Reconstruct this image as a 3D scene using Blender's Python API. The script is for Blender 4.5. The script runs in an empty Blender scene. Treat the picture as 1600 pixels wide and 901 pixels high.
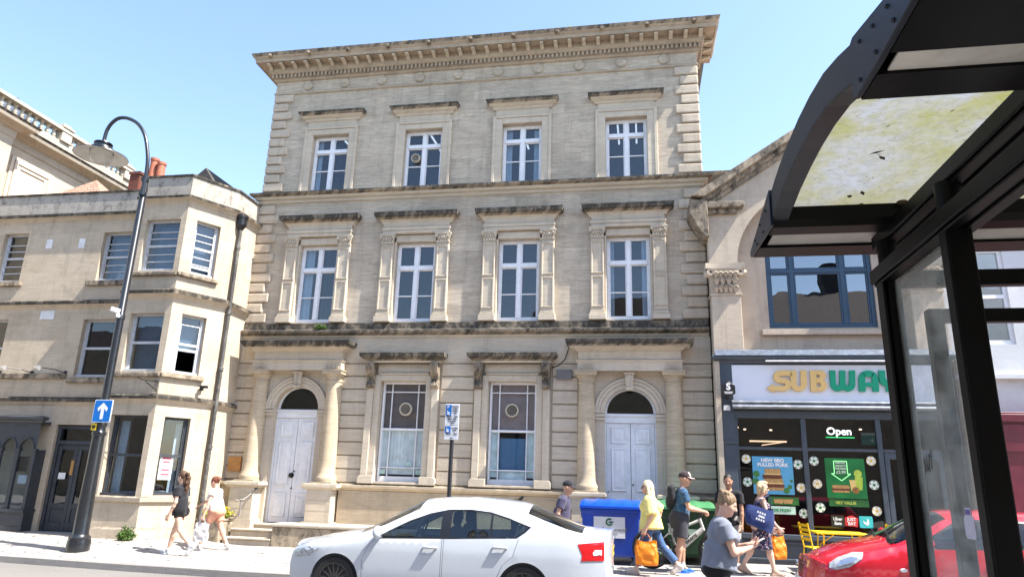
import bpy, bmesh, math, random
import numpy as np
from mathutils import Vector, Matrix
from mathutils.geometry import delaunay_2d_cdt
from mathutils.bvhtree import BVHTree

random.seed(7)
PI = math.pi
R = math.radians
SC = bpy.context.scene
COL = SC.collection
ORG = {}                       # world origin of every unrotated empty / part


def lerp(a, b, t):
    return a + (b - a) * t


def sstep(a, b, x):
    t = min(1.0, max(0.0, (x - a) / (b - a)))
    return t * t * (3 - 2 * t)


def gz(x, y):
    """height of the far pavement at a point"""
    z = 0.010 * (x + 9) if x > -9 else 0.004 * (x + 9)
    return z + 0.15 * sstep(12.4, 14.4, y) * sstep(-9.2, -10.6, x)


def kerb_y(x):
    pts = [(-40, 13.4), (-12, 12.15), (-6.2, 11.62), (-2, 11.6), (3, 12.0), (12, 12.2), (40, 12.6)]
    for (x0, y0), (x1, y1) in zip(pts, pts[1:]):
        if x <= x1:
            return lerp(y0, y1, (x - x0) / (x1 - x0))
    return pts[-1][1]


def rz(x, y=10):
    """height of the road"""
    return gz(x, 11) - 0.125


# ------------------------------------------------------------------ mesh builder
class MB:
    def __init__(s):
        s.v, s.f, s.mi = [], [], []

    def add(s, vs, fs, m=0):
        o = len(s.v)
        s.v += [tuple(p) for p in vs]
        for f in fs:
            s.f.append([o + i for i in f])
            s.mi.append(m)
        return o

    def box(s, x0, x1, y0, y1, z0, z1, m=0):
        s.add([(x0, y0, z0), (x1, y0, z0), (x1, y1, z0), (x0, y1, z0), (x0, y0, z1), (x1, y0, z1), (x1, y1, z1), (x0, y1, z1)],
              [(0, 3, 2, 1), (4, 5, 6, 7), (0, 1, 5, 4), (1, 2, 6, 5), (2, 3, 7, 6), (3, 0, 4, 7)], m)
        return s

    def cbox(s, c, size, m=0, rot=None):
        hx, hy, hz = size[0] / 2, size[1] / 2, size[2] / 2
        vs = [Vector(p) for p in [(-hx, -hy, -hz), (hx, -hy, -hz), (hx, hy, -hz), (-hx, hy, -hz), (-hx, -hy, hz), (hx, -hy, hz), (hx, hy, hz), (-hx, hy, hz)]]
        if rot is not None:
            vs = [rot @ v for v in vs]
        s.add([v + Vector(c) for v in vs], [(0, 3, 2, 1), (4, 5, 6, 7), (0, 1, 5, 4), (1, 2, 6, 5), (2, 3, 7, 6), (3, 0, 4, 7)], m)
        return s

    def prism(s, pts, ax, a, b, m=0):
        """polygon in the plane across axis ax, extruded from a to b"""
        def P(p, t):
            return {'x': (t, p[0], p[1]), 'y': (p[0], t, p[1]), 'z': (p[0], p[1], t)}[ax]
        n = len(pts)
        vs = [P(p, a) for p in pts] + [P(p, b) for p in pts]
        fs = [list(range(n))[::-1], list(range(n, 2 * n))] + [(i, (i + 1) % n, n + (i + 1) % n, n + i) for i in range(n)]
        s.add(vs, fs, m)
        return s

    def bar(s, a, b, w, h, up=(0, 0, 1), m=0):
        """rectangular bar from a to b, w across, h along up"""
        a, b = Vector(a), Vector(b)
        d = (b - a).normalized()
        side = d.cross(Vector(up)).normalized()
        u = side.cross(d).normalized()
        vs = []
        for c in (a, b):
            for i, j in ((-1, -1), (1, -1), (1, 1), (-1, 1)):
                vs.append(c + side * (i * w / 2) + u * (j * h / 2))
        s.add(vs, [(3, 2, 1, 0), (4, 5, 6, 7), (0, 1, 5, 4), (1, 2, 6, 5), (2, 3, 7, 6), (3, 0, 4, 7)], m)
        return s

    def tube(s, pts, r, seg=10, m=0, caps=True, flat=1.0):
        pts = [Vector(p) for p in pts]
        n = len(pts)
        rs = r if isinstance(r, (list, tuple)) else [r] * n
        t0 = (pts[1] - pts[0]).normalized()
        up = Vector((0, 0, 1)) if abs(t0.z) < .95 else Vector((1, 0, 0))
        sd = t0.cross(up).normalized()
        vs, fs = [], []
        for i, p in enumerate(pts):
            t = (pts[min(i + 1, n - 1)] - pts[max(i - 1, 0)])
            t = t.normalized() if t.length > 1e-9 else t0
            sd = (sd - t * sd.dot(t)).normalized()
            u = t.cross(sd).normalized()
            for k in range(seg):
                a = 2 * PI * k / seg
                vs.append(p + sd * (math.cos(a) * rs[i]) + u * (math.sin(a) * rs[i] * flat))
        for i in range(n - 1):
            for k in range(seg):
                k2 = (k + 1) % seg
                fs.append((i * seg + k, i * seg + k2, (i + 1) * seg + k2, (i + 1) * seg + k))
        if caps:
            fs.append(list(range(seg))[::-1])
            fs.append([(n - 1) * seg + k for k in range(seg)])
        s.add(vs, fs, m)
        return s

    def lathe(s, prof, c, seg=24, m=0, a0=0.0, a1=2 * PI, axis='z', caps=True):
        full = abs(a1 - a0 - 2 * PI) < 1e-6
        ns = seg if full else seg + 1
        vs, fs = [], []
        for (r, h) in prof:
            for k in range(ns):
                a = a0 + (a1 - a0) * k / seg
                p = (r * math.cos(a), r * math.sin(a), h)
                if axis == 'y':
                    p = (p[0], p[2], p[1])
                elif axis == 'x':
                    p = (p[2], p[0], p[1])
                vs.append((c[0] + p[0], c[1] + p[1], c[2] + p[2]))
        for i in range(len(prof) - 1):
            for k in range(ns if full else ns - 1):
                k2 = (k + 1) % ns
                fs.append((i * ns + k, i * ns + k2, (i + 1) * ns + k2, (i + 1) * ns + k))
        if full and caps:
            if prof[0][0] > 1e-6:
                fs.append(list(range(ns))[::-1])
            if prof[-1][0] > 1e-6:
                fs.append([(len(prof) - 1) * ns + k for k in range(ns)])
        s.add(vs, fs, m)
        return s

    def loft(s, rings, m=0, closed=True, caps=False):
        n = len(rings[0])
        vs = [p for r in rings for p in r]
        fs = []
        for i in range(len(rings) - 1):
            for k in range(n if closed else n - 1):
                k2 = (k + 1) % n
                fs.append((i * n + k, i * n + k2, (i + 1) * n + k2, (i + 1) * n + k))
        if caps:
            fs.append(list(range(n))[::-1])
            fs.append([(len(rings) - 1) * n + k for k in range(n)])
        s.add(vs, fs, m)
        return s

    def mould(s, prof, x0, x1, yf, mats=None, left=True, right=True):
        """moulding on a wall whose face looks to -y: profile of (projection, z), with mitred returns at its ends"""
        for i in range(len(prof) - 1):
            (p0, z0), (p1, z1) = prof[i], prof[i + 1]
            m = mats[i] if mats else 0
            rows = []
            for p, z in ((p0, z0), (p1, z1)):
                row = []
                row += [(x0 - p, yf + .02, z), (x0 - p, yf - p, z)] if left else [(x0, yf - p, z)]
                row += [(x1 + p, yf - p, z), (x1 + p, yf + .02, z)] if right else [(x1, yf - p, z)]
                rows.append(row)
            s.loft(rows, m, closed=False)
        return s

    def mouldx(s, pr, pl, m=0, mats=None):
        """moulding along an open plan polyline pl [(x,y)], profile (projection to the right-hand side of travel, z)"""
        n = len(pl)
        nr = []
        for i in range(n):
            def nd(a, b):
                d = Vector((b[0] - a[0], b[1] - a[1])).normalized()
                return Vector((d.y, -d.x))
            if i == 0:
                v = nd(pl[0], pl[1])
            elif i == n - 1:
                v = nd(pl[-2], pl[-1])
            else:
                a, b = nd(pl[i - 1], pl[i]), nd(pl[i], pl[i + 1])
                v = (a + b) / max(.3, 1 + a.dot(b))
            nr.append(v)
        rows = [[(pl[i][0] + nr[i].x * p, pl[i][1] + nr[i].y * p, z) for i in range(n)] for p, z in pr]
        for i in range(len(rows) - 1):
            s.loft([rows[i], rows[i + 1]], mats[i] if mats else m, closed=False)
        return s

    def wall(s, x0, x1, z0, z1, y, holes, d, m=0, md=None):
        """wall in a y plane with rectangular holes [(x0,x1,z0,z1)], reveals d deep"""
        xs = sorted({x0, x1, *[h[0] for h in holes], *[h[1] for h in holes]})
        zs = sorted({z0, z1, *[h[2] for h in holes], *[h[3] for h in holes]})
        xs = [x for x in xs if x0 <= x <= x1]
        zs = [z for z in zs if z0 <= z <= z1]
        for a, b in zip(xs, xs[1:]):
            for c, e in zip(zs, zs[1:]):
                mx, mz = (a + b) / 2, (c + e) / 2
                if any(h[0] < mx < h[1] and h[2] < mz < h[3] for h in holes):
                    continue
                s.add([(a, y, c), (b, y, c), (b, y, e), (a, y, e)], [(0, 1, 2, 3)], m)
        for h in holes:
            a, b, c, e = h
            q = m if md is None else md
            s.add([(a, y, c), (a, y + d, c), (a, y + d, e), (a, y, e)], [(0, 1, 2, 3)], q)
            s.add([(b, y, c), (b, y + d, c), (b, y + d, e), (b, y, e)], [(3, 2, 1, 0)], q)
            s.add([(a, y, c), (b, y, c), (b, y + d, c), (a, y + d, c)], [(0, 1, 2, 3)], q)
            s.add([(a, y, e), (b, y, e), (b, y + d, e), (a, y + d, e)], [(3, 2, 1, 0)], q)
        return s

    def xform(s, M, start=0):
        for i in range(start, len(s.v)):
            s.v[i] = tuple(M @ Vector(s.v[i]))
        return s

    def build(s, name, mats, parent=None, smooth=False, bevel=0, bseg=1, angle=35, local=False, merge=0):
        if not isinstance(mats, (list, tuple)):
            mats = [mats]
        o0 = Vector((0, 0, 0)) if local else Vector(ORG.get(parent.name, (0, 0, 0)) if parent else (0, 0, 0))
        me = bpy.data.meshes.new(name)
        me.from_pydata([tuple(Vector(p) - o0) for p in s.v], [], s.f)
        for mt in mats:
            me.materials.append(mt)
        me.polygons.foreach_set('material_index', s.mi)
        bm = bmesh.new()
        bm.from_mesh(me)
        if merge:
            bmesh.ops.remove_doubles(bm, verts=bm.verts, dist=merge)
        bmesh.ops.recalc_face_normals(bm, faces=bm.faces)
        bm.to_mesh(me)
        bm.free()
        if smooth:
            me.polygons.foreach_set('use_smooth', [True] * len(me.polygons))
            if smooth != 'all':
                try:
                    me.set_sharp_from_angle(angle=R(angle))
                except Exception:
                    pass
        ob = bpy.data.objects.new(name, me)
        COL.objects.link(ob)
        if parent:
            ob.parent = parent
        ORG[ob.name] = tuple(o0)
        if bevel:
            b = ob.modifiers.new('bevel', 'BEVEL')
            b.width, b.segments, b.limit_method, b.angle_limit = bevel, bseg, 'ANGLE', R(30)
        return ob


def thing(name, label, cat, loc=(0, 0, 0), group=None, rot=0):
    o = bpy.data.objects.new(name, None)
    COL.objects.link(o)
    o.location = loc
    o.rotation_euler = (0, 0, rot)
    o.empty_display_size = .2
    ORG[o.name] = tuple(loc)
    return tag(o, label, cat, group)


def tag(o, label=None, cat=None, group=None, kind=None):
    for k, v in (('label', label), ('category', cat), ('group', group), ('kind', kind)):
        if v:
            o[k] = v
    return o


def lab(o, label):
    o['label'] = label
    return o


def struct(o):
    o['kind'] = 'structure'
    return o


def copy_tree(o, parent=None):
    c = o.copy()
    COL.objects.link(c)
    c.parent = parent
    ORG[c.name] = ORG.get(o.name, (0, 0, 0))
    for ch in list(o.children):
        copy_tree(ch, c)
    return c


def text_mb(s, size, depth=.01, bold=0.0, align='CENTER'):
    """a line of lettering as a mesh builder in the x-z plane, facing -y, origin at its centre"""
    cu = bpy.data.curves.new('lettering', 'FONT')
    cu.body, cu.size, cu.extrude, cu.offset = s, size, depth / 2, bold
    cu.align_x, cu.align_y = align, 'CENTER'
    cu.resolution_u = 3
    ob = bpy.data.objects.new('lettering', cu)
    COL.objects.link(ob)
    dg = bpy.context.evaluated_depsgraph_get()
    dg.update()
    me = bpy.data.meshes.new_from_object(ob.evaluated_get(dg))
    mb = MB()
    mb.add([(v.co.x, -v.co.z, v.co.y) for v in me.vertices], [list(p.vertices) for p in me.polygons])
    bpy.data.objects.remove(ob)
    bpy.data.curves.remove(cu)
    bpy.data.meshes.remove(me)
    return mb


def put(mb, M, other, m=0):
    mb.add([M @ Vector(p) for p in other.v], other.f, m)


# ------------------------------------------------------------------ materials
class NT:
    def __init__(s, name):
        s.m = bpy.data.materials.new(name)
        s.m.use_nodes = True
        s.t = s.m.node_tree
        s.t.nodes.clear()

    def n(s, typ, ins=None, **at):
        nd = s.t.nodes.new('ShaderNode' + typ)
        for k, v in at.items():
            setattr(nd, k, v)
        for k, v in (ins or {}).items():
            sk = nd.inputs[k]
            if isinstance(v, bpy.types.NodeSocket):
                s.t.links.new(v, sk)
            else:
                if sk.type == 'RGBA' and len(v) == 3:
                    v = (*v, 1)
                sk.default_value = v
        return nd

    def math(s, op, a, b=0.0, c=0.0, clamp=False):
        if c is True:
            c, clamp = 0.0, True
        return s.n('Math', {0: a, 1: b, 2: c}, operation=op, use_clamp=clamp).outputs[0]

    def mix(s, f, a, b, mode='MIX'):
        return s.n('Mix', {0: f, 6: a, 7: b}, data_type='RGBA', blend_type=mode).outputs[2]

    def ramp(s, f, stops):
        nd = s.n('ValToRGB', {0: f})
        el = nd.color_ramp.elements
        while len(el) < len(stops):
            el.new(.5)
        for e, (p, c) in zip(el, stops):
            e.position = p
            e.color = (c, c, c, 1) if not isinstance(c, tuple) else (*c, 1)
        return nd.outputs[0]

    def noise(s, vec, scale, detail=4, rough=.55, dist=0):
        return s.n('TexNoise', {'Vector': vec, 'Scale': scale, 'Detail': detail, 'Roughness': rough, 'Distortion': dist}).outputs[0]

    def xyz(s, a, b, c=0.0):
        return s.n('CombineXYZ', {0: a, 1: b, 2: c}).outputs[0]

    def pos(s):
        g = s.n('NewGeometry')
        q = s.n('SeparateXYZ', {0: g.outputs['Position']}).outputs
        return g.outputs['Position'], q[0], q[1], q[2], g

    def bump(s, h, strength=.3, dist=.02):
        return s.n('Bump', {'Height': h, 'Strength': strength, 'Distance': dist}).outputs[0]

    def out(s, sh):
        s.n('OutputMaterial', {'Surface': sh})
        return s.m

    def bsdf(s, col, rough=.8, normal=None, **kw):
        ins = {'Base Color': col, 'Roughness': rough}
        if normal is not None:
            ins['Normal'] = normal
        ins.update({k.replace('_', ' '): v for k, v in kw.items()})
        return s.n('BsdfPrincipled', ins).outputs[0]


def plain(name, col, rough=.6, var=.12, scale=6, bump=0, coat=0, metal=0, spec=.5, dirt=0, dirtcol=(.08, .07, .06)):
    """painted / plastic / cloth surface with slight unevenness"""
    t = NT(name)
    tc = t.n('TexCoord').outputs['Object']
    nz = t.noise(tc, scale, 5)
    f = t.ramp(nz, [(.3, 0.0), (.7, 1.0)])
    c2 = tuple(max(0, c * (1 - var * 1.6)) for c in col)
    c = t.mix(f, c2, tuple(min(1, k * (1 + var * .5)) for k in col))
    if dirt:
        d = t.ramp(t.noise(tc, scale * 2.3, 7, .65), [(.5, 0.0), (.75, dirt)])
        c = t.mix(d, c, dirtcol)
    nm = t.bump(t.noise(tc, scale * 8, 3), bump, .01) if bump else None
    kw = {'Metallic': metal, 'Specular IOR Level': spec}
    if coat:
        kw.update({'Coat Weight': coat, 'Coat Roughness': .06})
    t.out(t.bsdf(c, t.math('MULTIPLY_ADD', nz, .15) if False else rough, nm, **kw))
    return t.m


def stone(name, c1, c2, bw=.95, bh=.3, mort=.003, stri=.5, stain=.35, soot=0.0, ledge=.75, bump=.35, runs=.3, off=0.0, joints=.7, rough=.9):
    t = NT(name)
    P, x, y, z, g = t.pos()
    u = t.math('ADD', t.math('ADD', x, y), off)
    uv = t.xyz(u, z)
    br = t.n('TexBrick', {'Vector': uv, 'Color1': c1, 'Color2': c2, 'Mortar': tuple(c * .55 for c in c2), 'Scale': 1.0, 'Mortar Size': mort,
                          'Mortar Smooth': .3, 'Bias': 0.0, 'Brick Width': bw, 'Row Height': bh})
    col = t.mix(joints, t.mix(.5, c1, c2), br.outputs['Color'])
    big = t.noise(P, .55, 6, .6)
    col = t.mix(t.ramp(big, [(.38, 0.0), (.68, .55)]), col, tuple(a * b for a, b in zip(c1, (1.16, 1.15, 1.12))))
    bed = t.noise(t.xyz(t.math('MULTIPLY', u, 2.6), t.math('MULTIPLY', z, 19.0), y), 1.0, 8, .74, .7)
    col = t.mix(t.math('MULTIPLY', t.ramp(bed, [(.35, 1.0), (.62, 0.0)]), stri), col, tuple(a * b for a, b in zip(c2, (.52, .50, .48))))
    patch = t.noise(P, 1.7, 7, .7)
    grey = tuple(a * .55 + .03 for a in c2)
    col = t.mix(t.math('MULTIPLY', t.ramp(patch, [(.5, 0.0), (.72, 1.0)]), stain), col, grey)
    run = t.noise(t.xyz(t.math('MULTIPLY', u, 4.5), t.math('MULTIPLY', z, .45)), 1.0, 5, .65)
    col = t.mix(t.math('MULTIPLY', t.ramp(run, [(.52, 0.0), (.75, 1.0)]), runs), col, (.15, .125, .10))
    up = t.n('SeparateXYZ', {0: g.outputs['Normal']}).outputs[2]
    moss = t.ramp(t.noise(P, 5.0, 7, .7), [(.32, .35), (.6, 1.0)])
    lf = t.math('MULTIPLY', t.math('MULTIPLY', t.ramp(up, [(.3, 0.0), (.8, 1.0)]), ledge), moss)
    col = t.mix(lf, col, (.055, .05, .042))
    if soot:
        sn = t.noise(t.xyz(t.math('MULTIPLY', u, 5.0), t.math('MULTIPLY', z, 3.0), y), 1.0, 8, .75, .3)
        col = t.mix(t.math('MULTIPLY', t.ramp(sn, [(.56 - soot * .3, 0.0), (.74 - soot * .22, 1.0)]), .93), col, (.035, .032, .028))
    fine = t.noise(P, 38, 4, .7)
    h = t.math('ADD', t.math('MULTIPLY', bed, .7), t.math('ADD', t.math('MULTIPLY', fine, .3), t.math('MULTIPLY', patch, .5)))
    h = t.math('SUBTRACT', h, t.math('MULTIPLY', br.outputs['Fac'], .8 * joints))
    t.out(t.bsdf(col, rough, t.bump(h, bump, .02), **{'Specular IOR Level': .25}))
    return t.m


def glass(name, tint=(.62, .68, .70), refl=1.6, rough=.0, base=.0, haze=0.0, hazecol=(.6, .62, .62)):
    t = NT(name)
    P, _, _, _, g = t.pos()
    dt = t.n('VectorMath', {0: g.outputs['Normal'], 1: g.outputs['Incoming']}, operation='DOT_PRODUCT').outputs['Value']
    k5 = t.math('POWER', t.math('SUBTRACT', 1.0, t.math('ABSOLUTE', dt), 0, True), 5.0)
    lw = t.math('MULTIPLY_ADD', k5, .955, .045)
    wob = t.bump(t.noise(P, 1.1, 2), .06, .05)
    fac = t.math('ADD', t.math('MULTIPLY', lw, refl), base, True)
    tr = t.n('BsdfTransparent', {0: (*tint, 1)}).outputs[0]
    gl = t.n('BsdfGlossy', {0: (.95, .97, 1, 1), 'Roughness': rough, 'Normal': wob}).outputs[0]
    sh = t.n('MixShader', {0: fac, 1: tr, 2: gl}).outputs[0]
    if haze:
        nz = t.ramp(t.noise(P, 9, 7, .7), [(.35, haze * .4), (.75, haze * 1.7)])
        df = t.n('BsdfDiffuse', {0: (*hazecol, 1)}).outputs[0]
        tl = t.n('BsdfTranslucent', {0: (*hazecol, 1)}).outputs[0]
        df = t.n('MixShader', {0: .5, 1: df, 2: tl}).outputs[0]
        sh = t.n('MixShader', {0: nz, 1: sh, 2: df}).outputs[0]
    return t.out(sh)


def emit(name, col, st=1.0):
    t = NT(name)
    return t.out(t.n('Emission', {0: (*col, 1), 1: st}).outputs[0])


CREAM, BUFF = (.50, .40, .285), (.44, .345, .24)
M = dict(
    ashlar=stone('bath_stone_ashlar', (.60, .515, .405), (.45, .38, .295), .85, .295, .0025, .55, .52, runs=.32, joints=.85, bump=.5),
    rustic=stone('rusticated_stone', (.60, .52, .41), (.48, .405, .315), 1.1, .327, .001, .35, .25, runs=.25, joints=.7, off=.3),
    dressed=stone('dressed_stone', (.60, .52, .41), (.50, .425, .33), 1.2, .6, .0015, .3, .22, runs=.3, joints=.35),
    quoin=stone('quoin_stone', (.61, .52, .41), (.47, .39, .30), .6, .29, .001, .4, .35, joints=.8),
    sooty=stone('soot_blackened_stone', (.42, .34, .25), (.36, .29, .21), 1.2, .6, .001, .3, .4, soot=.55, runs=.5),
    black=stone('lichen_black_stone', (.40, .33, .245), (.34, .28, .21), 1.2, .6, .001, .3, .5, soot=.95, runs=.6),
    door_white=plain('white_door_paint', (.78, .78, .79), .45, .06, 3, dirt=.45, dirtcol=(.5, .47, .43)),
    win_white=plain('white_window_paint', (.82, .82, .84), .45, .05, 8, dirt=.3, dirtcol=(.45, .42, .38)),
    glass=glass('window_glass', (.56, .65, .72), refl=2.0, base=.0), glass_clear=glass('clear_window_glass', (.95, .97, .98), refl=1.1),
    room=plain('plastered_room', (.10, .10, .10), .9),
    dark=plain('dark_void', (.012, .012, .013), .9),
    net=plain('net_curtain', (.78, .80, .82), .95, .1, 20),
    iron=plain('black_iron', (.012, .012, .014), .4, .2, 14),
    lead=plain('roof_lead', (.16, .165, .17), .6, .2, 3),
    shadow_glass=glass('obscured_glass', (.55, .6, .6), 1.2, .05),
)
# ================================================================== the tall stone building
YF = 16.6
MAIN = thing('stone_building', 'tall three-storey cream stone building with heavy bracketed cornice and two white arched doors', 'building', (-4.3, YF, 0))
XL, XR = -10.28, 1.76
WX = [-8.40, -5.65, -2.88, -.10]         # window axes of the upper floors
GX = [-5.72, -2.94]                     # ground floor windows
DX = [-8.54, -.12]                      # doors


def part(mb, name, mat, parent=None, **k):
    return mb.build(name, mat, parent or MAIN, **k)


# walls of the upper floors
w = MB()
holes = [(x - .54, x + .54, 9.24, 10.98) for x in WX] + [(x - .54, x + .54, 5.50, 7.66) for x in WX]
w.wall(XL, XR, 4.72, 12.80, YF, holes, .22)
w.box(XL, XR, YF + 9.5, YF + 9.7, 0, 13.2)
w.box(XL, XL + .25, YF + .23, YF + 9.5, 0, 13.2)
w.box(XR - .25, XR, YF + .23, YF + 9.5, 0, 13.2)
part(w, 'ashlar_wall', M['ashlar'])
# inside floors and back partition, so that the rooms behind the glass are real
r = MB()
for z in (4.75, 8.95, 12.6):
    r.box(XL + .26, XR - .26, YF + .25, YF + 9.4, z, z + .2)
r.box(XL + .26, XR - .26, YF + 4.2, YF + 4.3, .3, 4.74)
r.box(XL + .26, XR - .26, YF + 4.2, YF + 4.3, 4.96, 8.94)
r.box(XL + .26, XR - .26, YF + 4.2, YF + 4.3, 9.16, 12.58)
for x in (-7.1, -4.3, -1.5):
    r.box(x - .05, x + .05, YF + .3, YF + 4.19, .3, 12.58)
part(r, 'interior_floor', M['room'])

# ground floor: channelled courses between the openings, flat band above
g = MB()
gh = [(x - .60, x + .60, 1.50, 3.96) for x in GX] + [(x - .86, x + .86, .2, 4.15) for x in DX]
g.wall(XL - .06, XR + .0, 0, 4.72, YF + .012, gh, .22)
zc = [1.47 + .327 * i for i in range(11)]
piers = [(XL - .08, -9.70), (-7.36, -6.66), (-4.74, -3.90), (-1.96, -1.34), (1.08, XR + .02)]
for (a, b) in piers:
    for i in range(9):
        z0, z1 = zc[i] + .012, zc[i + 1] - .012
        g.box(a, b, YF - .028, YF + .01, z0, z1)
part(g, 'rusticated_wall', M['rustic'], bevel=.012)
b = MB()
b.box(XL - .08, XR + .02, YF - .03, YF + .01, 4.42, 5.06)
part(b, 'plain_band', M['dressed'])
# plinth with its ledge
p = MB()
for a, c in ((XL - .08, DX[0] - 1.38), (DX[0] + 1.38, DX[1] - 1.38), (DX[1] + 1.38, XR + .02)):
    p.box(a, c, YF - .12, YF + .01, -.2, 1.30)
    p.mould([(.12, 1.30), (.16, 1.33), (.19, 1.36), (.19, 1.41), (.06, 1.45), (-.01, 1.46)], a, c, YF, left=False, right=False)
part(p, 'plinth', stone('plinth_stone', (.50, .41, .29), (.37, .30, .22), 1.15, .62, .0015, .3, .4, runs=.35, joints=.85), bevel=.01)

# string courses
s1 = MB()
s1.mould([(.0, 5.04), (.05, 5.07), (.08, 5.13), (.19, 5.19), (.20, 5.25), (.075, 5.30), (.07, 5.46), (-.01, 5.47)], XL - .06, XR, YF,
         [0, 0, 1, 1, 2, 2, 2], left=True, right=False)
part(s1, 'string_course', [M['dressed'], M['sooty'], M['black']])
s2 = MB()
s2.mould([(.0, 8.90), (.05, 8.93), (.06, 8.99), (.13, 9.02), (.16, 9.08), (.25, 9.12), (.25, 9.18), (.10, 9.22), (.0, 9.24)], XL - .02, XR, YF,
         [0, 0, 0, 0, 1, 2, 2, 2])
part(s2, 'string_course', [M['dressed'], M['sooty'], M['black']])

# quoins, blocks of alternating width up both edges
def quoins(z0, z1, n, xe, sgn, wide, narrow, pr=.058):
    q = MB()
    h = (z1 - z0) / n
    for i in range(n):
        wd = wide if i % 2 == 0 else narrow
        a, c = (xe, xe + wd) if sgn > 0 else (xe - wd, xe)
        q.box(a - (.03 if sgn > 0 else 0), c + (.03 if sgn < 0 else 0), YF - pr, YF + .28, z0 + i * h + .014, z0 + (i + 1) * h - .014)
    return part(q, 'quoin_strip', M['quoin'], bevel=.035, bseg=2)


quoins(9.27, 12.38, 11, XL, 1, .58, .44)
quoins(9.27, 12.38, 11, XR, -1, .58, .44)
quoins(5.48, 8.88, 12, XL - .05, 1, .62, .48)
quoins(5.48, 8.88, 12, XR, -1, .60, .46)

# main cornice
f = MB()
f.mould([(.0, 12.36), (.05, 12.38), (.06, 12.42), (.03, 12.45), (.02, 12.46)], XL, XR, YF)
f.box(XL - .02, XR + .02, YF - .02, YF + .02, 12.46, 12.79)
fr = part(f, 'frieze', M['ashlar'])
ro = MB()
for i in range(10):
    x = XL + 1.0 + i * 1.135
    q = MB()
    q.lathe([(.05, -.035), (.10, -.045), (.125, -.03), (.145, -.045), (.16, -.02), (.16, .0)], (x, YF - .02, 12.63), 20, axis='y')
    q.lathe([(.0, -.055), (.035, -.045), (.05, -.02)], (x, YF - .02, 12.63), 12, axis='y')
    q.build('roundel', M['ashlar'], fr, smooth=True)
co = MB()
co.mould([(.02, 12.78), (.07, 12.80), (.09, 12.86), (.10, 12.86), (.10, 12.98), (.17, 12.985), (.20, 13.02), (.23, 13.07), (.23, 13.22), (.50, 13.22)], XL, XR, YF)
n = 104
for i in range(n):
    x = lerp(XL - .13, XR + .07, i / (n - 1))
    co.box(x, x + .062, YF - .165, YF - .09, 12.872, 12.976)
for i in range(8):
    y = YF + i * .115
    co.box(XR + .09, XR + .165, y, y + .062, 12.872, 12.976)
co.mould([(.50, 13.20), (.51, 13.30), (.53, 13.315), (.57, 13.36), (.60, 13.42), (.61, 13.455)], XL, XR, YF, [0, 0, 0, 1, 1])
co.add([(XL - .61, YF - .61, 13.455), (XR + .61, YF - .61, 13.455), (XR + .61, YF + 1.2, 13.5), (XL - .61, YF + 1.2, 13.5)], [(0, 1, 2, 3)])
# returns of the cornice down both flanks
for xs, sg in ((XR, 1), (XL, -1)):
    pr = [(.02, 12.78), (.09, 12.86), (.10, 12.98), (.23, 13.07), (.23, 13.22), (.50, 13.20), (.51, 13.30), (.57, 13.36), (.61, 13.455)]
    rows = [[(xs + sg * q, YF - .0, zz), (xs + sg * q, YF + 1.2, zz)] for q, zz in pr]
    for i in range(len(rows) - 1):
        co.loft([rows[i], rows[i + 1]], 0, closed=False)
cor = part(co, 'cornice', [stone('cornice_stone', (.47, .385, .29), (.37, .295, .215), 1.3, .6, .001, .4, .6, runs=.4, ledge=.9), M['sooty']])
br = MB()
br.prism([(YF - .23, 13.07), (YF - .23, 13.198), (YF - .47, 13.198), (YF - .475, 13.15), (YF - .42, 13.13), (YF - .34, 13.12), (YF - .28, 13.09)], 'x', -.05, .05)
b0 = None
n = 33
for i in range(n):
    x = lerp(XL - .12, XR + .12, i / (n - 1))
    if b0 is None:
        b0 = br.build('modillion', M['dressed'], MAIN, local=True, bevel=.012)
        b0.data.transform(Matrix.Translation((0, -YF, 0)))
        o = b0
    else:
        o = b0.copy()
        COL.objects.link(o)
    o.location = (x + 4.3, 0, 0)
for i in range(3):
    o = b0.copy()
    COL.objects.link(o)
    o.rotation_euler = (0, 0, R(90))
    o.location = (XR + 4.3 - .0, .12 + i * .37, 0)
# water spouts on the top moulding
sp = MB()
sp.lathe([(.0, -.12), (.05, -.11), (.065, -.06), (.085, -.02), (.085, .03)], (0, 0, 0), 12, axis='y')
sp.cbox((-.05, -.02, .07), (.05, .07, .05)).cbox((.05, -.02, .07), (.05, .07, .05)).cbox((0, -.1, -.04), (.06, .05, .03))
s0 = None
for i in range(11):
    x = XL - .12 + i * 1.2 + .1
    if s0 is None:
        sp.xform(Matrix.Scale(.78, 4))
        s0 = sp.build('water_spout', M['sooty'], MAIN, local=True, smooth=True)
        o = s0
    else:
        o = s0.copy()
        COL.objects.link(o)
    o.location = (x + 4.3, -.555, 13.355)
# lichen and moss along the roof edge
ms = MB()
rnd = random.Random(3)
for i in range(420):
    x = rnd.uniform(XL - .55, XR + .55)
    s = rnd.uniform(.015, .05) * (1.6 if rnd.random() < .12 else 1)
    ms.lathe([(s, 0), (s * .8, s * .45), (s * .3, s * .75), (0, s * .8)], (x, YF - .57 + rnd.uniform(0, .12), 13.45), 6)
tag(part(ms, 'roof_edge_lichen', plain('yellow_lichen', (.36, .34, .14), .95, .6, 3, dirt=.9, dirtcol=(.12, .11, .09))), kind='stuff')
rf = MB()
rf.add([(XL - .4, YF + .3, 13.5), (XR + .4, YF + .3, 13.5), (XR + .4, YF + 9.8, 13.5), (XL - .4, YF + 9.8, 13.5), (XL + 3, YF + 5, 14.2), (XR - 3, YF + 5, 14.2)],
       [(0, 1, 5, 4), (1, 2, 5), (2, 3, 4, 5), (3, 0, 4)])
part(rf, 'roof', M['lead'])


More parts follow.
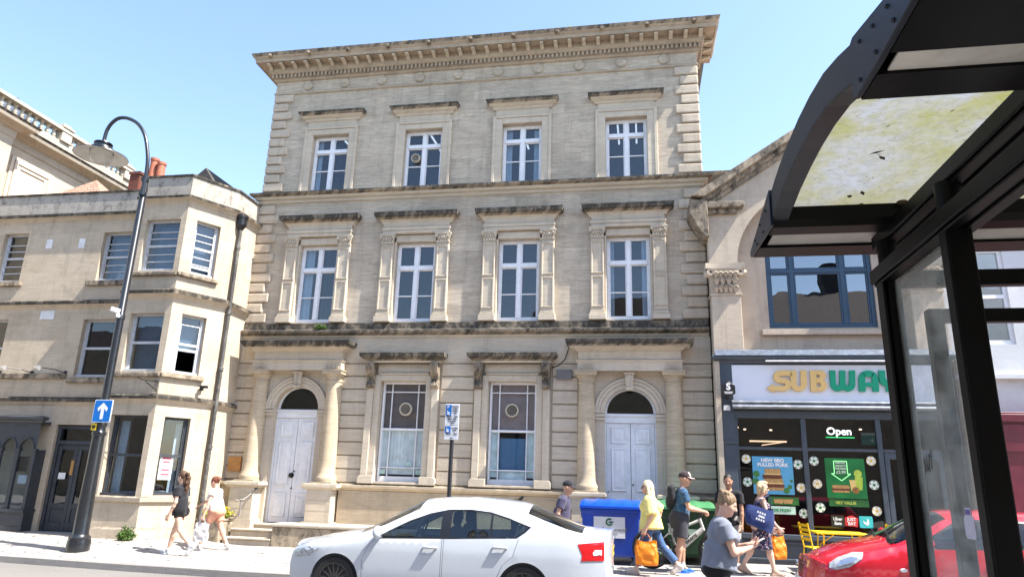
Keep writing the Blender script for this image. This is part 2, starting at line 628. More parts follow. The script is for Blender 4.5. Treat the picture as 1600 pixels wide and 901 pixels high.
# ---- sash and casement frames
def casement(x, z0, z1, hw, y, zt, zb, curt, vent=None):
    """white timber window: a cross of heavy bars with a thin bar low down"""
    m = MB()
    t = .065
    m.box(x - hw, x - hw + t, y, y + .09, z0, z1)
    m.box(x + hw - t, x + hw, y, y + .09, z0, z1)
    m.box(x - hw + t, x + hw - t, y, y + .09, z1 - t, z1)
    m.box(x - hw + t, x + hw - t, y, y + .09, z0, z0 + .09)
    m.box(x - .055, x + .055, y - .012, y + .088, z0 + .09, z1 - t)
    m.box(x - hw + t, x + hw - t, y - .02, y + .086, zt - .05, zt + .055)
    for sx in (-1, 1):
        a, c = sorted((x + sx * .055, x + sx * (hw - t)))
        m.box(a, c, y + .02, y + .06, zb - .016, zb + .016)
        for zz0, zz1 in ((z0 + .09, zt - .05), (zt + .055, z1 - t)):
            m.box(a, a + .025, y + .015, y + .07, zz0, zz1)
            m.box(c - .025, c, y + .015, y + .07, zz0, zz1)
            m.box(a + .025, c - .025, y + .015, y + .07, zz0, zz0 + .025)
            m.box(a + .025, c - .025, y + .015, y + .07, zz1 - .025, zz1)
    wf = part(m, 'window', M['win_white'], bevel=.006)
    gl = MB()
    gl.add([(x - hw + .04, y + .05, z0 + .05), (x + hw - .04, y + .05, z0 + .05), (x + hw - .04, y + .05, z1 - .04), (x - hw + .04, y + .05, z1 - .04)], [(0, 1, 2, 3)])
    gl.build('pane', M['glass'], wf)
    for a, c in curt:
        k = MB()
        nn = 26
        row = []
        for j in range(nn + 1):
            xx = lerp(x + a, x + c, j / nn)
            row.append((xx, y + .14 + .02 * math.sin(j * 1.9), 0))
        k.loft([[(q[0], q[1], z0 + .05) for q in row], [(q[0], q[1], z1) for q in row]], closed=False)
        k.build('curtain', M['net'], wf, smooth='all')
    if vent:
        fan(wf, vent[0], y + .02, vent[1], .13)
    return wf


M['fan'] = plain('cream_fan_plastic', (.55, .49, .38), .5)


def fan(wf, x, y, z, r):
    m = MB()
    m.lathe([(r * .8, .02), (r * .98, .02), (r, -.02), (r, -.06), (r * .93, -.085), (r * .80, -.085), (r * .78, -.03)], (x, y, z), 28, axis='y', caps=False)
    for i in range(-3, 4):
        d = i * r * .23
        h = math.sqrt(max(0, (r * .8) ** 2 - d * d))
        for sg in (1, -1):
            a = Vector((x, y - .06, z)) + Vector((.7071 * sg, 0, .7071)) * (-h) + Vector((.7071, 0, -.7071 * sg)) * d
            c = Vector((x, y - .06, z)) + Vector((.7071 * sg, 0, .7071)) * h + Vector((.7071, 0, -.7071 * sg)) * d
            m.bar(a, c, .0045, .006, up=(0, 1, 0))
    m.lathe([(0, .0), (r * .79, .0), (r * .79, .004)], (x, y - .045, z), 24, m=1, axis='y')
    m.build('ventilator', [M['fan'], M['dark']], wf, smooth=True)


strip_light = emit('fluorescent_tube', (.9, .95, 1.0), .45)
curts = [[(-.50, -.33)], [], [(-.50, -.30), (.30, .50)], []]
for i, x in enumerate(WX):
    wf = casement(x, 9.24, 10.98, .54, YF + .14, 10.52, 9.93, curts[i], (x - .23, 10.17) if i == 1 else None)
    sl = MB()
    for sx in (-.25, .27):
        sl.bar((x + sx, YF + 1.3, 11.55), (x + sx + .02, YF + 2.6, 11.55), .05, .04)
    sl.build('ceiling_light', strip_light, wf)
curts = [[(-.50, -.22)], [], [], [(-.50, -.36), (.33, .50)]]
for i, x in enumerate(WX):
    casement(x, 5.50, 7.66, .54, YF + .14, 6.98, 6.22, curts[i])

# ---- stone surrounds of the top floor windows
for x in WX:
    m = MB()
    for sx in (-1, 1):
        a, c = sorted((x + sx * .54, x + sx * .80))
        m.box(a, c, YF - .045, YF + .01, 9.245, 11.15)
        a, c = sorted((x + sx * .54, x + sx * .66))
        m.box(a, c, YF - .025, YF + .02, 9.245, 11.03) if False else None
        a, c = sorted((x + sx * .72, x + sx * .805))
        m.box(a, c, YF - .065, YF - .04, 9.245, 11.235)
    m.box(x - .54, x + .54, YF - .045, YF + .01, 10.985, 11.15)
    m.box(x - .80, x + .80, YF - .066, YF - .03, 11.15, 11.235)
    m.box(x - .74, x + .74, YF - .03, YF + .01, 11.235, 11.42)
    sr = part(m, 'window_surround', M['dressed'], bevel=.01)
    h = MB()
    h.mould([(.03, 11.40), (.06, 11.42), (.07, 11.47), (.12, 11.50), (.17, 11.55), (.22, 11.60), (.235, 11.66), (.0, 11.71)], x - .76, x + .76, YF, [0, 0, 0, 0, 1, 2, 2])
    h.build('hood', [M['dressed'], M['sooty'], M['black']], sr)

# ---- first floor: pilastered surrounds
for x in WX:
    m = MB()
    for sx in (-1, 1):
        a, c = sorted((x + sx * .54, x + sx * .60))
        m.box(a, c, YF - .03, YF + .01, 5.48, 7.82)
    m.box(x - .60, x + .60, YF - .03, YF + .01, 7.665, 7.86)
    m.box(x - .93, x + .93, YF - .115, YF + .01, 7.88, 7.97)
    m.box(x - .945, x + .945, YF - .13, YF + .01, 7.97, 8.07)
    m.box(x - .92, x + .92, YF - .10, YF + .01, 8.07, 8.20)
    sr = part(m, 'window_surround', M['dressed'], bevel=.012)
    for sx in (-1, 1):
        pm = MB()
        c = x + sx * .765
        pm.box(c - .165, c + .165, YF - .09, YF + .01, 5.72, 7.60)
        # raised rims of the sunk panel
        for zz0, zz1 in ((5.80, 6.60), (6.66, 7.52)):
            pm.box(c - .165, c - .115, YF - .115, YF - .088, zz0, zz1)
            pm.box(c + .115, c + .165, YF - .115, YF - .088, zz0, zz1)
            pm.box(c - .115, c + .115, YF - .115, YF - .088, zz0, zz0 + .04)
            pm.box(c - .115, c + .115, YF - .115, YF - .088, zz1 - .04, zz1)
        pm.box(c - .215, c + .215, YF - .16, YF + .01, 5.475, 5.62)
        pm.box(c - .19, c + .19, YF - .135, YF + .01, 5.62, 5.68)
        pm.box(c - .178, c + .178, YF - .12, YF + .01, 5.68, 5.72)
        pl = pm.build('pilaster', M['dressed'], sr, bevel=.012)
        k = MB()
        k.box(c - .175, c + .175, YF - .12, YF + .01, 7.60, 7.635)
        k.loft([[(c - a, YF + .01, z), (c - a, YF - q, z), (c + a, YF - q, z), (c + a, YF + .01, z)] for a, q, z in ((.15, .09, 7.635), (.155, .10, 7.70), (.18, .13, 7.80), (.20, .15, 7.83))], closed=False)
        k.box(c - .21, c + .21, YF - .16, YF + .01, 7.83, 7.878)
        for j in range(5):
            xx = c - .13 + j * .065
            for zz, ss in ((7.67, .03), (7.74, .034)):
                k.lathe([(0, -.05), (ss * .6, -.04), (ss, -.0), (ss * .6, .03), (0, .05)], (xx + (.03 if zz > 7.7 else 0), YF - .11 - (.02 if zz > 7.7 else 0), zz), 7)
        for sx2 in (-1, 1):
            k.lathe([(.02, -.04), (.042, -.05), (.042, .02)], (c + sx2 * .165, YF - .13, 7.785), 10, axis='y')
        k.build('capital', M['dressed'], sr, smooth=True)
    h = MB()
    h.mould([(.07, 8.16), (.10, 8.19), (.11, 8.24), (.16, 8.27), (.22, 8.31), (.27, 8.34), (.285, 8.45), (.0, 8.52)], x - .87, x + .87, YF, [0, 0, 0, 1, 2, 2, 2])
    h.build('hood', [M['dressed'], M['sooty'], M['black']], sr)

# ---- ground floor windows
for i, x in enumerate(GX):
    y = YF + .14
    m = MB()
    z0, z1, hw = 1.52, 3.96, .585
    m.box(x - hw, x - hw + .05, y, y + .10, z0, z1)
    m.box(x + hw - .05, x + hw, y, y + .10, z0, z1)
    m.box(x - hw + .05, x + hw - .05, y, y + .10, z1 - .05, z1)
    m.box(x - hw + .05, x + hw - .05, y, y + .10, z0, z0 + .13)
    m.box(x - hw - .04, x + hw + .04, y - .10, y + .05, z0 - .055, z0 + .0)
    m.box(x - hw + .05, x + hw - .05, y + .01, y + .09, 2.755, 2.81)
    for sx in (-1, 1):
        m.box(x + sx * .345 - .013, x + sx * .345 + .013, y + .03, y + .07, z0 + .13, z1 - .05)
    for zz in (3.71, 1.86):
        m.box(x - hw + .05, x + hw - .05, y + .032, y + .068, zz - .013, zz + .013)
    wf = part(m, 'window', M['win_white'], bevel=.005)
    gl = MB()
    gl.add([(x - hw + .02, y + .052, z0 + .05), (x + hw - .02, y + .052, z0 + .05), (x + hw - .02, y + .052, z1 - .02), (x - hw + .02, y + .052, z1 - .02)], [(0, 1, 2, 3)])
    gl.build('pane', M['glass_clear'], wf)
    bd = MB()
    bd.box(x - hw + .05, x + hw - .05, y + .12, y + .16, 2.80, z1)
    bd.build('blind', plain('brown_window_board', (.13, .11, .105) if i == 0 else (.24, .20, .20), .8), wf)
    cu = MB()
    nn = 60
    rng = [(x - hw + .05, x + hw - .05)] if i == 0 else [(x - hw + .05, x - .33), (x + .33, x + hw - .05)]
    for a, c in rng:
        row = [(lerp(a, c, j / nn), y + .09 + .008 * math.sin(j * 1.3), 0) for j in range(nn + 1)]
        cu.loft([[(q[0], q[1], 1.7) for q in row], [(q[0], q[1], 2.8) for q in row]], closed=False)
    if i == 1:
        cu.box(x - .33, x + .33, y + .085, y + .09, 1.6, 1.88)
    if i == 1:
        bs = MB()
        bs.box(x - .33, x + .33, y + .14, y + .15, 1.88, 2.62)
        bs.build('blue_screen', plain('deep_blue_screen', (.035, .13, .26), .6, .1, 2), wf)
    cu.build('net_curtain', plain('pale_net_curtain' if i else 'grey_net_curtain', (.66, .80, .82) if i else (.60, .68, .69), .95, .15, 5), wf, smooth='all')
    fan(wf, x + (-.02 if i else .05), y + .03, 3.28, .165)
    if i == 0:
        pg = plain('pale_green_sticker', (.45, .62, .58), .6, .3, 30)
        for a, b, c, e in ((-.54, -.40, 1.70, 1.82), (.40, .54, 1.70, 1.82), (.13, .27, 1.9, 2.0)):
            st = MB()
            st.box(x + a, x + b, y + .045, y + .049, c, e)
            st.build('glass_sticker', pg, wf)
    # stone surround
    m = MB()
    for sx in (-1, 1):
        a, c = sorted((x + sx * .60, x + sx * .76))
        m.box(a, c, YF - .06, YF + .01, 1.60, 4.12)
        a, c = sorted((x + sx * .60, x + sx * .67))
        m.box(a, c, YF - .045, YF + .06, 1.60, 3.97) if False else None
        a, c = sorted((x + sx * .76, x + sx * .93))
        m.box(a, c, YF - .11, YF + .01, 1.60, 3.80)
        a, c = sorted((x + sx * .58, x + sx * .98))
        m.prism([(a, 1.465), (c, 1.465), (c, 1.60), (lerp(a, c, .9 if sx > 0 else 1), 1.66), (lerp(a, c, 0 if sx > 0 else .1), 1.66), (a, 1.60)], 'y', YF - .15, YF + .012)
    m.box(x - .60, x + .60, YF - .06, YF + .01, 3.965, 4.12)
    m.box(x - .66, x + .66, YF - .085, YF + .01, 4.12, 4.17)
    m.box(x - .70, x + .70, YF - .04, YF + .01, 4.17, 4.40)
    m.box(x - .98, x + .98, YF - .13, YF + .16, 1.46, 1.52)
    sr = part(m, 'window_surround', M['dressed'], bevel=.012)
    for sx in (-1, 1):
        k = MB()
        c = x + sx * .835
        k.prism([(YF + .01, 3.76), (YF - .12, 3.76), (YF - .17, 3.82), (YF - .17, 3.90), (YF - .13, 3.98), (YF - .17, 4.06), (YF - .26, 4.16), (YF - .30, 4.26), (YF - .30, 4.40), (YF + .01, 4.40)], 'x', c - .10, c + .10)
        for d in (-.055, 0, .055):
            k.prism([(YF - .14, 3.80), (YF - .185, 3.83), (YF - .185, 3.9), (YF - .145, 3.98), (YF - .185, 4.06), (YF - .275, 4.16), (YF - .315, 4.26), (YF - .315, 4.36), (YF - .2, 4.36)], 'x', c + d - .015, c + d + .015)
        k.lathe([(.0, -.1), (.05, -.09), (.06, 0), (.05, .09), (0, .1)], (c, YF - .17, 3.84), 10, axis='x')
        k.build('console', M['sooty'] , sr, bevel=.008)
    h = MB()
    h.mould([(.10, 4.395), (.20, 4.40), (.22, 4.45), (.28, 4.48), (.33, 4.52), (.36, 4.54), (.37, 4.63), (.0, 4.71)], x - .74, x + .74, YF, [2, 0, 1, 2, 2, 2, 2])
    h.build('hood', [M['dressed'], M['sooty'], M['black']], sr)

# ---- door cases
M['col'] = stone('column_stone', (.54, .445, .32), (.47, .38, .265), 1.2, .75, .001, .5, .25, runs=.3, joints=.3, bump=.2)
for i, x in enumerate(DX):
    m = MB()
    # flat panel with the arched opening, springing at 3.22
    ri = .60
    arch = [(x + ri * math.cos(a), 3.22 + ri * math.sin(a)) for a in [PI * k / 28 for k in range(29)]]
    poly = [(x + .88, .3), (x + .88, 4.2), (x - .88, 4.2), (x - .88, .3), (x - ri, .3)] + arch[::-1][:] + [(x + ri, .3)]
    m.prism(poly, 'y', YF - .02, YF + .24)
    dc = part(m, 'doorcase', M['dressed'])
    # archivolt rings, imposts
    av = MB()
    for r0, r1, pj in ((.60, .70, .05), (.70, .78, .075), (.78, .84, .10)):
        ring = lambda rr: [(x + rr * math.cos(PI * k / 32), 3.22 + rr * math.sin(PI * k / 32)) for k in range(33)]
        av.prism(ring(r0) + ring(r1)[::-1], 'y', YF - pj, YF - .015)
    for sx in (-1, 1):
        a, c = sorted((x + sx * .595, x + sx * .87))
        av.box(a, c, YF - .09, YF + .01, 3.14, 3.215)
        av.box(a, c, YF - .07, YF + .01, 3.06, 3.14)
    av.build('archivolt', M['dressed'], dc, bevel=.01)
    ks = MB()
    ks.prism([(x - .075, 3.76), (x + .075, 3.76), (x + .11, 4.19), (x - .11, 4.19)], 'y', YF - .17, YF + .0)
    ks.prism([(x - .13, 4.13), (x + .13, 4.13), (x + .14, 4.19), (x - .14, 4.19)], 'y', YF - .21, YF + .0)
    ks.lathe([(0, -.1), (.05, -.09), (.05, .09), (0, .1)], (x, YF - .17, 3.80), 12, axis='x')
    for d in (-.04, .04):
        ks.box(x + d - .015, x + d + .015, YF - .19, YF - .1, 3.84, 4.12)
    ks.build('keystone', M['dressed'], dc, bevel=.012)
    for sx in (-1, 1):
        c = x + sx * 1.015
        cy = YF - .10
        k = MB()
        prof = [(.255, 1.46), (.255, 1.52), (.262, 1.55), (.245, 1.60), (.225, 1.63), (.222, 1.66)]
        for j in range(13):
            tt = j / 12
            prof.append((.212 - .028 * tt ** 1.8, 1.68 + tt * 2.22))
        prof += [(.20, 3.91), (.205, 3.935), (.19, 3.95), (.188, 4.0), (.20, 4.03), (.235, 4.08), (.25, 4.10)]
        k.lathe(prof, (c, cy, 0), 32)
        k.box(c - .26, c + .26, cy - .26, YF + .02, 4.10, 4.175)
        k.box(c - .28, c + .28, cy - .28, YF + .02, 4.175, 4.20)
        k.box(c - .27, c + .27, cy - .27, YF + .01, 1.435, 1.47)
        k.build('column', M['col'], dc, smooth=True)
        q = MB()
        q.box(c - .315, c + .315, YF - .40, YF + .01, .55, 1.29)
        q.box(c - .37, c + .37, YF - .45, YF + .01, .25, .55)
        q.mould([(.40, 1.29), (.43, 1.32), (.455, 1.35), (.455, 1.41), (.40, 1.436), (.0, 1.436)], c, c, YF)
        for z in (.80, 1.04):
            q.box(c - .318, c + .318, YF - .403, YF - .39, z, z + .006)
        q.build('pedestal', M['dressed'], dc, bevel=.012)
    e = MB()
    e.box(x - 1.22, x + 1.22, YF - .29, YF + .01, 4.20, 4.40)
    e.mould([(.29, 4.39), (.31, 4.41), (.33, 4.45), (.29, 4.47)], x - .93, x + .93, YF)
    e.box(x - 1.2, x + 1.2, YF - .27, YF + .01, 4.46, 4.68)
    for sx in (-1, 1):
        for j in range(7):
            xx = x + sx * 1.0 + (j - 3) * .05
            e.box(xx - .01, xx + .01, YF - .31, YF - .28, 4.24, 4.37)
    e.mould([(.27, 4.66), (.32, 4.69), (.36, 4.73), (.48, 4.76), (.50, 4.80), (.55, 4.83), (.57, 4.92), (.10, 4.985), (.0, 5.0)], x - .93, x + .93, YF, [0, 0, 0, 1, 2, 2, 2, 2])
    e.build('entablature', [M['dressed'], M['sooty'], M['black']], dc)
    # the white door: frame, two leaves, transom and fanlight
    y = YF + .17
    fm = MB()
    zb = .46 if i == 0 else .56
    fm.box(x - .60, x + .60, y - .03, y + .06, 3.02, 3.24)
    fm.box(x - .60, x + .60, y - .06, y + .02, 3.17, 3.22)
    for sx in (-1, 1):
        a, c = sorted((x + sx * .56, x + sx * .605))
        fm.box(a, c, y - .03, y + .06, zb, 3.02)
    ring = lambda rr: [(x + rr * math.cos(PI * k / 32), 3.24 + rr * math.sin(PI * k / 32)) for k in range(33)]
    fm.prism(ring(.545) + ring(.61)[::-1], 'y', y - .02, y + .05)
    dr = part(fm, 'door', M['door_white'], bevel=.005)
    fl = MB()
    fl.prism(ring(.56), 'y', y + .015, y + .02)
    fl.build('fanlight', M['shadow_glass'], dr)
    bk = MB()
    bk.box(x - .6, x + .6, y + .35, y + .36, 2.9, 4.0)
    bk.build('unlit_lobby_sheet', M['dark'], dr)  # near-black sheet; the darkness of the unlit lobby is put into its colour
    for sx in (-1, 1):
        lf = MB()
        a, c = sorted((x + sx * .006, x + sx * .555))
        lf.box(a, c, y, y + .05, zb + .01, 3.015)
        for z0, z1 in ((zb + .14, zb + .72), (zb + .90, 2.44), (2.54, 2.93)):
            aa, cc = a + .10, c - .10
            lf.box(aa, cc, y - .012, y + .001, z0, z1)
            lf.loft([[(aa + d, y - h, z0 + d), (cc - d, y - h, z0 + d), (cc - d, y - h, z1 - d), (aa + d, y - h, z1 - d)] for d, h in ((.0, .013), (.02, .035), (.035, .03), (.05, .016), (.11, .035))], caps=True)
        le = lf.build('door_leaf', M['door_white'], dr, bevel=.003)
    if i == 0:
        kn = MB()
        kn.lathe([(.0, -.07), (.04, -.065), (.055, -.045), (.03, -.02), (.02, .0), (.065, .005), (.065, .02)], (x - .03, y - .02, 1.60), 18, axis='y')
        kn.lathe([(0, -.02), (.02, -.015), (.02, .01)], (x + .03, y - .01, 1.70), 10, axis='y')
        kn.lathe([(0, -.02), (.02, -.015), (.02, .01)], (x - .0, y - .01, 1.29), 10, axis='y')
        kn.lathe([(0, -.02), (.02, -.015), (.02, .01)], (x + .13, y - .01, 1.87), 10, axis='y')
        kn.build('door_knob', M['iron'], dr, smooth=True)
        bx = MB()
        bx.box(x + .60, x + .70, YF - .10, YF + .0, 1.05, 1.20).box(x + .62, x + .72, YF - .09, YF, 1.33, 1.40)
        bx.tube([(x + .69, YF - .06, 1.07), (x + .72, YF - .1, .99), (x + .70, YF - .1, .95), (x + .66, YF - .1, .96)], .012, 8)
        bx.build('door_box', M['iron'], dr)
    else:
        kn = MB()
        kn.lathe([(0, -.02), (.02, -.015), (.02, .01)], (x + .04, y - .01, 1.62), 10, axis='y')
        kn.lathe([(0, -.02), (.015, -.015), (.015, .01)], (x - .52, y - .01, 1.45), 10, axis='y')
        kn.build('door_knob', M['iron'], dr, smooth=True)
        sg = MB()
        sg.box(x - .15, x + .50, y - .06, y - .045, 1.06, 1.19)
        so = sg.build('fire_exit_sign', plain('dark_green_sign', (.02, .11, .085), .5), dr)
        tx = MB()
        put(tx, Matrix.Translation((x + .2, y - .064, 1.125)), text_mb('Fire exit', .13, .004))
        tx.build('lettering', plain('white_sign_lettering', (.8, .8, .8), .5), so)

# handrail on the left pedestal, brass plate, alarm box and its cable
hr = MB()
hr.tube([(-9.36, 15.92, .62), (-9.36, 15.92, .98), (-9.3, 16.1, 1.08), (-9.16, 16.5, 1.42)], .022, 10)
hr.tube([(-9.42, 15.92, .98), (-9.46, 15.88, .98), (-9.46, 15.86, 1.0)], .02, 8).lathe([(0, -.03), (.045, 0), (0, .03)], (-9.36, 15.92, 1.0), 12)
hr.lathe([(0, -.05), (.05, 0), (0, .05)], (-9.16, 16.46, 1.42), 12)
part(hr, 'handrail', plain('worn_grey_rail', (.22, .20, .18), .5), smooth=True)
bp = MB()
bp.box(-10.22, -9.86, YF - .075, YF - .03, 1.66, 2.02)
part(bp, 'name_plate', plain('brown_copper_plate', (.42, .20, .055), .5, .3, 5), bevel=.008)
ab = MB()
ab.box(-1.85, -1.48, YF - .09, YF - .03, 4.02, 4.25)
part(ab, 'alarm_box', plain('grey_box_plastic', (.16, .15, .15), .6), bevel=.01)
cb = MB()
cb.tube([(-1.5, YF - .1, 4.98), (-1.58, YF - .08, 4.72), (-1.66, YF - .06, 4.5), (-1.8, YF - .05, 4.36), (-1.98, YF - .06, 4.30)], .012, 6)
part(cb, 'cable', M['iron'])
# ================================================================== ground
t = NT('paving_slabs')
P, x_, y_, z_, g_ = t.pos()
bk = t.n('TexBrick', {'Vector': t.xyz(x_, y_), 'Color1': (.36, .335, .305), 'Color2': (.31, .285, .26), 'Mortar': (.17, .155, .14), 'Scale': 1.0, 'Mortar Size': .009, 'Brick Width': .62, 'Row Height': .45})
c_ = t.mix(t.ramp(t.noise(P, .9, 7, .65), [(.4, 0.0), (.75, .5)]), bk.outputs[0], (.23, .21, .19))
c_ = t.mix(t.ramp(t.noise(P, 60, 3), [(.6, 0.0), (.75, .25)]), c_, (.2, .19, .18))
t.out(t.bsdf(c_, .85, t.bump(t.math('SUBTRACT', t.noise(P, 45, 5), t.math('MULTIPLY', bk.outputs[1], 1.2)), .25, .01)))
M['paving'] = t.m
t = NT('worn_asphalt')
P, x_, y_, z_, g_ = t.pos()
c_ = t.mix(t.ramp(t.noise(P, 90, 3), [(.35, 0.0), (.7, 1.0)]), (.10, .095, .09), (.22, .205, .19))
c_ = t.mix(t.ramp(t.noise(P, .7, 6), [(.4, 0.0), (.7, .5)]), c_, (.20, .185, .17))
t.out(t.bsdf(c_, .9, t.bump(t.noise(P, 120, 4), .5, .01)))
M['asphalt'] = t.m
M['kerb'] = stone('kerb_stone', (.30, .28, .26), (.25, .235, .22), .9, 9, .004, .1, .4, ledge=.0, runs=.1)


def sheet(xs, ys, zf, name, mat):
    mb = MB()
    vs = [(x, y(x) if callable(y) else y, 0) for y in ys for x in xs]
    vs = [(x, y, zf(x, y)) for x, y, _ in vs]
    n = len(xs)
    fs = [(j * n + i, j * n + i + 1, (j + 1) * n + i + 1, (j + 1) * n + i) for j in range(len(ys) - 1) for i in range(n - 1)]
    mb.add(vs, fs)
    return struct(mb.build(name, mat, smooth='all'))


xs = [-40, -30, -24, -20] + [-18 + .5 * i for i in range(75)] + [22, 28, 40]
sheet(xs, [lambda x: kerb_y(x) + .14] + [(lambda x, k=k: lerp(kerb_y(x) + .14, 19.5, k / 24)) for k in range(1, 25)], gz, 'pavement', M['paving'])
sheet(xs, [.9] + [(lambda x, k=k: lerp(.9, kerb_y(x), k / 6)) for k in range(1, 7)], lambda x, y: rz(x), 'road', M['asphalt'])
sheet([-40, -20, -10, 0, 10, 20, 40], [-7, -3, .76], lambda x, y: rz(x) + .125, 'pavement', M['paving'])
gm = MB()
gm.add([(-900, -900, -1.2), (900, -900, -1.2), (900, 1500, -1.2), (-900, 1500, -1.2)], [(0, 1, 2, 3)])
struct(gm.build('ground', plain('earth', (.16, .14, .11), .95)))
kb = MB()
for i in range(len(xs) - 1):
    a, b = xs[i], xs[i + 1]
    ya, yb = kerb_y(a), kerb_y(b)
    kb.loft([[(a, ya, rz(a) - .1), (a, ya + .005, gz(a, 11) - .012), (a, ya + .02, gz(a, 11) + .003), (a, ya + .14, gz(a, 11) + .003)],
             [(b, yb, rz(b) - .1), (b, yb + .005, gz(b, 11) - .012), (b, yb + .02, gz(b, 11) + .003), (b, yb + .14, gz(b, 11) + .003)]], closed=False)
    kb.loft([[(a, .9, rz(a) - .1), (a, .9, rz(a) + .12), (a, .75, rz(a) + .127)], [(b, .9, rz(b) - .1), (b, .9, rz(b) + .12), (b, .75, rz(b) + .127)]], closed=False)
struct(kb.build('kerb', M['kerb'], merge=.0005, smooth=True))

# iron drain grating by the shop, gum spots trodden into the slabs
dg_ = MB()
gx, gy = 2.85, 14.3
for k in range(9):
    dg_.box(gx + k * .05, gx + k * .05 + .03, gy, gy + .3, gz(gx, gy) + .002, gz(gx, gy) + .012)
dg_.box(gx - .03, gx, gy - .03, gy + .33, gz(gx, gy) + .002, gz(gx, gy) + .012).box(gx + .43, gx + .46, gy - .03, gy + .33, gz(gx, gy) + .002, gz(gx, gy) + .012)
tag(dg_.build('drain_grating', M['iron']), 'dark iron drain grating set in the paving by the sandwich shop', 'drain')
gs = MB()
rnd = random.Random(31)
for i in range(500):
    x, y, r_ = rnd.uniform(-16, 5), rnd.uniform(12.4, 15.2), rnd.uniform(.01, .035)
    gs.lathe([(r_, 0), (r_ * .8, .003), (0, .004)], (x, y, gz(x, y) + .004), 7)
tag(gs.build('gum_spots', plain('trodden_gum', (.10, .095, .09), .9)), kind='stuff', label='dark trodden gum spots on the paving', cat='stain')
# ================================================================== the bay-fronted building on the left
YW, YB = 15.33, 14.42
XE = -10.29                        # its right-hand end
CA, CB = (-10.93, YB), (-10.29, 15.50)
BAY = thing('bay_fronted_building', 'two-storey weathered cream building with canted bay window, dark glazed doors and parapet', 'building', (-14, YW, .14))
M['render'] = stone('worn_bath_stone', (.54, .455, .35), (.43, .355, .265), .8, .37, .0015, .25, .55, runs=.3, joints=.75, ledge=.8)
M['parapet'] = stone('grey_parapet_stone', (.42, .385, .335), (.33, .30, .26), 1.0, .5, .002, .15, .8, soot=.12, runs=.4, joints=.6)
M['grey_wood'] = plain('dark_grey_shop_paint', (.042, .048, .058), .45, .15, 5, dirt=.2, dirtcol=(.12, .12, .12))
M['grey_sash'] = plain('pale_grey_sash_paint', (.50, .51, .53), .5, .1, 8)


def bpart(mb, name, mat, par=None, **k):
    return mb.build(name, mat, par or BAY, **k)


# the plan of the bay: wall -> left return -> front -> cant -> right return
def facet(a, b, z0, z1, holes, depth, mb, m=0):
    """wall between plan points a and b with holes given along it; returns a mapper (s, out, z) -> xyz"""
    a, b = Vector((a[0], a[1], 0)), Vector((b[0], b[1], 0))
    d = (b - a).normalized()
    nrm = Vector((d.y, -d.x, 0))
    F = lambda s, o, z: tuple(a + d * s + nrm * o + Vector((0, 0, z)))
    q = MB()
    q.wall(0, (b - a).length, z0, z1, 0, holes, depth)
    mb.add([F(v[0], -v[1], v[2]) for v in q.v], q.f, m)
    return F


def sash(F, s0, s1, z0, z1, par, bars=((.0,),), open_gap=0, mat=None, dark=False):
    """box sash seen between s0 and s1 along a facet: frame, two sashes with thin bars"""
    m = MB()

    def bx(a, b, o0, o1, c, e):
        vs = [F(a, o0, c), F(b, o0, c), F(b, o1, c), F(a, o1, c), F(a, o0, e), F(b, o0, e), F(b, o1, e), F(a, o1, e)]
        m.add(vs, [(0, 3, 2, 1), (4, 5, 6, 7), (0, 1, 5, 4), (1, 2, 6, 5), (2, 3, 7, 6), (3, 0, 4, 7)])
    t = .055
    bx(s0, s0 + t, -.12, -.20, z0, z1)
    bx(s1 - t, s1, -.12, -.20, z0, z1)
    bx(s0 + t, s1 - t, -.12, -.20, z1 - t, z1)
    bx(s0 - .02, s1 + .02, -.06, -.20, z0 - .0, z0 + .06)
    zm = lerp(z0, z1, .5)
    bx(s0 + t, s1 - t, -.125, -.19, zm - .03, zm + .03)
    a, b = s0 + t, s1 - t
    for zz in ([z0 + .06 + open_gap] if open_gap else []):
        bx(a, b, -.15, -.19, zz, zz + .06)
    for k in bars:
        zz = lerp(z0 + .06, z1 - t, k)
        bx(a, b, -.14, -.18, zz - .012, zz + .012)
    bx(a, a + .03, -.14, -.185, z0 + .06, z1 - t)
    bx(b - .03, b, -.14, -.185, z0 + .06, z1 - t)
    wf = bpart(m, 'window', mat or M['grey_sash'])
    gl = MB()
    gl.add([F(a, -.165, z0 + .05 + open_gap), F(b, -.165, z0 + .05 + open_gap), F(b, -.165, z1 - .04), F(a, -.165, z1 - .04)], [(0, 1, 2, 3)])
    gl.build('pane', M['glass'], wf)
    return wf


w = MB()
# main wall left of the bay; door and shop openings
wh = [(-17.16, -16.38, 6.42, 7.82), (-14.02, -13.02, 6.40, 7.76), (-17.16, -16.42, 3.86, 5.38), (-14.12, -13.10, 3.86, 5.36), (-14.30, -12.98, .05, 2.66)]
FW_ = facet((-19.4, YW), (-12.17, YW), -.2, 8.36, [(h[0] + 19.4, h[1] + 19.4, h[2], h[3]) for h in wh], .2, w)
FL = facet((-12.17, YW), (-12.17, YB), -.2, 8.3, [], .2, w)
LF = CA[0] + 12.17
FB = facet((-12.17, YB), CA, -.2, 8.3, [(.13, 1.09, 6.35, 7.69), (.15, 1.07, 3.87, 5.28), (.13, 1.09, 1.05, 2.85)], .2, w)
FC = facet(CA, CB, -.2, 8.3, [(.27, .89, 6.34, 7.73), (.27, .88, 3.87, 5.31), (.25, .86, 1.08, 2.84)], .2, w)
FR = facet(CB, (XE, 16.62), -.2, 8.3, [], .2, w)
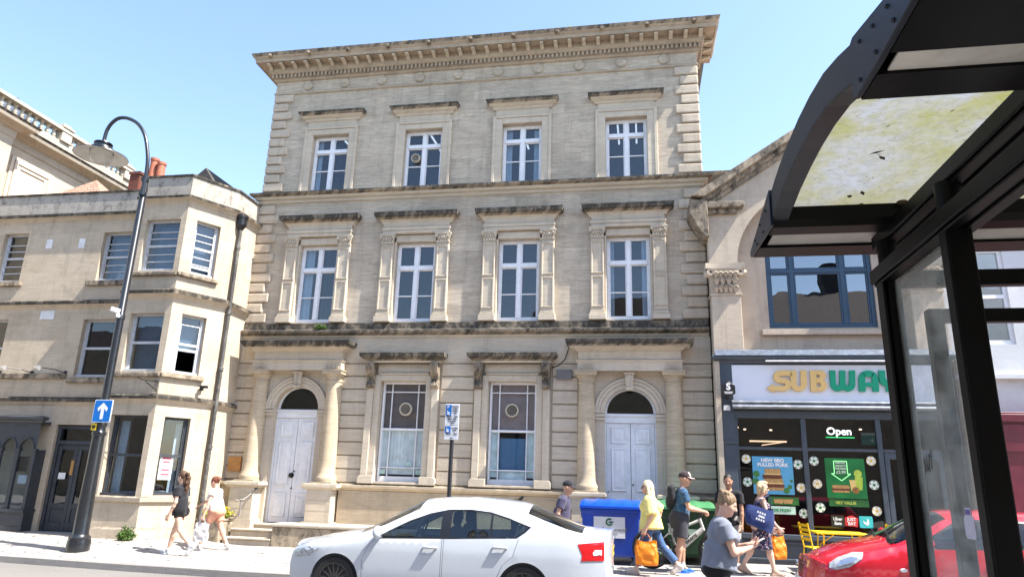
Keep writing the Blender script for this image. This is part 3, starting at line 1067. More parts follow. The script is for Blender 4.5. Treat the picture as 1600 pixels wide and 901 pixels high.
# back and inside: floors keep the rooms dark
w.box(-19.4, XE - .2, 20.0, 20.2, -.2, 8.3)
w.box(-19.4, -19.2, YW + .23, 20.0, -.2, 8.3)
bpart(w, 'wall', M['render'])
r = MB()
for z in (.12, 3.3, 5.8, 8.2):
    r.prism([(-19.2, YW + .25), (-12.1, YW + .25), (-12.1, YB + .25), (-11.0, YB + .25), (-10.55, 15.55), (-10.5, 16.8), (-10.5, 19.9), (-19.2, 19.9)], 'z', z - .1, z)
for z0, z1 in ((.13, 3.19), (3.31, 5.69), (5.81, 8.09)):
    r.box(-19.2, -10.5, 18.2, 18.3, z0, z1)
    r.box(-13.0, -12.9, YW + .3, 18.19, z0, z1)
bpart(r, 'interior_floor', M['room'])

PLAN = [(-12.17, YW), (-12.17, YB), CA, CB, (XE, 16.55)]
PW = [(-19.4, YW), (-12.2, YW)]


def course(prof, name, mats, left=True, mat_i=None):
    m = MB()
    m.mouldx(prof, PLAN, mats=mat_i)
    m.mouldx(prof, PW, mats=mat_i)
    return bpart(m, name, mats)


course([(0, 3.12), (.03, 3.15), (.05, 3.20), (.09, 3.22), (.10, 3.29), (.02, 3.34), (-.01, 3.345)], 'string_course', [M['render'], M['black']], mat_i=[0, 0, 0, 1, 1, 1])
course([(0, 5.62), (.03, 5.66), (.06, 5.70), (.13, 5.74), (.14, 5.82), (.05, 5.87), (-.01, 5.875)], 'string_course', [M['render'], M['black']], mat_i=[0, 0, 0, 1, 1, 1])
course([(0, 8.10), (.03, 8.13), (.05, 8.18), (.14, 8.21), (.15, 8.27), (.02, 8.33), (.0, 8.34)], 'parapet_cornice', [M['render'], M['black']], mat_i=[0, 0, 0, 1, 1, 1])
pm = MB()
pm.mouldx([(.0, 8.34), (.0, 8.83), (.035, 8.835), (.04, 8.88), (-.22, 8.90), (-.22, 8.30)], PLAN, mats=[0, 1, 1, 1, 0])
pm.mouldx([(.0, 8.34), (.0, 8.91), (.035, 8.915), (.04, 8.96), (-.22, 8.98), (-.22, 8.30)], PW, mats=[0, 1, 1, 1, 0])
bpart(pm, 'parapet', [M['parapet'], M['black']])
# sills
sm = MB()
for F, spans in ((FB, ((.0, 1.24, 6.20), (.0, 1.24, 3.73))), (FC, ((-.02, 1.0, 6.20), (-.02, 1.0, 3.73)))):
    for a, b, z in spans:
        vs = [F(a, .0, z), F(b, .0, z), F(b, .09, z + .01), F(a, .09, z + .01), F(a, .0, z + .13), F(b, .0, z + .13), F(b, .09, z + .09), F(a, .09, z + .09)]
        sm.add(vs, [(0, 3, 2, 1), (4, 5, 6, 7), (0, 1, 5, 4), (1, 2, 6, 5), (2, 3, 7, 6), (3, 0, 4, 7)])
for x0, x1, z in ((-14.25, -12.2, 6.26), (-17.3, -16.25, 6.29), (-14.25, -12.2, 3.70), (-19.4, -14.3, 3.80)):
    sm.box(x0, x1, YW - .08, YW + .02, z, z + .13)
bpart(sm, 'sill', M['sooty'], bevel=.012)
# windows
ws = []
BARS = (.17, .32, .66, .80)
FWs = lambda x: x + 19.4
sash(FW_, FWs(-17.16), FWs(-16.38), 6.42, 7.82, None, BARS)
sash(FW_, FWs(-14.02), FWs(-13.02), 6.40, 7.76, None, BARS)
sash(FB, .13, 1.09, 6.35, 7.69, None, BARS)
sash(FC, .27, .89, 6.34, 7.73, None, BARS, open_gap=.12)
sash(FW_, FWs(-17.16), FWs(-16.42), 3.86, 5.38, None, ())
sash(FW_, FWs(-14.12), FWs(-13.10), 3.86, 5.36, None, ())
sash(FB, .15, 1.07, 3.87, 5.28, None, ())
wl = sash(FC, .27, .88, 3.87, 5.31, None, (.86, .5), open_gap=.5)
for F, s0, s1, z0, z1 in ((FB, .3, 1.0, 6.4, 7.6), (FB, .2, 1.0, 3.95, 5.25), (FC, .4, .85, 6.45, 7.7), (FC, .33, .8, 4.45, 5.1), (FW_, FWs(-13.9), FWs(-13.2), 6.5, 7.7)):
    bl = MB()
    bl.add([F(s0, -.34, z0), F(s1, -.34, z0), F(s1, -.34, z1), F(s0, -.34, z1)], [(0, 1, 2, 3)])
    bpart(bl, 'blind', plain('grey_blue_blind', (.15, .2, .25), .9))
# ground floor shop windows with dark frames
for F, s0, s1, z0, z1 in ((FB, .13, 1.09, 1.05, 2.85), (FC, .25, .86, 1.08, 2.84)):
    wf = sash(F, s0, s1, z0, z1, None, (), mat=M['grey_wood'])
    cu = MB()
    n = 14
    a, b = (s0 + .05, s0 + .30) if F is FB else (s1 - .18, s1 - .05)
    cu.loft([[F(lerp(a, b, j / n), -.32 - .03 * math.sin(j * 2.1), zz) for j in range(n + 1)] for zz in (z0 + .02, z1 - .12)], closed=False)
    cu.build('curtain', M['net'], wf, smooth='all')
    sb = MB()
    for k in range(5):
        a = lerp(s0 + .12, s1 - .25, k / 4)
        sb.add([F(a, -.3, z0 + .07), F(a + .14, -.3, z0 + .07), F(a + .14, -.45, z0 + .09), F(a, -.45, z0 + .09)], [(0, 1, 2, 3)])
    sb.build('window_display', M['net'], wf)
    if F is FC:
        pp = MB()
        pp.add([F(.36, -.158, 1.42), F(.66, -.158, 1.42), F(.66, -.158, 1.98), F(.36, -.158, 1.98)], [(0, 1, 2, 3)])
        po = pp.build('paper_notice', plain('white_paper', (.82, .80, .80), .8, .05), wf)
        tx = MB()
        Mx = Matrix(((*[(Vector(F(1, 0, 0)) - Vector(F(0, 0, 0)))[0]], 0, 0, 0), (0, 1, 0, 0), (0, 0, 1, 0), (0, 0, 0, 1)))
        for zz, wd_ in ((1.88, .2), (1.80, .16), (1.62, .18), (1.52, .2)):
            tx.add([F(.51 - wd_ / 2, -.152, zz), F(.51 + wd_ / 2, -.152, zz), F(.51 + wd_ / 2, -.152, zz + .045), F(.51 - wd_ / 2, -.152, zz + .045)], [(0, 1, 2, 3)])
        tx.build('lettering', plain('pink_print', (.6, .12, .16), .8), po)
# the shop's wooden window boards / stone panels under the bay
bp = MB()
bp.mouldx([(.0, .92), (.06, .94), (.07, 1.02), (.0, 1.05)], [(-12.17, YB), CA, (-10.35, 15.4)])
bp.mouldx([(.0, .05), (.05, .06), (.05, .34), (.0, .38)], [(-12.17, YB), CA, (-10.55, 15.06)])
bpart(bp, 'bay_plinth', M['render'])
# double door with transom
d = MB()
x0, x1, y = -14.30, -12.98, YW + .12
for a, b in ((x0, x0 + .09), (x1 - .09, x1)):
    d.box(a, b, y - .05, y + .06, .1, 2.64)
d.box(x0 + .09, x1 - .09, y - .05, y + .06, 2.56, 2.64)
d.box(x0 + .09, x1 - .09, y - .06, y + .06, 2.18, 2.27)
dr = bpart(d, 'shop_door', M['grey_wood'], bevel=.006)
for a, b in ((x0 + .10, (x0 + x1) / 2 - .004), ((x0 + x1) / 2 + .004, x1 - .10)):
    lf = MB()
    lf.box(a, a + .10, y - .02, y + .03, .14, 2.17).box(b - .10, b, y - .02, y + .03, .14, 2.17)
    lf.box(a + .1, b - .1, y - .02, y + .03, .14, .34).box(a + .1, b - .1, y - .02, y + .03, .66, .78).box(a + .1, b - .1, y - .02, y + .03, 2.05, 2.17)
    lf.box(a + .1, b - .1, y - .0, y + .02, .34, .66)
    le = lf.build('door_leaf', M['grey_wood'], dr, bevel=.006)
gl = MB()
gl.add([(x0 + .1, y + .01, .7), (x1 - .1, y + .01, .7), (x1 - .1, y + .01, 2.6), (x0 + .1, y + .01, 2.6)], [(0, 1, 2, 3)])
gl.build('pane', M['glass'], dr)
hd = MB()
hd.tube([(x0 + .14, y - .06, 1.2), (x0 + .27, y - .06, 1.2)], .012, 8)
hd.build('door_handle', M['iron'], dr)
bx = MB()
bx.box(-13.76, -13.68, y - .035, y - .02, 1.45, 1.80)
bx.build('hanging_sign', plain('ochre_card', (.45, .25, .08), .7), dr)
nb = MB()
nb.box(-14.06, -13.86, y - .03, y - .022, 1.35, 1.5)
nb.build('paper_notice', plain('white_card', (.8, .8, .8), .8), dr)
# grey arched shopfront at the far left
sf = thing('arched_shopfront', 'dark grey painted timber shopfront with arched window lights and moulded cornice', 'shopfront', (-15.6, YW - .3, .14))
m = MB()
yq = YW - .30
arches = [(-14.74, 2.02, .20), (-15.24, 2.02, .20), (-15.74, 2.02, .20), (-16.24, 2.02, .2)]
m.wall(-16.6, -14.46, 2.02, 2.64, yq, [(a[0] - .2, a[0] + .2, 2.02, 2.3) for a in arches], .06)
for cx, zc_, rr_ in arches:
    arc = [(cx + rr_ * math.cos(PI * k / 16), zc_ + rr_ * 1.35 * math.sin(PI * k / 16)) for k in range(17)]
    m.prism(arc + [(cx - rr_, 2.31), (cx + rr_, 2.31)], 'y', yq, yq + .05)
    m.prism(arc + [(p[0] + (p[0] - cx) * .12, p[1] + (p[1] - zc_) * .1) for p in arc[::-1]], 'y', yq - .02, yq)
for cx in (-14.99, -15.49, -15.99):
    m.box(cx - .05, cx + .05, yq - .005, yq + .06, .62, 2.02)
    m.box(cx - .08, cx + .08, yq - .03, yq + .06, 1.98, 2.05)
m.box(-14.54, -14.46, yq - .005, yq + .3, .62, 2.02)
m.box(-14.60, -14.44, yq - .03, yq + .06, 1.98, 2.05)
m.box(-16.6, -14.44, yq - .01, yq + .3, .1, .56)
m.box(-16.6, -14.42, yq - .06, yq + .3, .56, .63)
m.box(-16.6, -14.42, yq - .03, yq + .1, .1, .24)
m.box(-16.6, -14.46, yq + .0, yq + .29, 2.641, 2.70)
m.mould([(.0, 2.66), (.03, 2.68), (.06, 2.72), (.14, 2.74), (.15, 2.80), (.0, 2.84)], -16.6, -14.44, yq)
m.build('timber_front', M['grey_wood'], sf, bevel=.006)
gl = MB()
gl.add([(-16.6, yq + .04, .6), (-14.5, yq + .04, .6), (-14.5, yq + .04, 2.3), (-16.6, yq + .04, 2.3)], [(0, 1, 2, 3)])
gl.build('pane', M['glass'], sf)
q = MB()
q.box(-14.86, -14.62, yq + .06, yq + .07, 1.22, 1.42)
q.build('paper_notice', M['net'], sf)
q = MB()
q.box(-15.0, -14.74, yq + .10, yq + .12, 1.5, 1.86)
q.build('dark_picture', plain('dark_print', (.02, .02, .025), .4), sf)
# white plates on the wall
pl = MB()
for a, b, c, e in ((-15.76, -15.57, 7.34, 7.61), (-14.74, -14.56, 7.33, 7.60), (-15.46, -15.04, 5.37, 5.60)):
    q = MB()
    q.box(a, b, YW - .012, YW + .01, c, e)
    bpart(q, 'white_wall_patch', plain('white_patch', (.72, .72, .72), .8))
# sign lamps
for x in (-15.33, -14.34, -16.3):
    q = MB()
    q.cbox((x, YW - .02, 3.94), (.06, .05, .12))
    q.tube([(x, YW - .04, 3.95), (x - .1, YW - .25, 4.0), (x - .3, YW - .5, 4.02)], .012, 6)
    lp = bpart(q, 'sign_lamp', M['iron'])
    q = MB()
    q.lathe([(.03, -.06), (.06, .07), (.0, .07)], (x - .36, YW - .55, 4.0), 12, axis='x')
    q.build('lamp_head', plain('pale_metal', (.6, .6, .6), .35, metal=.6), lp, smooth=True)
# iron sign bracket and wall camera on the bay
q = MB()
q.tube([(-10.98, YB - .02, 3.62), (-11.0, YB - .55, 3.60), (-11.05, YB - .62, 3.66)], .012, 6)
q.tube([(-10.98, YB - .02, 3.42), (-11.0, YB - .4, 3.58)], .01, 6)
for k in range(6):
    q.tube([(-10.96, YB - .03, 3.36 + k * .05), (-10.9, YB - .10, 3.38 + k * .05), (-10.97, YB - .12, 3.4 + k * .05)], .008, 5)
bpart(q, 'sign_bracket', M['iron'])
q = MB()
a = Vector(FC(.98, .06, 3.58))
q.cbox(a, (.04, .1, .12)).cbox(a + Vector((.1, -.06, .02)), (.18, .06, .06))
bpart(q, 'wall_camera', M['iron'])
# drainpipe with hopper
q = MB()
px, py = XE + .10, 15.62
q.tube([(px, py, 7.85), (px, py, .2)], .047, 12)
for z in (7.3, 5.55, 4.1, 2.2, 1.0):
    q.lathe([(.047, -.05), (.062, -.04), (.062, .04), (.047, .05)], (px, py, z), 12)
dp = bpart(q, 'drainpipe', plain('weathered_iron_pipe', (.09, .085, .08), .7, .4, 3, dirt=.8, dirtcol=(.26, .24, .21)), smooth=True)
q = MB()
q.lathe([(.06, -.18), (.13, -.06), (.14, .12), (.16, .14), (.16, .2), (.12, .2)], (px, py, 7.98), 12)
q.build('hopper', M['iron'], dp)
# roofs behind the parapet
M['tile'] = stone('clay_roof_tiles', (.42, .24, .17), (.30, .18, .13), .22, .16, .012, .2, .5, runs=.1, ledge=0, joints=1.0, bump=.9)
q = MB()
q.add([(-18.6, 16.2, 8.8), (-15.0, 16.2, 8.8), (-15.0, 19.2, 8.8), (-18.6, 19.2, 8.8), (-16.85, 17.7, 10.5)], [(0, 1, 4), (1, 2, 4), (2, 3, 4), (3, 0, 4)])
q.box(-19.3, -12.3, 15.7, 20, 8.3, 8.79)
bpart(q, 'hipped_roof', M['tile'])
q = MB()
q.prism([(-12.75, 9.5), (-11.45, 9.2), (-12.08, 10.08)], 'y', 16.4, 19)
q.box(-12.2, -10.5, 15.8, 20, 8.2, 8.8)
bpart(q, 'dark_roof', plain('slate_dark', (.07, .06, .055), .8, .3, 5), bevel=.02)
q = MB()
q.box(-15.36, -15.02, 17.35, 17.72, 9.0, 10.46)
q.box(-15.39, -14.99, 17.32, 17.75, 10.46, 10.54)
ch = bpart(q, 'chimney', stone('red_brick', (.17, .062, .045), (.12, .05, .038), .215, .075, .009, .1, .3, ledge=.2, joints=1))
q = MB()
q.box(-14.9, -14.2, 17.5, 17.9, 9.0, 10.4)
bpart(q, 'rendered_chimney', M['parapet'])
M['pot'] = plain('terracotta_pot', (.40, .135, .075), .7, .2, 6)
for x in (-14.83, -14.56):
    q = MB()
    zz = .15 if x < -14.7 else 0
    q.lathe([(.13, 10.4), (.115, 10.85 + zz), (.135, 10.87 + zz), (.135, 10.95 + zz), (.10, 10.95 + zz), (.1, 10.7)], (x, 17.65, 0), 16)
    bpart(q, 'chimney_pot', M['pot'], smooth=True)

# ================================================================== the tall building with the balustrade, behind
TX = -20.0
TB = thing('balustraded_building', 'tall classical stone building at the left with a balustrade along its roof edge', 'building', (-24, 18, 0))
q = MB()
q.box(-30, TX - .02, 14.0, 23.0, -.2, 12.15)
q.build('wall', stone('pale_classical_stone', (.46, .40, .31), (.41, .35, .265), .9, .33, .002, .2, .3, runs=.2), TB)
q = MB()
pr = [(.0, 11.75), (.03, 11.78), (.04, 12.0), (.12, 12.04), (.20, 12.10), (.42, 12.13), (.45, 12.22), (.50, 12.30), (.05, 12.36), (.02, 12.78), (-.1, 12.78)]
rows = [[(TX + p, 13.0, z), (TX + p, 23.0 + p, z), (-30, 23.0 + p, z)] for p, z in pr]
for i in range(len(rows) - 1):
    q.loft([rows[i], rows[i + 1]], 1 if i in (6, 7) else 0, closed=False)
q.box(-30, TX + .05, 13, 23.0, 12.3, 12.78)
# the pavilion that breaks forward near us
q.box(TX - .5, TX + .42, 12.5, 17.0, -.2, 11.9)
rows = [[(TX + .42 + p, 12.0, z), (TX + .42 + p, 17.0 + p, z), (TX - .2, 17.0 + p, z)] for p, z in pr[:8]]
for i in range(len(rows) - 1):
    q.loft([rows[i], rows[i + 1]], 1 if i in (6,) else 0, closed=False)
q.build('cornice', [stone('balustrade_stone', (.44, .39, .31), (.38, .335, .265), 1.1, .5, .002, .2, .7, runs=.4), M['black']], TB)
M['bal'] = stone('baluster_stone', (.52, .46, .37), (.46, .40, .32), 2, 2, .001, .1, .7, runs=.3)
q = MB()
q.prism([(TX - .24, 13.14), (TX - .24, 13.22), (TX - .18, 13.28), (TX + .10, 13.28), (TX + .16, 13.22), (TX + .16, 13.14)], 'y', 13.0, 22.75)
q.build('rail', M['bal'], TB)
for y in (16.0, 19.22, 22.4):
    q = MB()
    q.box(TX - .2, TX + .13, y - .22, y + .22, 12.78, 13.141)
    q.box(TX - .24, TX + .17, y - .25, y + .25, 13.283, 13.36)
    q.box(TX - .16, TX + .08, y - .17, y + .17, 13.36, 13.46)
    q.build('pier', M['bal'], TB, bevel=.015)
b0 = None
prof = [(.085, 0), (.085, .035), (.05, .05), (.065, .075), (.078, .12), (.06, .18), (.04, .23), (.05, .25), (.04, .27), (.06, .30), (.08, .325), (.08, .36)]
q = MB()
q.lathe(prof, (0, 0, 0), 14)
ys = [13.3 + .265 * i for i in range(10)] + [16.42 + .263 * i for i in range(10)] + [19.62 + .257 * i for i in range(11)]
for y in ys:
    if b0 is None:
        b0 = q.build('baluster', M['bal'], TB, local=True, smooth=True)
        o = b0
    else:
        o = b0.copy()
        COL.objects.link(o)
    o.location = (TX - .04 + 24, y - 18, 12.78)
# blind window with moulded frame
q = MB()
for d_, a in ((.03, 0), (.08, .12), (.05, .24)):
    y0, y1, z0, z1 = 17.45 + a, 19.15 - a, 9.4, 11.45 - a
    q.box(TX - .03, TX + d_, y0, y0 + .12, z0, z1).box(TX - .03, TX + d_, y1 - .12, y1, z0, z1).box(TX - .03, TX + d_ - .001, y0 + .12, y1 - .12, z1 - .12, z1)
q.box(TX - .02, TX + .015, 17.8, 18.8, 9.4, 11.1)
q.build('blind_window', M['dressed'], TB, bevel=.01)
q = MB()
q.box(TX - 1.5, TX - .6, 17.0, 18.4, 12.7, 13.2)
q.prism([(17.0, 13.2), (18.4, 13.2), (17.7, 13.75)], 'x', TX - 1.5, TX - .6)
q.build('roof_lantern', plain('blue_grey_slate', (.10, .12, .16), .6), TB)
# ================================================================== the gabled building with the sandwich shop
GB = thing('gabled_building', 'gabled stone building with a big arched upper window above a dark grey sandwich shop', 'building', (4.25, 16.3, .1))
CX = 4.25
M['gstone'] = stone('grey_cream_stone', (.53, .45, .36), (.47, .39, .30), 1.4, .9, .0015, .25, .55, runs=.35, joints=.3)
M['grender'] = stone('pinkish_render', (.49, .41, .33), (.44, .36, .285), 3, 3, .001, .15, .45, runs=.35, joints=.1, bump=.15)
M['shop'] = plain('slate_blue_shop_paint', (.055, .072, .095), .45, .1, 3, dirt=.2, dirtcol=(.14, .15, .16))
M['bluewin'] = plain('blue_window_paint', (.03, .068, .115), .45, .1, 5)


def gp(mb, name, mat, par=None, **k):
    return mb.build(name, mat, par or GB, **k)


w = MB()
w.wall(1.80, 6.70, 4.45, 8.4, 16.36, [(3.10, 5.44, 5.20, 7.62)], .14)
w.box(1.79, 6.75, 20, 20.2, 0, 8.2)
gp(w, 'wall', M['grender'])
# gable front: pilasters, arch, kneelers, raking cornice
a = MB()
rad = 1.83
arc = [(CX + rad * math.cos(PI * k / 40), 6.66 + rad * math.sin(PI * k / 40)) for k in range(41)]
poly = [(CX + rad, 6.6), (6.72, 6.6), (6.72, 8.3), (CX + .0, 9.95), (1.78, 8.3), (1.78, 6.6), (CX - rad, 6.6)] + arc[::-1]
a.prism(poly, 'y', 16.0, 16.38)
gp(a, 'arched_front', M['gstone'])
k = MB()
for s in (-1, 1):
    P = lambda x: CX + s * x
    # raking cornice: three stepped layers following the slope
    for (t0, t1, y0) in ((.0, .13, 15.93), (.13, .25, 15.86), (.25, .46, 15.76)):
        pts = [(P(2.52), 8.05 + t0), (P(0), 9.72 + t0 + .02), (P(0), 9.72 + t1 + .02), (P(2.85), 7.86 + t1)]
        k.prism(pts, 'y', y0, 16.6)
    # kneeler block at the foot and the short level cornice
    k.prism([(P(2.87), 8.26), (P(2.90), 7.9), (P(2.75), 7.62), (P(2.56), 7.3), (P(2.46), 7.3), (P(2.46), 8.2)], 'y', 15.80, 16.5)
    k.prism([(P(2.46), 8.02), (P(2.30), 8.02), (P(1.64), 8.02), (P(1.62), 8.06), (P(1.62), 8.16), (P(2.46), 8.18)], 'y', 15.80, 16.02)
    k.prism([(P(2.46), 7.90), (P(1.78), 7.90), (P(1.74), 8.018), (P(2.46), 8.018)], 'y', 15.90, 16.02)
gp(k, 'raking_cornice', M['sooty'], bevel=.015)
for s in (-1, 1):
    x0, x1 = sorted((CX + s * 1.80, CX + s * 2.46))
    q = MB()
    q.box(x0, x1, 16.0, 16.4, 4.4, 5.92)
    q.box(x0 - .0, x1 + .0, 16.001, 16.4, 5.925, 6.6)
    q.box(x0 - .03, x1 + .03, 15.97, 16.4, 5.90, 5.955)
    pl = gp(q, 'pilaster', M['gstone'], bevel=.01)
    # leafy capital
    c = MB()
    xc = (x0 + x1) / 2
    rnd = random.Random(5)
    c.loft([[(xc - h, 16.2, z), (xc - h, 16.0 - p, z), (xc + h, 16.0 - p, z), (xc + h, 16.2, z)] for h, p, z in ((.32, .01, 5.95), (.33, .02, 6.15), (.36, .06, 6.4), (.40, .11, 6.53))], closed=False)
    c.prism([(xc - .44, 16.2), (xc - .44, 15.86), (xc - .2, 15.91), (xc + .2, 15.91), (xc + .44, 15.86), (xc + .44, 16.2)], 'z', 6.53, 6.66)
    for row, (z, n, sz) in enumerate(((6.03, 5, .085), (6.2, 4, .095), (6.36, 5, .075))):
        for i in range(n):
            x = lerp(x0 + .06, x1 - .06, (i + .5) / n)
            yy = 16.0 - .04 - row * .025
            # a curling acanthus leaf
            for j in range(5):
                ang = (j - 2) * .45
                tip = (x + math.sin(ang) * sz * .8, yy - .05, z + math.cos(ang) * sz * 1.15)
                c.tube([(x, yy, z - sz * .7), ((x + tip[0]) / 2, yy - .035, (z + tip[2]) / 2), tip, (tip[0], yy - .09, tip[2] - .03)], [.02, .026, .02, .008], 6)
    for sx in (-1, 1):
        for rr in (.085, .05):
            c.lathe([(rr * .55, -.03), (rr, -.045), (rr, .03)], (xc + sx * .33, 15.90, 6.44), 12, axis='y')
        c.lathe([(.05, -.1), (.09, -.06), (.09, .1)], (xc + sx * .38, 15.98, 6.42), 10, axis='x')
    c.build('capital', M['gstone'], pl, smooth=True)
# upper window: three lights with transom
m = MB()
y = 16.44
m.box(3.10, 3.19, y - .03, y + .07, 5.20, 7.62).box(5.35, 5.44, y - .03, y + .07, 5.20, 7.62)
m.box(3.19, 5.35, y - .03, y + .07, 5.20, 5.30).box(3.19, 5.35, y - .03, y + .07, 7.54, 7.62)
for x in (3.68, 4.80):
    m.box(x - .05, x + .05, y - .02, y + .06, 5.30, 7.54)
m.box(3.19, 5.35, y - .022, y + .058, 6.54, 6.62)
for a_, b_ in ((3.19, 3.63), (3.73, 4.75), (4.85, 5.35)):
    for z0, z1 in ((5.30, 6.54), (6.62, 7.54)):
        m.box(a_, a_ + .04, y - .005, y + .05, z0, z1).box(b_ - .04, b_, y - .005, y + .05, z0, z1)
        m.box(a_ + .04, b_ - .04, y - .005, y + .05, z0, z0 + .04).box(a_ + .04, b_ - .04, y - .005, y + .05, z1 - .04, z1)
wf = gp(m, 'window', M['bluewin'], bevel=.006)
g = MB()
g.add([(3.15, y + .03, 5.25), (5.4, y + .03, 5.25), (5.4, y + .03, 7.58), (3.15, y + .03, 7.58)], [(0, 1, 2, 3)])
g.build('pane', glass('upper_shop_glass', (.25, .3, .34), 4.0, base=.08), wf)
q = MB()
q.box(2.92, 5.62, 16.24, 16.37, 5.02, 5.15)
gp(q, 'sill', M['grender'], bevel=.01)
q = MB()
q.box(2.0, 6.6, 16.6, 20, 4.4, 4.5)
q.box(2.0, 6.6, 18.0, 18.1, 4.5, 8.0)
gp(q, 'interior_floor', M['room'])
# roof slopes behind the gable
q = MB()
for s in (-1, 1):
    q.add([(CX, 16.5, 9.9), (CX + s * 2.7, 16.5, 8.15), (CX + s * 2.7, 24, 8.15), (CX, 24, 9.9)], [(0, 1, 2, 3)])
gp(q, 'roof', M['tile'])
q = MB()
q.box(1.77, 3.2, 18.5, 20, 8, 10.2)
gp(q, 'parapet', M['black'])

# ---- shopfront
s = MB()
s.box(1.80, 6.72, 15.92, 16.4, 4.40, 4.46)
s.mould([(.0, 4.30), (.03, 4.33), (.05, 4.37), (.13, 4.40), (.16, 4.43), (.16, 4.47), (.0, 4.62), (-.1, 4.62)], 1.88, 6.62, 15.99)
s.box(1.89, 2.16, 15.97, 16.35, .12, 4.36).box(6.34, 6.6, 15.97, 16.35, .12, 4.36)
s.box(2.16, 6.34, 16.03, 16.35, 3.12, 4.36)
s.box(1.86, 2.19, 15.94, 16.0, 2.55, 2.62).box(1.87, 2.18, 15.95, 16.0, .12, .5)
s.box(2.16, 6.34, 15.99, 16.03, 3.12, 3.28)
# glazing bars
s.box(2.16, 2.22, 16.02, 16.12, .72, 3.12)
for x in (3.58, 5.09):
    s.box(x - .05, x + .05, 16.02, 16.12, .72 if x < 5 else .14, 3.12)
s.box(2.22, 5.04, 16.03, 16.11, 2.44, 2.50).box(5.14, 6.34, 16.03, 16.11, 2.44, 2.50)
s.box(2.16, 5.09, 16.0, 16.12, .62, .72)
s.box(2.16, 5.09, 16.06, 16.3, .12, .62)
for a_, b_ in ((2.25, 3.5), (3.64, 5.0)):
    s.box(a_, b_, 16.03, 16.07, .20, .24).box(a_, b_, 16.03, 16.07, .53, .57).box(a_, a_ + .05, 16.03, 16.068, .24, .53).box(b_ - .05, b_, 16.03, 16.068, .24, .53)
# shop door
s.box(5.16, 5.26, 16.05, 16.11, .14, 2.44).box(6.2, 6.3, 16.05, 16.11, .14, 2.44).box(5.26, 6.2, 16.05, 16.11, .14, .4).box(5.26, 6.2, 16.05, 16.11, 2.3, 2.44)
sh = gp(s, 'shopfront', M['shop'], bevel=.006)
g = MB()
g.add([(2.2, 16.08, .65), (6.34, 16.08, .65), (6.34, 16.08, 3.12), (2.2, 16.08, 3.12)], [(0, 1, 2, 3)])
g.build('pane', glass('shop_glass', (.42, .44, .45), 1.3, base=.0), sh)
aw = MB()
aw.prism([(15.98, 3.30), (15.80, 3.30), (15.78, 3.34), (15.80, 3.37), (15.86, 3.40), (15.82, 3.44), (15.86, 3.48), (15.98, 3.50)], 'x', 2.10, 6.40)
aw.build('awning_box', plain('grey_awning_box', (.16, .18, .21), .35, .2, 3, dirt=.4, dirtcol=(.55, .55, .55)), sh, bevel=.006)
ld = MB()
ld.add([(1.79, 15.80, 4.474), (6.71, 15.80, 4.474), (6.71, 15.99, 4.63), (1.79, 15.99, 4.63)], [(0, 1, 2, 3)])
ld.build('lead_flashing', plain('worn_lead_flashing', (.05, .075, .12), .6, .3, 6, dirt=.5, dirtcol=(.26, .27, .29)), sh)
stn = MB()
stn.box(1.775, 1.885, 15.93, 16.3, .1, 4.36)
gp(stn, 'stone_jamb', M['gstone'])
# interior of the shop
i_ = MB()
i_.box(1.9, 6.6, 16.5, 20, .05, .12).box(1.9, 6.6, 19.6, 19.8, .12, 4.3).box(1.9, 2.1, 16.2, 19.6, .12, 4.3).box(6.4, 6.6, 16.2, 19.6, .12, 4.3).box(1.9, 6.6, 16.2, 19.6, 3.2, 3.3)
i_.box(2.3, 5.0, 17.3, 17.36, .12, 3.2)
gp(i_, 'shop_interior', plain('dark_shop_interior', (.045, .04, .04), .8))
lm = MB()
lm.bar((2.55, 16.7, 2.66), (3.35, 16.7, 2.66), .03, .035).bar((3.35, 16.7, 2.66), (2.9, 17.2, 2.60), .02, .02)
gp(lm, 'shop_strip_light', emit('warm_strip_lamp', (1.0, .66, .42), 1.1))
rnd = random.Random(11)
for x in (2.3, 2.5, 4.3, 4.9, 5.7, 3.0):
    q = MB()
    q.lathe([(0, -.02), (.03, -.015), (.03, .01)], (x, 16.5 + rnd.random() * .5, 2.95 + rnd.uniform(-.12, .12)), 8)
    gp(q, 'spot_lamp', emit('warm_bulb', (1, .75, .5), 2.0))

# ---- the shop sign: white board with cut letters
sg = thing('shop_sign', 'white fascia sign with yellow and green letters above the sandwich shop window', 'sign', (4.25, 16.0, 3.9))
q = MB()
q.box(2.15, 6.35, 15.965, 16.028, 3.49, 4.28)
q.build('sign_board', plain('white_sign_panel', (.74, .77, .84), .35, .03, 1), sg, bevel=.004)
q = MB()
q.box(2.86, 5.66, 15.80, 15.86, 4.335, 4.365)
for x in (2.95, 3.6, 4.25, 4.9, 5.55):
    q.box(x - .02, x + .02, 15.86, 15.99, 4.35, 4.37)
q.build('light_bar', plain('white_trough_light', (.85, .85, .85), .4), sg)
YEL, GRN = plain('yellow_letter_face', (.74, .50, .19), .45, .05, 2), plain('green_letter_face', (.0, .30, .16), .45, .05, 2)


def arcpts(cx, cz, r, a0, a1, n=10, rz_=None):
    return [(cx + r * math.cos(R(lerp(a0, a1, k / n))), cz + (rz_ or r) * math.sin(R(lerp(a0, a1, k / n)))) for k in range(n + 1)]


def letter(polys, x, ch, mat, sl=.06):
    """polys in letter units 0..1 high, placed at x on the board"""
    m = MB()
    for p in polys:
        m.prism([(x + (a + b * sl) * .47, 3.70 + b * .455) for a, b in p], 'y', 15.905, 15.963)
    return m.build('letter', mat, sg, bevel=.005)


LS = {}
th = .27
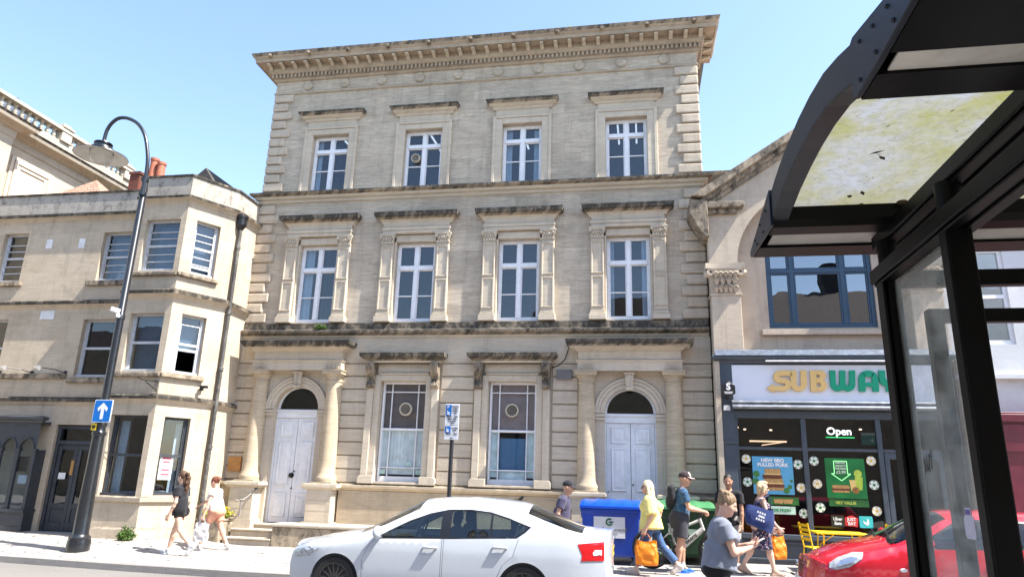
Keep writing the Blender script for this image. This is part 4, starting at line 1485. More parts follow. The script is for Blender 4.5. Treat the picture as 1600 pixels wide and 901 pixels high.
# S: heavy curves ending in an arrow at the lower left
S = ([(.80, 1.0)] + arcpts(.33, .70, .30, 90, 180, 8) + arcpts(.30, .66, .27, 180, 262, 6) + [(.50, .37)] + arcpts(.50, .305, .055, 80, -90, 6)
     + [(.0, .25), (.02, .36), (-.28, .12), (.06, -.08), (.03, .02)] + arcpts(.50, .31, .31, -90, 80, 10) + [(.36, .64)] + arcpts(.36, .69, .05, 250, 100, 5) + [(.88, .745)])
LS['S'] = [S]
U = [(.0, 1.0), (.0, .33)] + arcpts(.36, .33, .36, 180, 360, 16, .34) + [(.72, 1.0), (.45, 1.0), (.45, .33)] + arcpts(.36, .33, .09, 360, 180, 8) + [(.27, 1.0)]
LS['U'] = [U]
B = [(.0, 1.0), (.0, .0), (.46, .0)] + arcpts(.46, .28, .28, -90, 60, 8) + [(.56, .53)] + arcpts(.44, .75, .25, -60, 90, 8)
Bh1 = [(.27, .80), (.42, .80), (.42, .64), (.27, .64)]
LS['B'] = [[(0, 0), (.27, 0), (.27, 1), (0, 1)], [(.27, 1), (.27, .80), (.40, .80), (.42, .72), (.40, .64), (.27, .64), (.27, .40), (.42, .40), (.46, .31), (.42, .20), (.27, .20), (.27, 0)] + arcpts(.46, .28, .28, -90, 55, 8) + [(.58, .53)] + arcpts(.46, .76, .24, -55, 90, 8)]
W_ = [(.0, 1.0), (.02, .38)] + arcpts(.33, .36, .31, 178, 300, 12, .36) + [(.56, .07)] + arcpts(.79, .36, .31, 240, 362, 12, .36) + [(1.12, 1.0), (.86, 1.0), (.84, .36)] + arcpts(.76, .36, .08, 0, -180, 6) + [(.70, 1.0), (.44, 1.0), (.42, .36)] + arcpts(.34, .36, .08, 0, -180, 6) + [(.26, 1.0)]
LS['W'] = [W_]
A_ = [(.0, .0), (.0, .60)] + arcpts(.42, .60, .42, 180, 0, 16, .42) + [(.84, 0), (.58, 0), (.58, .24), (.27, .24), (.27, 0)]
LS['A'] = [[(0, 0), (.27, 0), (.27, .98 - .17), (.13, .9)] + arcpts(.42, .58, .42, 130, 180, 6, .42)[0:], [(.27, .24), (.57, .24), (.57, .42), (.27, .42)], [(.57, 0), (.84, 0)] + arcpts(.42, .58, .42, 0, 50, 6, .42) + [(.57, .81)], [(.27, .70), (.57, .70), (.69, .90)] + arcpts(.42, .58, .42, 50, 130, 6, .42) + [(.14, .9)]]
Y_ = [(.0, 1.0), (.27, 1.0), (.27, .66)] + arcpts(.40, .66, .12, 180, 360, 8, .13) + [(.53, 1.05), (.44, 1.02), (.68, 1.3), (.92, 1.02), (.80, 1.05), (.80, .60)] + arcpts(.42, .58, .38, 0, -62, 6, .36) + [(.57, 0), (.28, 0), (.28, .26)] + arcpts(.40, .58, .40, 242, 182, 6, .36)
LS['Y'] = [Y_]
for chh, x, mt in (('S', 2.99, YEL), ('U', 3.36, YEL), ('B', 3.77, YEL), ('W', 4.17, GRN), ('A', 4.76, GRN), ('Y', 5.17, GRN)):
    letter(LS[chh], x, chh, mt, .05)

# projecting hexagonal sign, small white plate
hx = thing('hanging_sign', 'small black hexagonal sign with a white letter on the shop pilaster', 'sign', (2.02, 15.85, 3.7))
q = MB()
hexp = [(2.02 + .17 * math.cos(R(90 + 60 * k)), 3.70 + .18 * math.sin(R(90 + 60 * k))) for k in range(6)]
q.prism(hexp, 'y', 15.70, 15.78)
q.box(1.98, 2.06, 15.78, 15.98, 3.52, 3.60)
q.build('sign_body', M['iron'], hx, bevel=.008)
tx = MB()
put(tx, Matrix.Translation((2.02, 15.695, 3.755)), text_mb('S', .2, .006, .008))
tx.box(1.93, 2.11, 15.693, 15.699, 3.635, 3.65).box(1.94, 2.10, 15.693, 15.699, 3.605, 3.62)
tx.build('lettering', plain('white_letter', (.8, .8, .8), .5), hx)
wp = MB()
wp.box(1.93, 2.07, 15.945, 15.968, 3.27, 3.38)
wp.build('wall_plate', plain('white_plate', (.75, .75, .75), .5), sh)

# ---- things in the shop window
def flat(m, x0, x1, z0, z1, y, mi=0, d=.002):
    m.box(x0, x1, y - d, y, z0, z1, mi)


YG = 16.06
po = thing('poster', 'blue sandwich poster with white lettering in the left shop window', 'poster', (2.9, YG, 1.9))
m = MB()
flat(m, 2.48, 3.31, 1.52, 2.30, YG)
m.build('sheet', plain('sky_blue_print', (.10, .38, .62), .5, .05), po)
m = MB()
for x, z, r_ in ((2.55, 1.93, .10), (3.22, 1.68, .1), (3.26, 1.80, .07), (2.53, 1.78, .1), (2.62, 1.62, .10), (3.15, 1.60, .09)):
    m.lathe([(0, -.0035), (r_ * (.45 if x > 3.2 else .7), -.0035), (r_ * (.45 if x > 3.2 else .7), -.002)], (x, YG - .0004 * len(m.f) / 28, z), 14, axis='y')
m.build('printed_leaves', plain('green_print', (.05, .20, .05), .6), po)
# the sandwich: layers of bread and filling
m = MB()
BR, MEAT, CH = plain('toasted_bread_print', (.55, .32, .12), .6, .3, 30), plain('pulled_meat_print', (.20, .055, .025), .6, .5, 40), plain('cheese_print', (.75, .55, .2), .6)
for z0, z1, x0, x1, mi in ((1.60, 1.66, 2.72, 3.10, 0), (1.66, 1.73, 2.68, 3.12, 1), (1.73, 1.76, 2.70, 3.1, 2), (1.76, 1.84, 2.70, 3.10, 0), (1.84, 1.92, 2.67, 3.08, 1), (1.92, 1.95, 2.7, 3.06, 2), (1.95, 2.05, 2.72, 3.06, 0)):
    b_ = .02
    m.prism([(x0 + b_, z0), (x1 - b_, z0), (x1, lerp(z0, z1, .4)), (x1 - b_, z1), (x0 + b_, z1), (x0, lerp(z0, z1, .6))], 'y', YG - .008, YG - .002, mi)
m.build('printed_sandwich', [BR, MEAT, CH], po)
tx = MB()
put(tx, Matrix.Translation((2.90, YG - .006, 2.22)), text_mb('NEW BBQ', .105, .003, .005))
put(tx, Matrix.Translation((2.90, YG - .006, 2.125)), text_mb('PULLED PORK', .10, .003, .005))
tx.build('lettering', plain('white_print', (.8, .82, .85), .6), po)

po = thing('poster', 'green glowing offer poster with a down arrow in the right shop window', 'poster', (4.35, YG, 1.9))
m = MB()
flat(m, 3.96, 4.75, 1.48, 2.30, YG)
m.build('sheet', plain('green_offer_print', (.01, .20, .05), .4, .3, 2), po)
m = MB()
ar = [(4.14, 2.24), (4.40, 2.24), (4.40, 1.98), (4.46, 1.98), (4.27, 1.84), (4.08, 1.98), (4.14, 1.98)]
for a_, b_ in zip(ar, ar[1:] + ar[:1]):
    m.bar((a_[0], YG - .004, a_[1]), (b_[0], YG - .004, b_[1]), .004, .012, up=(0, 0, 1) if abs(a_[1] - b_[1]) < .2 else (1, 0, 0))
m.build('arrow_outline', emit('neon_green_glow', (.35, 1.0, .4), .75), po)  # printed arrow whose neon glow is added as emission
tx = MB()
for s_, z, sz in (('SUBWAY', 2.205, .05), ("WHAT'S", 2.14, .055), ('THE DEAL', 2.085, .05), ('£2.99', 2.01, .085)):
    put(tx, Matrix.Translation((4.27, YG - .006, z)), text_mb(s_, sz, .002, .002))
tx.build('lettering', plain('pale_print', (.75, .85, .7), .6), po)
m = MB()
for z0, z1, x0, x1, mi in ((1.60, 1.64, 4.06, 4.42, 0), (1.64, 1.68, 4.05, 4.43, 1), (1.68, 1.75, 4.06, 4.42, 0)):
    m.prism([(x0 + .03, z0), (x1 - .03, z0), (x1, lerp(z0, z1, .4)), (x1 - .03, z1), (x0 + .03, z1), (x0, lerp(z0, z1, .6))], 'y', YG - .008, YG - .002, mi)
m.build('printed_sandwich', [BR, MEAT], po)
m = MB()
m.prism([(4.44, 1.64), (4.58, 1.64), (4.56, 1.86), (4.42, 1.86)], 'y', YG - .006, YG - .003)
m.build('printed_bag', CH, po)
m = MB()
m.prism([(4.55, 1.66), (4.66, 1.66), (4.69, 1.92), (4.53, 1.92)], 'y', YG - .007, YG - .004)
m.lathe([(0, -.006), (.08, -.005)], (4.60, YG, 1.99), 16, axis='y')
m.build('printed_cup', plain('lime_print', (.45, .6, .08), .6), po)
m = MB()
m.lathe([(0, -.010), (.07, -.008)], (4.53, YG, 1.65), 16, axis='y')
m.build('printed_cookie', plain('cookie_print', (.42, .20, .06), .6, .6, 60), po)

for lbl, x0, x1, z0, z1, c, txt in (('long green strip sign under the blue sandwich poster', 2.76, 3.38, 1.31, 1.47, (.03, .17, .03), ''), ('pale mint strip sign below the green strip in the left shop window', 2.77, 3.30, 1.12, 1.28, (.45, .62, .52), 'MADE FRESH'),
                                 ('dark green value strip below the offer poster', 3.98, 4.76, 1.32, 1.46, (.02, .13, .03), 'VRY VALUE')):
    o = thing('strip_sign', lbl, 'poster', ((x0 + x1) / 2, YG, z0))
    m = MB()
    flat(m, x0, x1, z0, z1, YG)
    m.build('sheet', plain('strip_print', c, .5, .2, 8), o)
    if txt:
        tx = MB()
        put(tx, Matrix.Translation(((x0 + x1) / 2 - .06, YG - .005, (z0 + z1) / 2)), text_mb(txt, .08, .002, .003))
        tx.build('lettering', plain('yellow_green_print', (.5, .6, .1) if z0 > 1.2 else (.05, .25, .12), .6), o)
    else:
        m = MB()
        for xx in (2.98, 3.17):
            m.prism([(xx - .09, 1.34), (xx + .07, 1.34), (xx + .1, 1.43), (xx - .11, 1.43)], 'y', YG - .006, YG - .003)
        m.build('printed_tray', BR, o)

BW, BGR, BYE = plain('white_ball_print', (.78, .80, .76), .5), plain('green_ball_patch', (.02, .22, .06), .5), plain('yellow_ball_patch', (.75, .50, .05), .5)
balls = [(2.36, 2.24, 1, 'yellow and white football sticker at the top left, beside the blue poster'), (3.42, 2.15, 0, 'green and white football sticker at the upper right of the blue poster'),
         (2.36, 1.76, 0, 'green and white football sticker halfway down, left of the blue poster'), (3.45, 1.67, 1, 'yellow and white football sticker at the lower right of the blue poster'),
         (3.46, 1.15, 0, 'green and white football sticker low beside the middle window post'), (3.75, 2.23, 0, 'green and white football sticker at the upper left of the green offer poster'),
         (3.78, 1.76, 1, 'yellow and white football sticker left of the green offer poster'), (3.80, 1.28, 0, 'green and white football sticker left of the value strip'),
         (4.89, 2.26, 1, 'yellow and white football sticker at the upper right of the offer poster'), (4.90, 1.77, 0, 'green and white football sticker right of the offer poster'),
         (4.90, 1.25, 1, 'yellow and white football sticker above the delivery stickers at the right')]
for x, z, yl, lbl in balls:
    o = thing('football_sticker', lbl, 'sticker', (x, YG, z), 'football stickers on the shop glass')
    m = MB()
    m.lathe([(0, -.003), (.092, -.003), (.095, .0)], (x, YG, z), 24, axis='y')
    m.build('disc', BW, o)
    m = MB()
    pent = lambda cx, cz, r_, a_: [(cx + r_ * math.cos(R(a_ + 72 * k)), cz + r_ * math.sin(R(a_ + 72 * k))) for k in range(5)]
    m.prism(pent(x, z, .034, 90), 'y', YG - .006, YG - .004)
    for k in range(5):
        a_ = R(90 + 72 * k)
        a2 = [R(90 + 72 * k + d_) for d_ in (-17, 0, 17)]
        m.prism([(x + .056 * math.cos(a_), z + .056 * math.sin(a_))] + [(x + .089 * math.cos(q_), z + .089 * math.sin(q_)) for q_ in a2], 'y', YG - .006, YG - .004)
    m.build('ball_patches', BYE if yl else BGR, o)

for x, c, lbl, t1 in ((4.12, (.015, .02, .012), 'black delivery sticker with two short words on the shop glass', ('Uber', 'Eats')), (4.39, (.62, .03, .03), 'red delivery sticker reading just eat on the shop glass', ('JUST', 'EAT')), (4.67, (.05, .50, .50), 'teal delivery sticker with a white bird-like mark on the shop glass', ())):
    o = thing('delivery_sticker', lbl, 'sticker', (x, YG, 1.03))
    m = MB()
    if c[0] > .5:
        m.prism([(x - .13, .94), (x + .11, .92), (x + .13, 1.09), (x + .01, 1.15), (x - .13, 1.10)], 'y', YG - .003, YG)
    else:
        m.prism([(x - .12, .91), (x + .12, .91), (x + .13, .93), (x + .13, 1.12), (x + .12, 1.14), (x - .12, 1.14), (x - .13, 1.12), (x - .13, .93)], 'y', YG - .003, YG)
    m.build('patch', plain('sticker_print', c, .5), o)
    tx = MB()
    for j, s_ in enumerate(t1):
        put(tx, Matrix.Translation((x, YG - .006, 1.065 - j * .085)), text_mb(s_, .085, .002, .003))
    if not t1:
        tx.prism([(x - .06, 1.06), (x - .05, 1.0), (x + .02, .95), (x + .06, 1.0), (x + .05, 1.08), (x + .02, 1.09), (x + .02, 1.03), (x - .02, 1.02)], 'y', YG - .006, YG - .004)
    tx.build('lettering', plain('white_sticker_print', (.8, .8, .78), .6), o)

op = thing('open_sign', 'white lit lettering of the open sign with green underline', 'sign', (4.36, 16.25, 2.85))
tx = MB()
put(tx, Matrix.Translation((4.36, 16.25, 2.87)), text_mb('Open', .225, .01, .004))
tx.build('lettering', emit('lit_white_letters', (1, 1, 1), 1.6), op)
m = MB()
m.box(4.08, 4.66, 16.24, 16.25, 2.735, 2.755)
m.build('underline', emit('lit_green_line', (.05, .9, .25), 1.0), op)
ex = thing('exit_sign', 'small teal exit sign seen inside the shop doorway', 'sign', (5.1, 16.6, 2.72))
m = MB()
m.box(4.9, 5.32, 16.58, 16.60, 2.62, 2.82)
m.build('panel', plain('teal_sign', (.03, .30, .28), .5), ex)
m = MB()
m.box(4.9, 5.32, 16.575, 16.58, 2.82, 2.88)
m.prism([(5.2, 2.66), (5.24, 2.66), (5.24, 2.78), (5.2, 2.78)], 'y', 16.572, 16.578).prism([(5.08, 2.72), (5.14, 2.77), (5.14, 2.67)], 'y', 16.572, 16.578)
m.build('pictogram', plain('pale_teal', (.6, .75, .72), .5), ex)

# ================================================================== white building further right with the maroon shop
WB = thing('white_building', 'white painted building with sash windows above a maroon shopfront, behind the shelter', 'building', (10, 16, .1))
q = MB()
q.wall(6.76, 16, 3.2, 8.6, 16.1, [(7.2, 8.05, 4.75, 6.9), (9.6, 10.6, 4.75, 6.9)], .15)
q.box(6.76, 16, 16.7, 20, 3.3, 8.6)
q.box(6.76, 16, 16.02, 16.1, 6.95, 7.1)
q.box(6.76, 16, 15.95, 16.1, 4.0, 4.08)
q.build('wall', plain('white_stucco', (.62, .62, .64), .85, .08, 2, bump=.3, dirt=.3, dirtcol=(.45, .44, .43)), WB)
for x0, x1 in ((7.2, 8.05), (9.6, 10.6)):
    q = MB()
    q.box(x0, x0 + .07, 16.15, 16.25, 4.75, 6.9).box(x1 - .07, x1, 16.15, 16.25, 4.75, 6.9).box(x0 + .07, x1 - .07, 16.15, 16.25, 4.75, 4.85).box(x0 + .07, x1 - .07, 16.15, 16.25, 5.78, 5.86).box(x0 + .07, x1 - .07, 16.15, 16.25, 6.83, 6.9)
    wf = q.build('window', M['win_white'], WB)
    q = MB()
    q.add([(x0, 16.2, 4.75), (x1, 16.2, 4.75), (x1, 16.2, 6.9), (x0, 16.2, 6.9)], [(0, 1, 2, 3)])
    q.build('pane', M['glass'], wf)
q = MB()
q.box(7.0, 15, 15.9, 16.5, .1, 3.3)
q.box(6.95, 15, 15.8, 16.1, 3.1, 3.25)
q.box(7.4, 8.0, 15.86, 15.9, 2.5, 3.05)
q.box(6.95, 7.3, 15.84, 15.9, .1, 3.1).box(8.1, 8.3, 15.84, 15.9, .1, 2.4).box(8.1, 15, 15.85, 15.9, 2.4, 2.5)
q.build('shopfront', plain('maroon_shop_paint', (.15, .012, .03), .4, .2, 3), WB, bevel=.01)
q = MB()
q.box(6.765, 7.0, 15.85, 16.5, .1, 4.4)
q.build('stone_pier', M['gstone'], WB)
q = MB()
q.tube([(7.0, 15.9, 4.3), (7.0, 15.5, 4.35), (6.98, 15.35, 4.25)], .02, 8)
q.cbox((6.98, 15.45, 4.2), (.12, .3, .12))
q.build('wall_camera', M['win_white'], WB)

# ---- opposite terrace, seen only mirrored in the windows
TB2 = thing('stone_terrace', 'stone terrace with dark tiled roof across the street, mirrored in the windows', 'building', (8, -8, 0))
q = MB()
q.box(-7, 30, -16, -8, -.2, 10.3)
q.box(-60, -7, -16, -8, -.2, 9)
q.box(-7.0, 30, -8.25, -7.9, 10.0, 10.35)
q.build('wall', stone('terrace_stone', (.46, .38, .28), (.40, .32, .23), .9, .3, .003), TB2)
q = MB()
q.prism([(-8.0, 10.3), (-16, 10.3), (-12, 13.6)], 'x', -6.5, 30)
q.prism([(-8.0, 9), (-16, 9), (-12, 11)], 'x', -60, -7.0)
q.build('roof', plain('dark_clay_tile', (.055, .04, .035), .85, .5, 9), TB2)
for x in (-19.5, 2.5, 12):
    q = MB()
    q.box(x, x + 1.0, -13, -12, 6, 15.5 if x > 0 else 15)
    q.build('chimney', M['dark'], TB2)
# ================================================================== steps, low walls, planting
st = thing('stone_steps', 'two worn stone steps up to the left white door', 'steps', (-9.0, 16, .0))
for k, (y0, z1) in enumerate(((15.72, .17), (16.02, .345), (16.32, .455))):
    q = MB()
    q.box(-9.62, -8.40, y0 + .02, 16.9, -.1, z1 - .045)
    q.box(-9.62, -8.39, y0 - .015, 16.9, z1 - .045, z1)
    q.build('step', stone('step_stone', (.46, .40, .32), (.38, .33, .26), .62, .6, .004, .1, .5, joints=1, ledge=.0), st, bevel=.015, bseg=2)
M['rough'] = stone('rough_mottled_stone', (.40, .33, .24), (.34, .28, .20), 1.9, 3, .002, .25, .9, soot=.25, runs=.5, bump=.6, ledge=.25)
lw = thing('low_wall', 'low rough stone wall with pale coping in front of the tall building', 'wall', (-5, 15.9, 0))
q = MB()
q.box(-8.38, -1.5, 15.72, 16.5, -.2, .44)
q.build('wall', M['rough'], lw, bevel=.02, bseg=2)
q = MB()
q.box(-8.40, -1.5, 15.69, 16.5, .443, .52)
q.build('coping', stone('coping_stone', (.50, .44, .35), (.42, .37, .30), 1.3, 9, .004, .1, .4, ledge=.1), lw, bevel=.025, bseg=2)
pw = thing('planter_wall', 'short mottled stone planter wall left of the steps', 'planter', (-10.1, 15.8, 0))
q = MB()
q.box(-10.6, -9.66, 15.62, 16.4, -.2, .50)
q.build('wall', M['rough'], pw, bevel=.03, bseg=2)
q = MB()
q.box(-10.62, -9.64, 15.59, 16.4, .502, .57)
q.build('coping', M['rough'], pw, bevel=.03, bseg=2)


def leafmat(name, c):
    t = NT(name)
    oi = t.n('NewGeometry').outputs['Random Per Island']
    col = t.mix(oi, tuple(k * .55 for k in c), tuple(min(1, k * 1.5) for k in c))
    b = t.bsdf(col, .55)
    tr = t.n('BsdfTranslucent', {0: col}).outputs[0]
    t.out(t.n('MixShader', {0: .35, 1: b, 2: tr}).outputs[0])
    return t.m


def tuft(name, label, cat, c, size, n, mat, seed, flowers=None):
    """a bushy plant of many small leaves on thin stems"""
    rnd = random.Random(seed)
    o = thing(name, label, cat, c)
    lv, sm, fl = MB(), MB(), MB()
    for i in range(n):
        a, rr = rnd.uniform(0, 2 * PI), rnd.random() ** .6
        top = Vector((c[0] + math.cos(a) * rr * size[0], c[1] + math.sin(a) * rr * size[1], c[2] + size[2] * (1 - .55 * rr * rr) * rnd.uniform(.6, 1.05)))
        base = Vector((c[0] + math.cos(a) * rr * size[0] * .5, c[1] + math.sin(a) * rr * size[1] * .5, c[2]))
        sm.tube([base, lerp(base, top, .6) + Vector((0, 0, .02)), top], [.004, .003, .002], 4)
        for k in range(9):
            p = lerp(base, top, rnd.uniform(.25, 1))
            d = Vector((rnd.gauss(0, 1), rnd.gauss(0, 1), rnd.gauss(.3, .7))).normalized()
            s = d.cross(Vector((rnd.gauss(0, 1), rnd.gauss(0, 1), rnd.gauss(0, 1)))).normalized()
            L = rnd.uniform(.035, .07)
            lv.add([p, p + d * L * .5 + s * L * .28, p + d * L, p + d * L * .5 - s * L * .28], [(0, 1, 2, 3)])
        if flowers and rnd.random() < .8:
            for k in range(5):
                d = Vector((rnd.gauss(0, 1), rnd.gauss(0, 1), rnd.gauss(.5, .6))).normalized()
                s = d.cross(Vector((rnd.gauss(0, 1), rnd.gauss(0, 1), 1))).normalized()
                fl.add([top, top + d * .025 + s * .014, top + d * .04, top + d * .025 - s * .014], [(0, 1, 2, 3)])
    lv.build('leaves', mat, o)
    sm.build('stems', mat, o)
    if flowers:
        fl.build('flowers', flowers, o)
    return o


LEAF, LIME = leafmat('green_leaf', (.085, .16, .03)), leafmat('lime_leaf', (.26, .30, .03))
tuft('flowering_plant', 'yellow-green flowering plant filling the stone planter by the steps', 'plant', (-10.05, 15.95, .52), (.52, .25, .36), 150, LIME, 4, plain('yellow_petal', (.70, .55, .03), .6))
tuft('weed', 'green weed growing at the foot of the bay window wall', 'plant', (-10.98, 14.22, .12), (.26, .14, .34), 60, LEAF, 9)
tuft('weed', 'small weed rooted in the sill course over the left white door', 'plant', (-8.05, 16.44, 5.28), (.22, .08, .14), 22, LEAF, 12)
# seasonal leaves fallen by the kerb
# ================================================================== street lamp
M['lamp'] = plain('black_lamp_paint', (.012, .014, .018), .32, .2, 9, coat=.3, dirt=.25, dirtcol=(.06, .06, .06))
LX, LY, LZ = -11.1, 13.03, -.01
lp = thing('street_lamp', 'tall black swan-neck street lamp with wide shallow shade at the kerb', 'street lamp', (LX, LY, LZ))
q = MB()
q.lathe([(.205, 0), (.215, .06), (.215, .22), (.20, .27), (.205, .30), (.16, .34), (.15, .37), (.145, .9), (.125, 1.7), (.118, 2.30), (.14, 2.33), (.14, 2.37), (.115, 2.40), (.105, 2.48), (.125, 2.52),
         (.125, 2.56), (.085, 2.62), (.082, 2.8), (.080, 4.80), (.092, 4.81), (.092, 4.9), (.078, 4.92), (.07, 8.2), (.06, 8.22)], (LX, LY, LZ), 28)
q.build('post', M['lamp'], lp, smooth=True)
q = MB()
ax = LX - .02
arm = [(ax + .06, 7.7), (ax + .06, 8.35), (ax + .0, 8.75), (ax - .15, 9.2), (ax - .38, 9.52), (ax - .68, 9.70), (ax - .95, 9.73), (ax - 1.13, 9.60), (ax - 1.22, 9.40), (ax - 1.24, 9.15)]
def smooth_pts(pts, n=6):
    out = []
    for i in range(len(pts) - 1):
        p0, p1, p2, p3 = pts[max(i - 1, 0)], pts[i], pts[i + 1], pts[min(i + 2, len(pts) - 1)]
        for k in range(n):
            t_ = k / n
            out.append(tuple(.5 * (2 * b + (c - a) * t_ + (2 * a - 5 * b + 4 * c - d) * t_ ** 2 + (3 * b - a - 3 * c + d) * t_ ** 3) for a, b, c, d in zip(p0, p1, p2, p3)))
    return out + [pts[-1]]


q.tube([(a, LY - .075, z) for a, z in smooth_pts(arm)], .042, 14)
for z in (7.75, 8.1):
    q.lathe([(.05, -.04), (.085, -.03), (.085, .03), (.05, .04)], (ax + .03, LY - .04, z), 14)
q.build('swan_neck_arm', M['lamp'], lp, smooth=True)
hx_, hz_ = ax - 1.24, 8.86
q = MB()
q.lathe([(.05, .30), (.06, .26), (.20, .22), (.205, .20), (.17, .18), (.17, .12), (.24, .10), (.25, .06), (.23, .03), (.26, .0)], (hx_, LY - .07, hz_), 24)
q.lathe([(.23, .02), (.40, -.02), (.58, -.10), (.585, -.115)], (hx_, LY - .07, hz_), 32, caps=False)
hd = q.build('lamp_head', M['lamp'], lp, smooth=True)
q = MB()
q.lathe([(.58, -.112), (.40, -.035), (.24, .005), (.22, -.03), (.0, -.03)], (hx_, LY - .07, hz_), 32, caps=False)
q.build('shade_underside', plain('dull_white_enamel', (.62, .60, .56), .5, .1, 4), hd, smooth=True)
q = MB()
q.lathe([(.25, -.03), (.25, -.12), (.20, -.24), (.10, -.31), (.0, -.33)], (hx_, LY - .07, hz_), 24, caps=False)
q.build('glass_bowl', glass('lamp_bowl_glass', (.93, .94, .94), 1.2), hd, smooth=True)
sg = thing('one_way_sign', 'blue square one-way sign with white upward arrow on the lamp post', 'sign', (LX + .06, LY - .14, 2.8))
sx, sz, sy = -10.99, 2.795, LY - .15
q = MB()
rr = lambda w_, h_, r_: [(sx + sgn_x * (w_ - r_) + r_ * math.cos(R(a)), sz + sgn_z * (h_ - r_) + r_ * math.sin(R(a))) for sgn_x, sgn_z, a0 in ((1, 1, 0), (-1, 1, 90), (-1, -1, 180), (1, -1, 270)) for a in (a0, a0 + 30, a0 + 60, a0 + 90)]
q.prism(rr(.215, .235, .03), 'y', sy, sy + .012)
q.build('plate', plain('white_sign_edge', (.80, .82, .85), .4), sg)
q = MB()
q.prism(rr(.20, .22, .025), 'y', sy - .003, sy - .0005)
q.build('blue_field', plain('sign_blue', (.0, .15, .52), .35, .05, 3), sg)
q = MB()
q.prism([(sx - .035, sz - .17), (sx + .035, sz - .17), (sx + .035, sz + .05), (sx + .10, sz - .01), (sx + .12, sz + .06), (sx, sz + .17), (sx - .12, sz + .06), (sx - .10, sz - .01), (sx - .035, sz + .05)], 'y', sy - .006, sy - .0035)
q.build('arrow', plain('sign_white', (.82, .83, .85), .4), sg)
q = MB()
q.box(sx - .02, sx + .02, sy + .012, LY - .07, sz - .2, sz + .2)
q.build('clamp', M['lamp'], sg)
ys_ = thing('lamp_number_sticker', 'small yellow number plate on the lamp post under the blue sign', 'sticker', (LX - .03, LY - .1, 2.47))
q = MB()
q.box(LX - .10, LX + .02, LY - .135, LY - .128, 2.40, 2.54)
q.build('plate', plain('yellow_plate', (.75, .50, .02), .5), ys_)
q = MB()
q.box(LX - .075, LX - .005, LY - .139, LY - .1355, 2.435, 2.5)
q.build('dark_mark', M['iron'], ys_)
cb = thing('lamp_sensor', 'small white box strapped to the middle of the lamp post', 'sensor', (LX, LY - .1, 4.95))
q = MB()
q.cbox((LX - .04, LY - .14, 4.97), (.16, .14, .10), rot=Matrix.Rotation(R(15), 3, 'Y')).cbox((LX + .02, LY - .1, 4.85), (.06, .1, .08))
q.build('box', M['win_white'], cb, bevel=.015)
# lamp-post label patches
# ================================================================== parking sign
pk = thing('parking_sign', 'thin black post with white and blue disabled parking plates behind the white car', 'sign', (-3.46, 13.0, .05))
q = MB()
q.tube([(-3.46, 13.04, 0), (-3.46, 13.04, 3.0)], .04, 14)
q.build('post', M['lamp'], pk, smooth=True)
WHT, BLU, INK = plain('sign_white_plate', (.62, .63, .66), .4, .06), plain('parking_blue', (.0, .13, .48), .4), plain('sign_ink', (.02, .02, .025), .5)
y = 12.985
for z0, z1 in ((2.635, 3.03), (2.36, 2.625)):
    q = MB()
    q.prism([(-3.60, z0), (-3.325, z0), (-3.325, z1), (-3.60, z1)], 'y', y, y + .012)
    pp = q.build('sign_plate', WHT, pk, bevel=.004)
    b = MB()
    hb = .20 if z1 > 2.8 else .12
    b.box(-3.59, -3.48, y - .003, y - .0005, z1 - .02 - hb, z1 - .015)
    b.build('blue_panel', BLU, pp)
    t_ = MB()
    if z1 > 2.8:
        put(t_, Matrix.Translation((-3.545, y - .006, z1 - .06)), text_mb('P', .085, .002, .001))
    zz = z1 - .155 if z1 > 2.8 else z1 - .075
    t_.lathe([(.022, -.001), (.029, -.001), (.029, .001), (.022, .001)], (-3.537, y - .005, zz - .022), 14, axis='y')
    t_.bar((-3.56, y - .005, zz + .035), (-3.552, y - .005, zz - .005), .012, .004, up=(0, 1, 0)).bar((-3.552, y - .005, zz - .005), (-3.515, y - .005, zz - .01), .012, .004, up=(0, 1, 0))
    t_.lathe([(0, -.002), (.012, -.002)], (-3.562, y - .005, zz + .05), 10, axis='y')
    t_.build('symbols', WHT, pp)
    t_ = MB()
    L = ([('Disabled', -3.405, .045), ('badge', -3.405, .045), ('holders', -3.405, .045), ('only', -3.405, .045)], [('Mon - Sat', -3.46, .055), ('Max stay', -3.46, .05), ('3 hours', -3.46, .05)]) if z1 > 2.8 else ([('Loading', -3.405, .05), ('only', -3.405, .05)], [('Mon - Sat', -3.46, .055)])
    for j, (s_, x_, h_) in enumerate(L[0]):
        put(t_, Matrix.Translation((x_, y - .004, z1 - .045 - j * .042)), text_mb(s_, h_ * .85, .002, .001))
    for j, (s_, x_, h_) in enumerate(L[1]):
        put(t_, Matrix.Translation((x_, y - .004, (z1 - .235 if z1 > 2.8 else z1 - .155) - j * .045)), text_mb(s_, h_, .002, .001))
    t_.prism([(-3.49, z0 + .03), (-3.46, z0 + .045), (-3.46, z0 + .036), (-3.42, z0 + .036), (-3.42, z0 + .024), (-3.46, z0 + .024), (-3.46, z0 + .015)], 'y', y - .005, y - .003)
    t_.build('lettering', INK, pp)

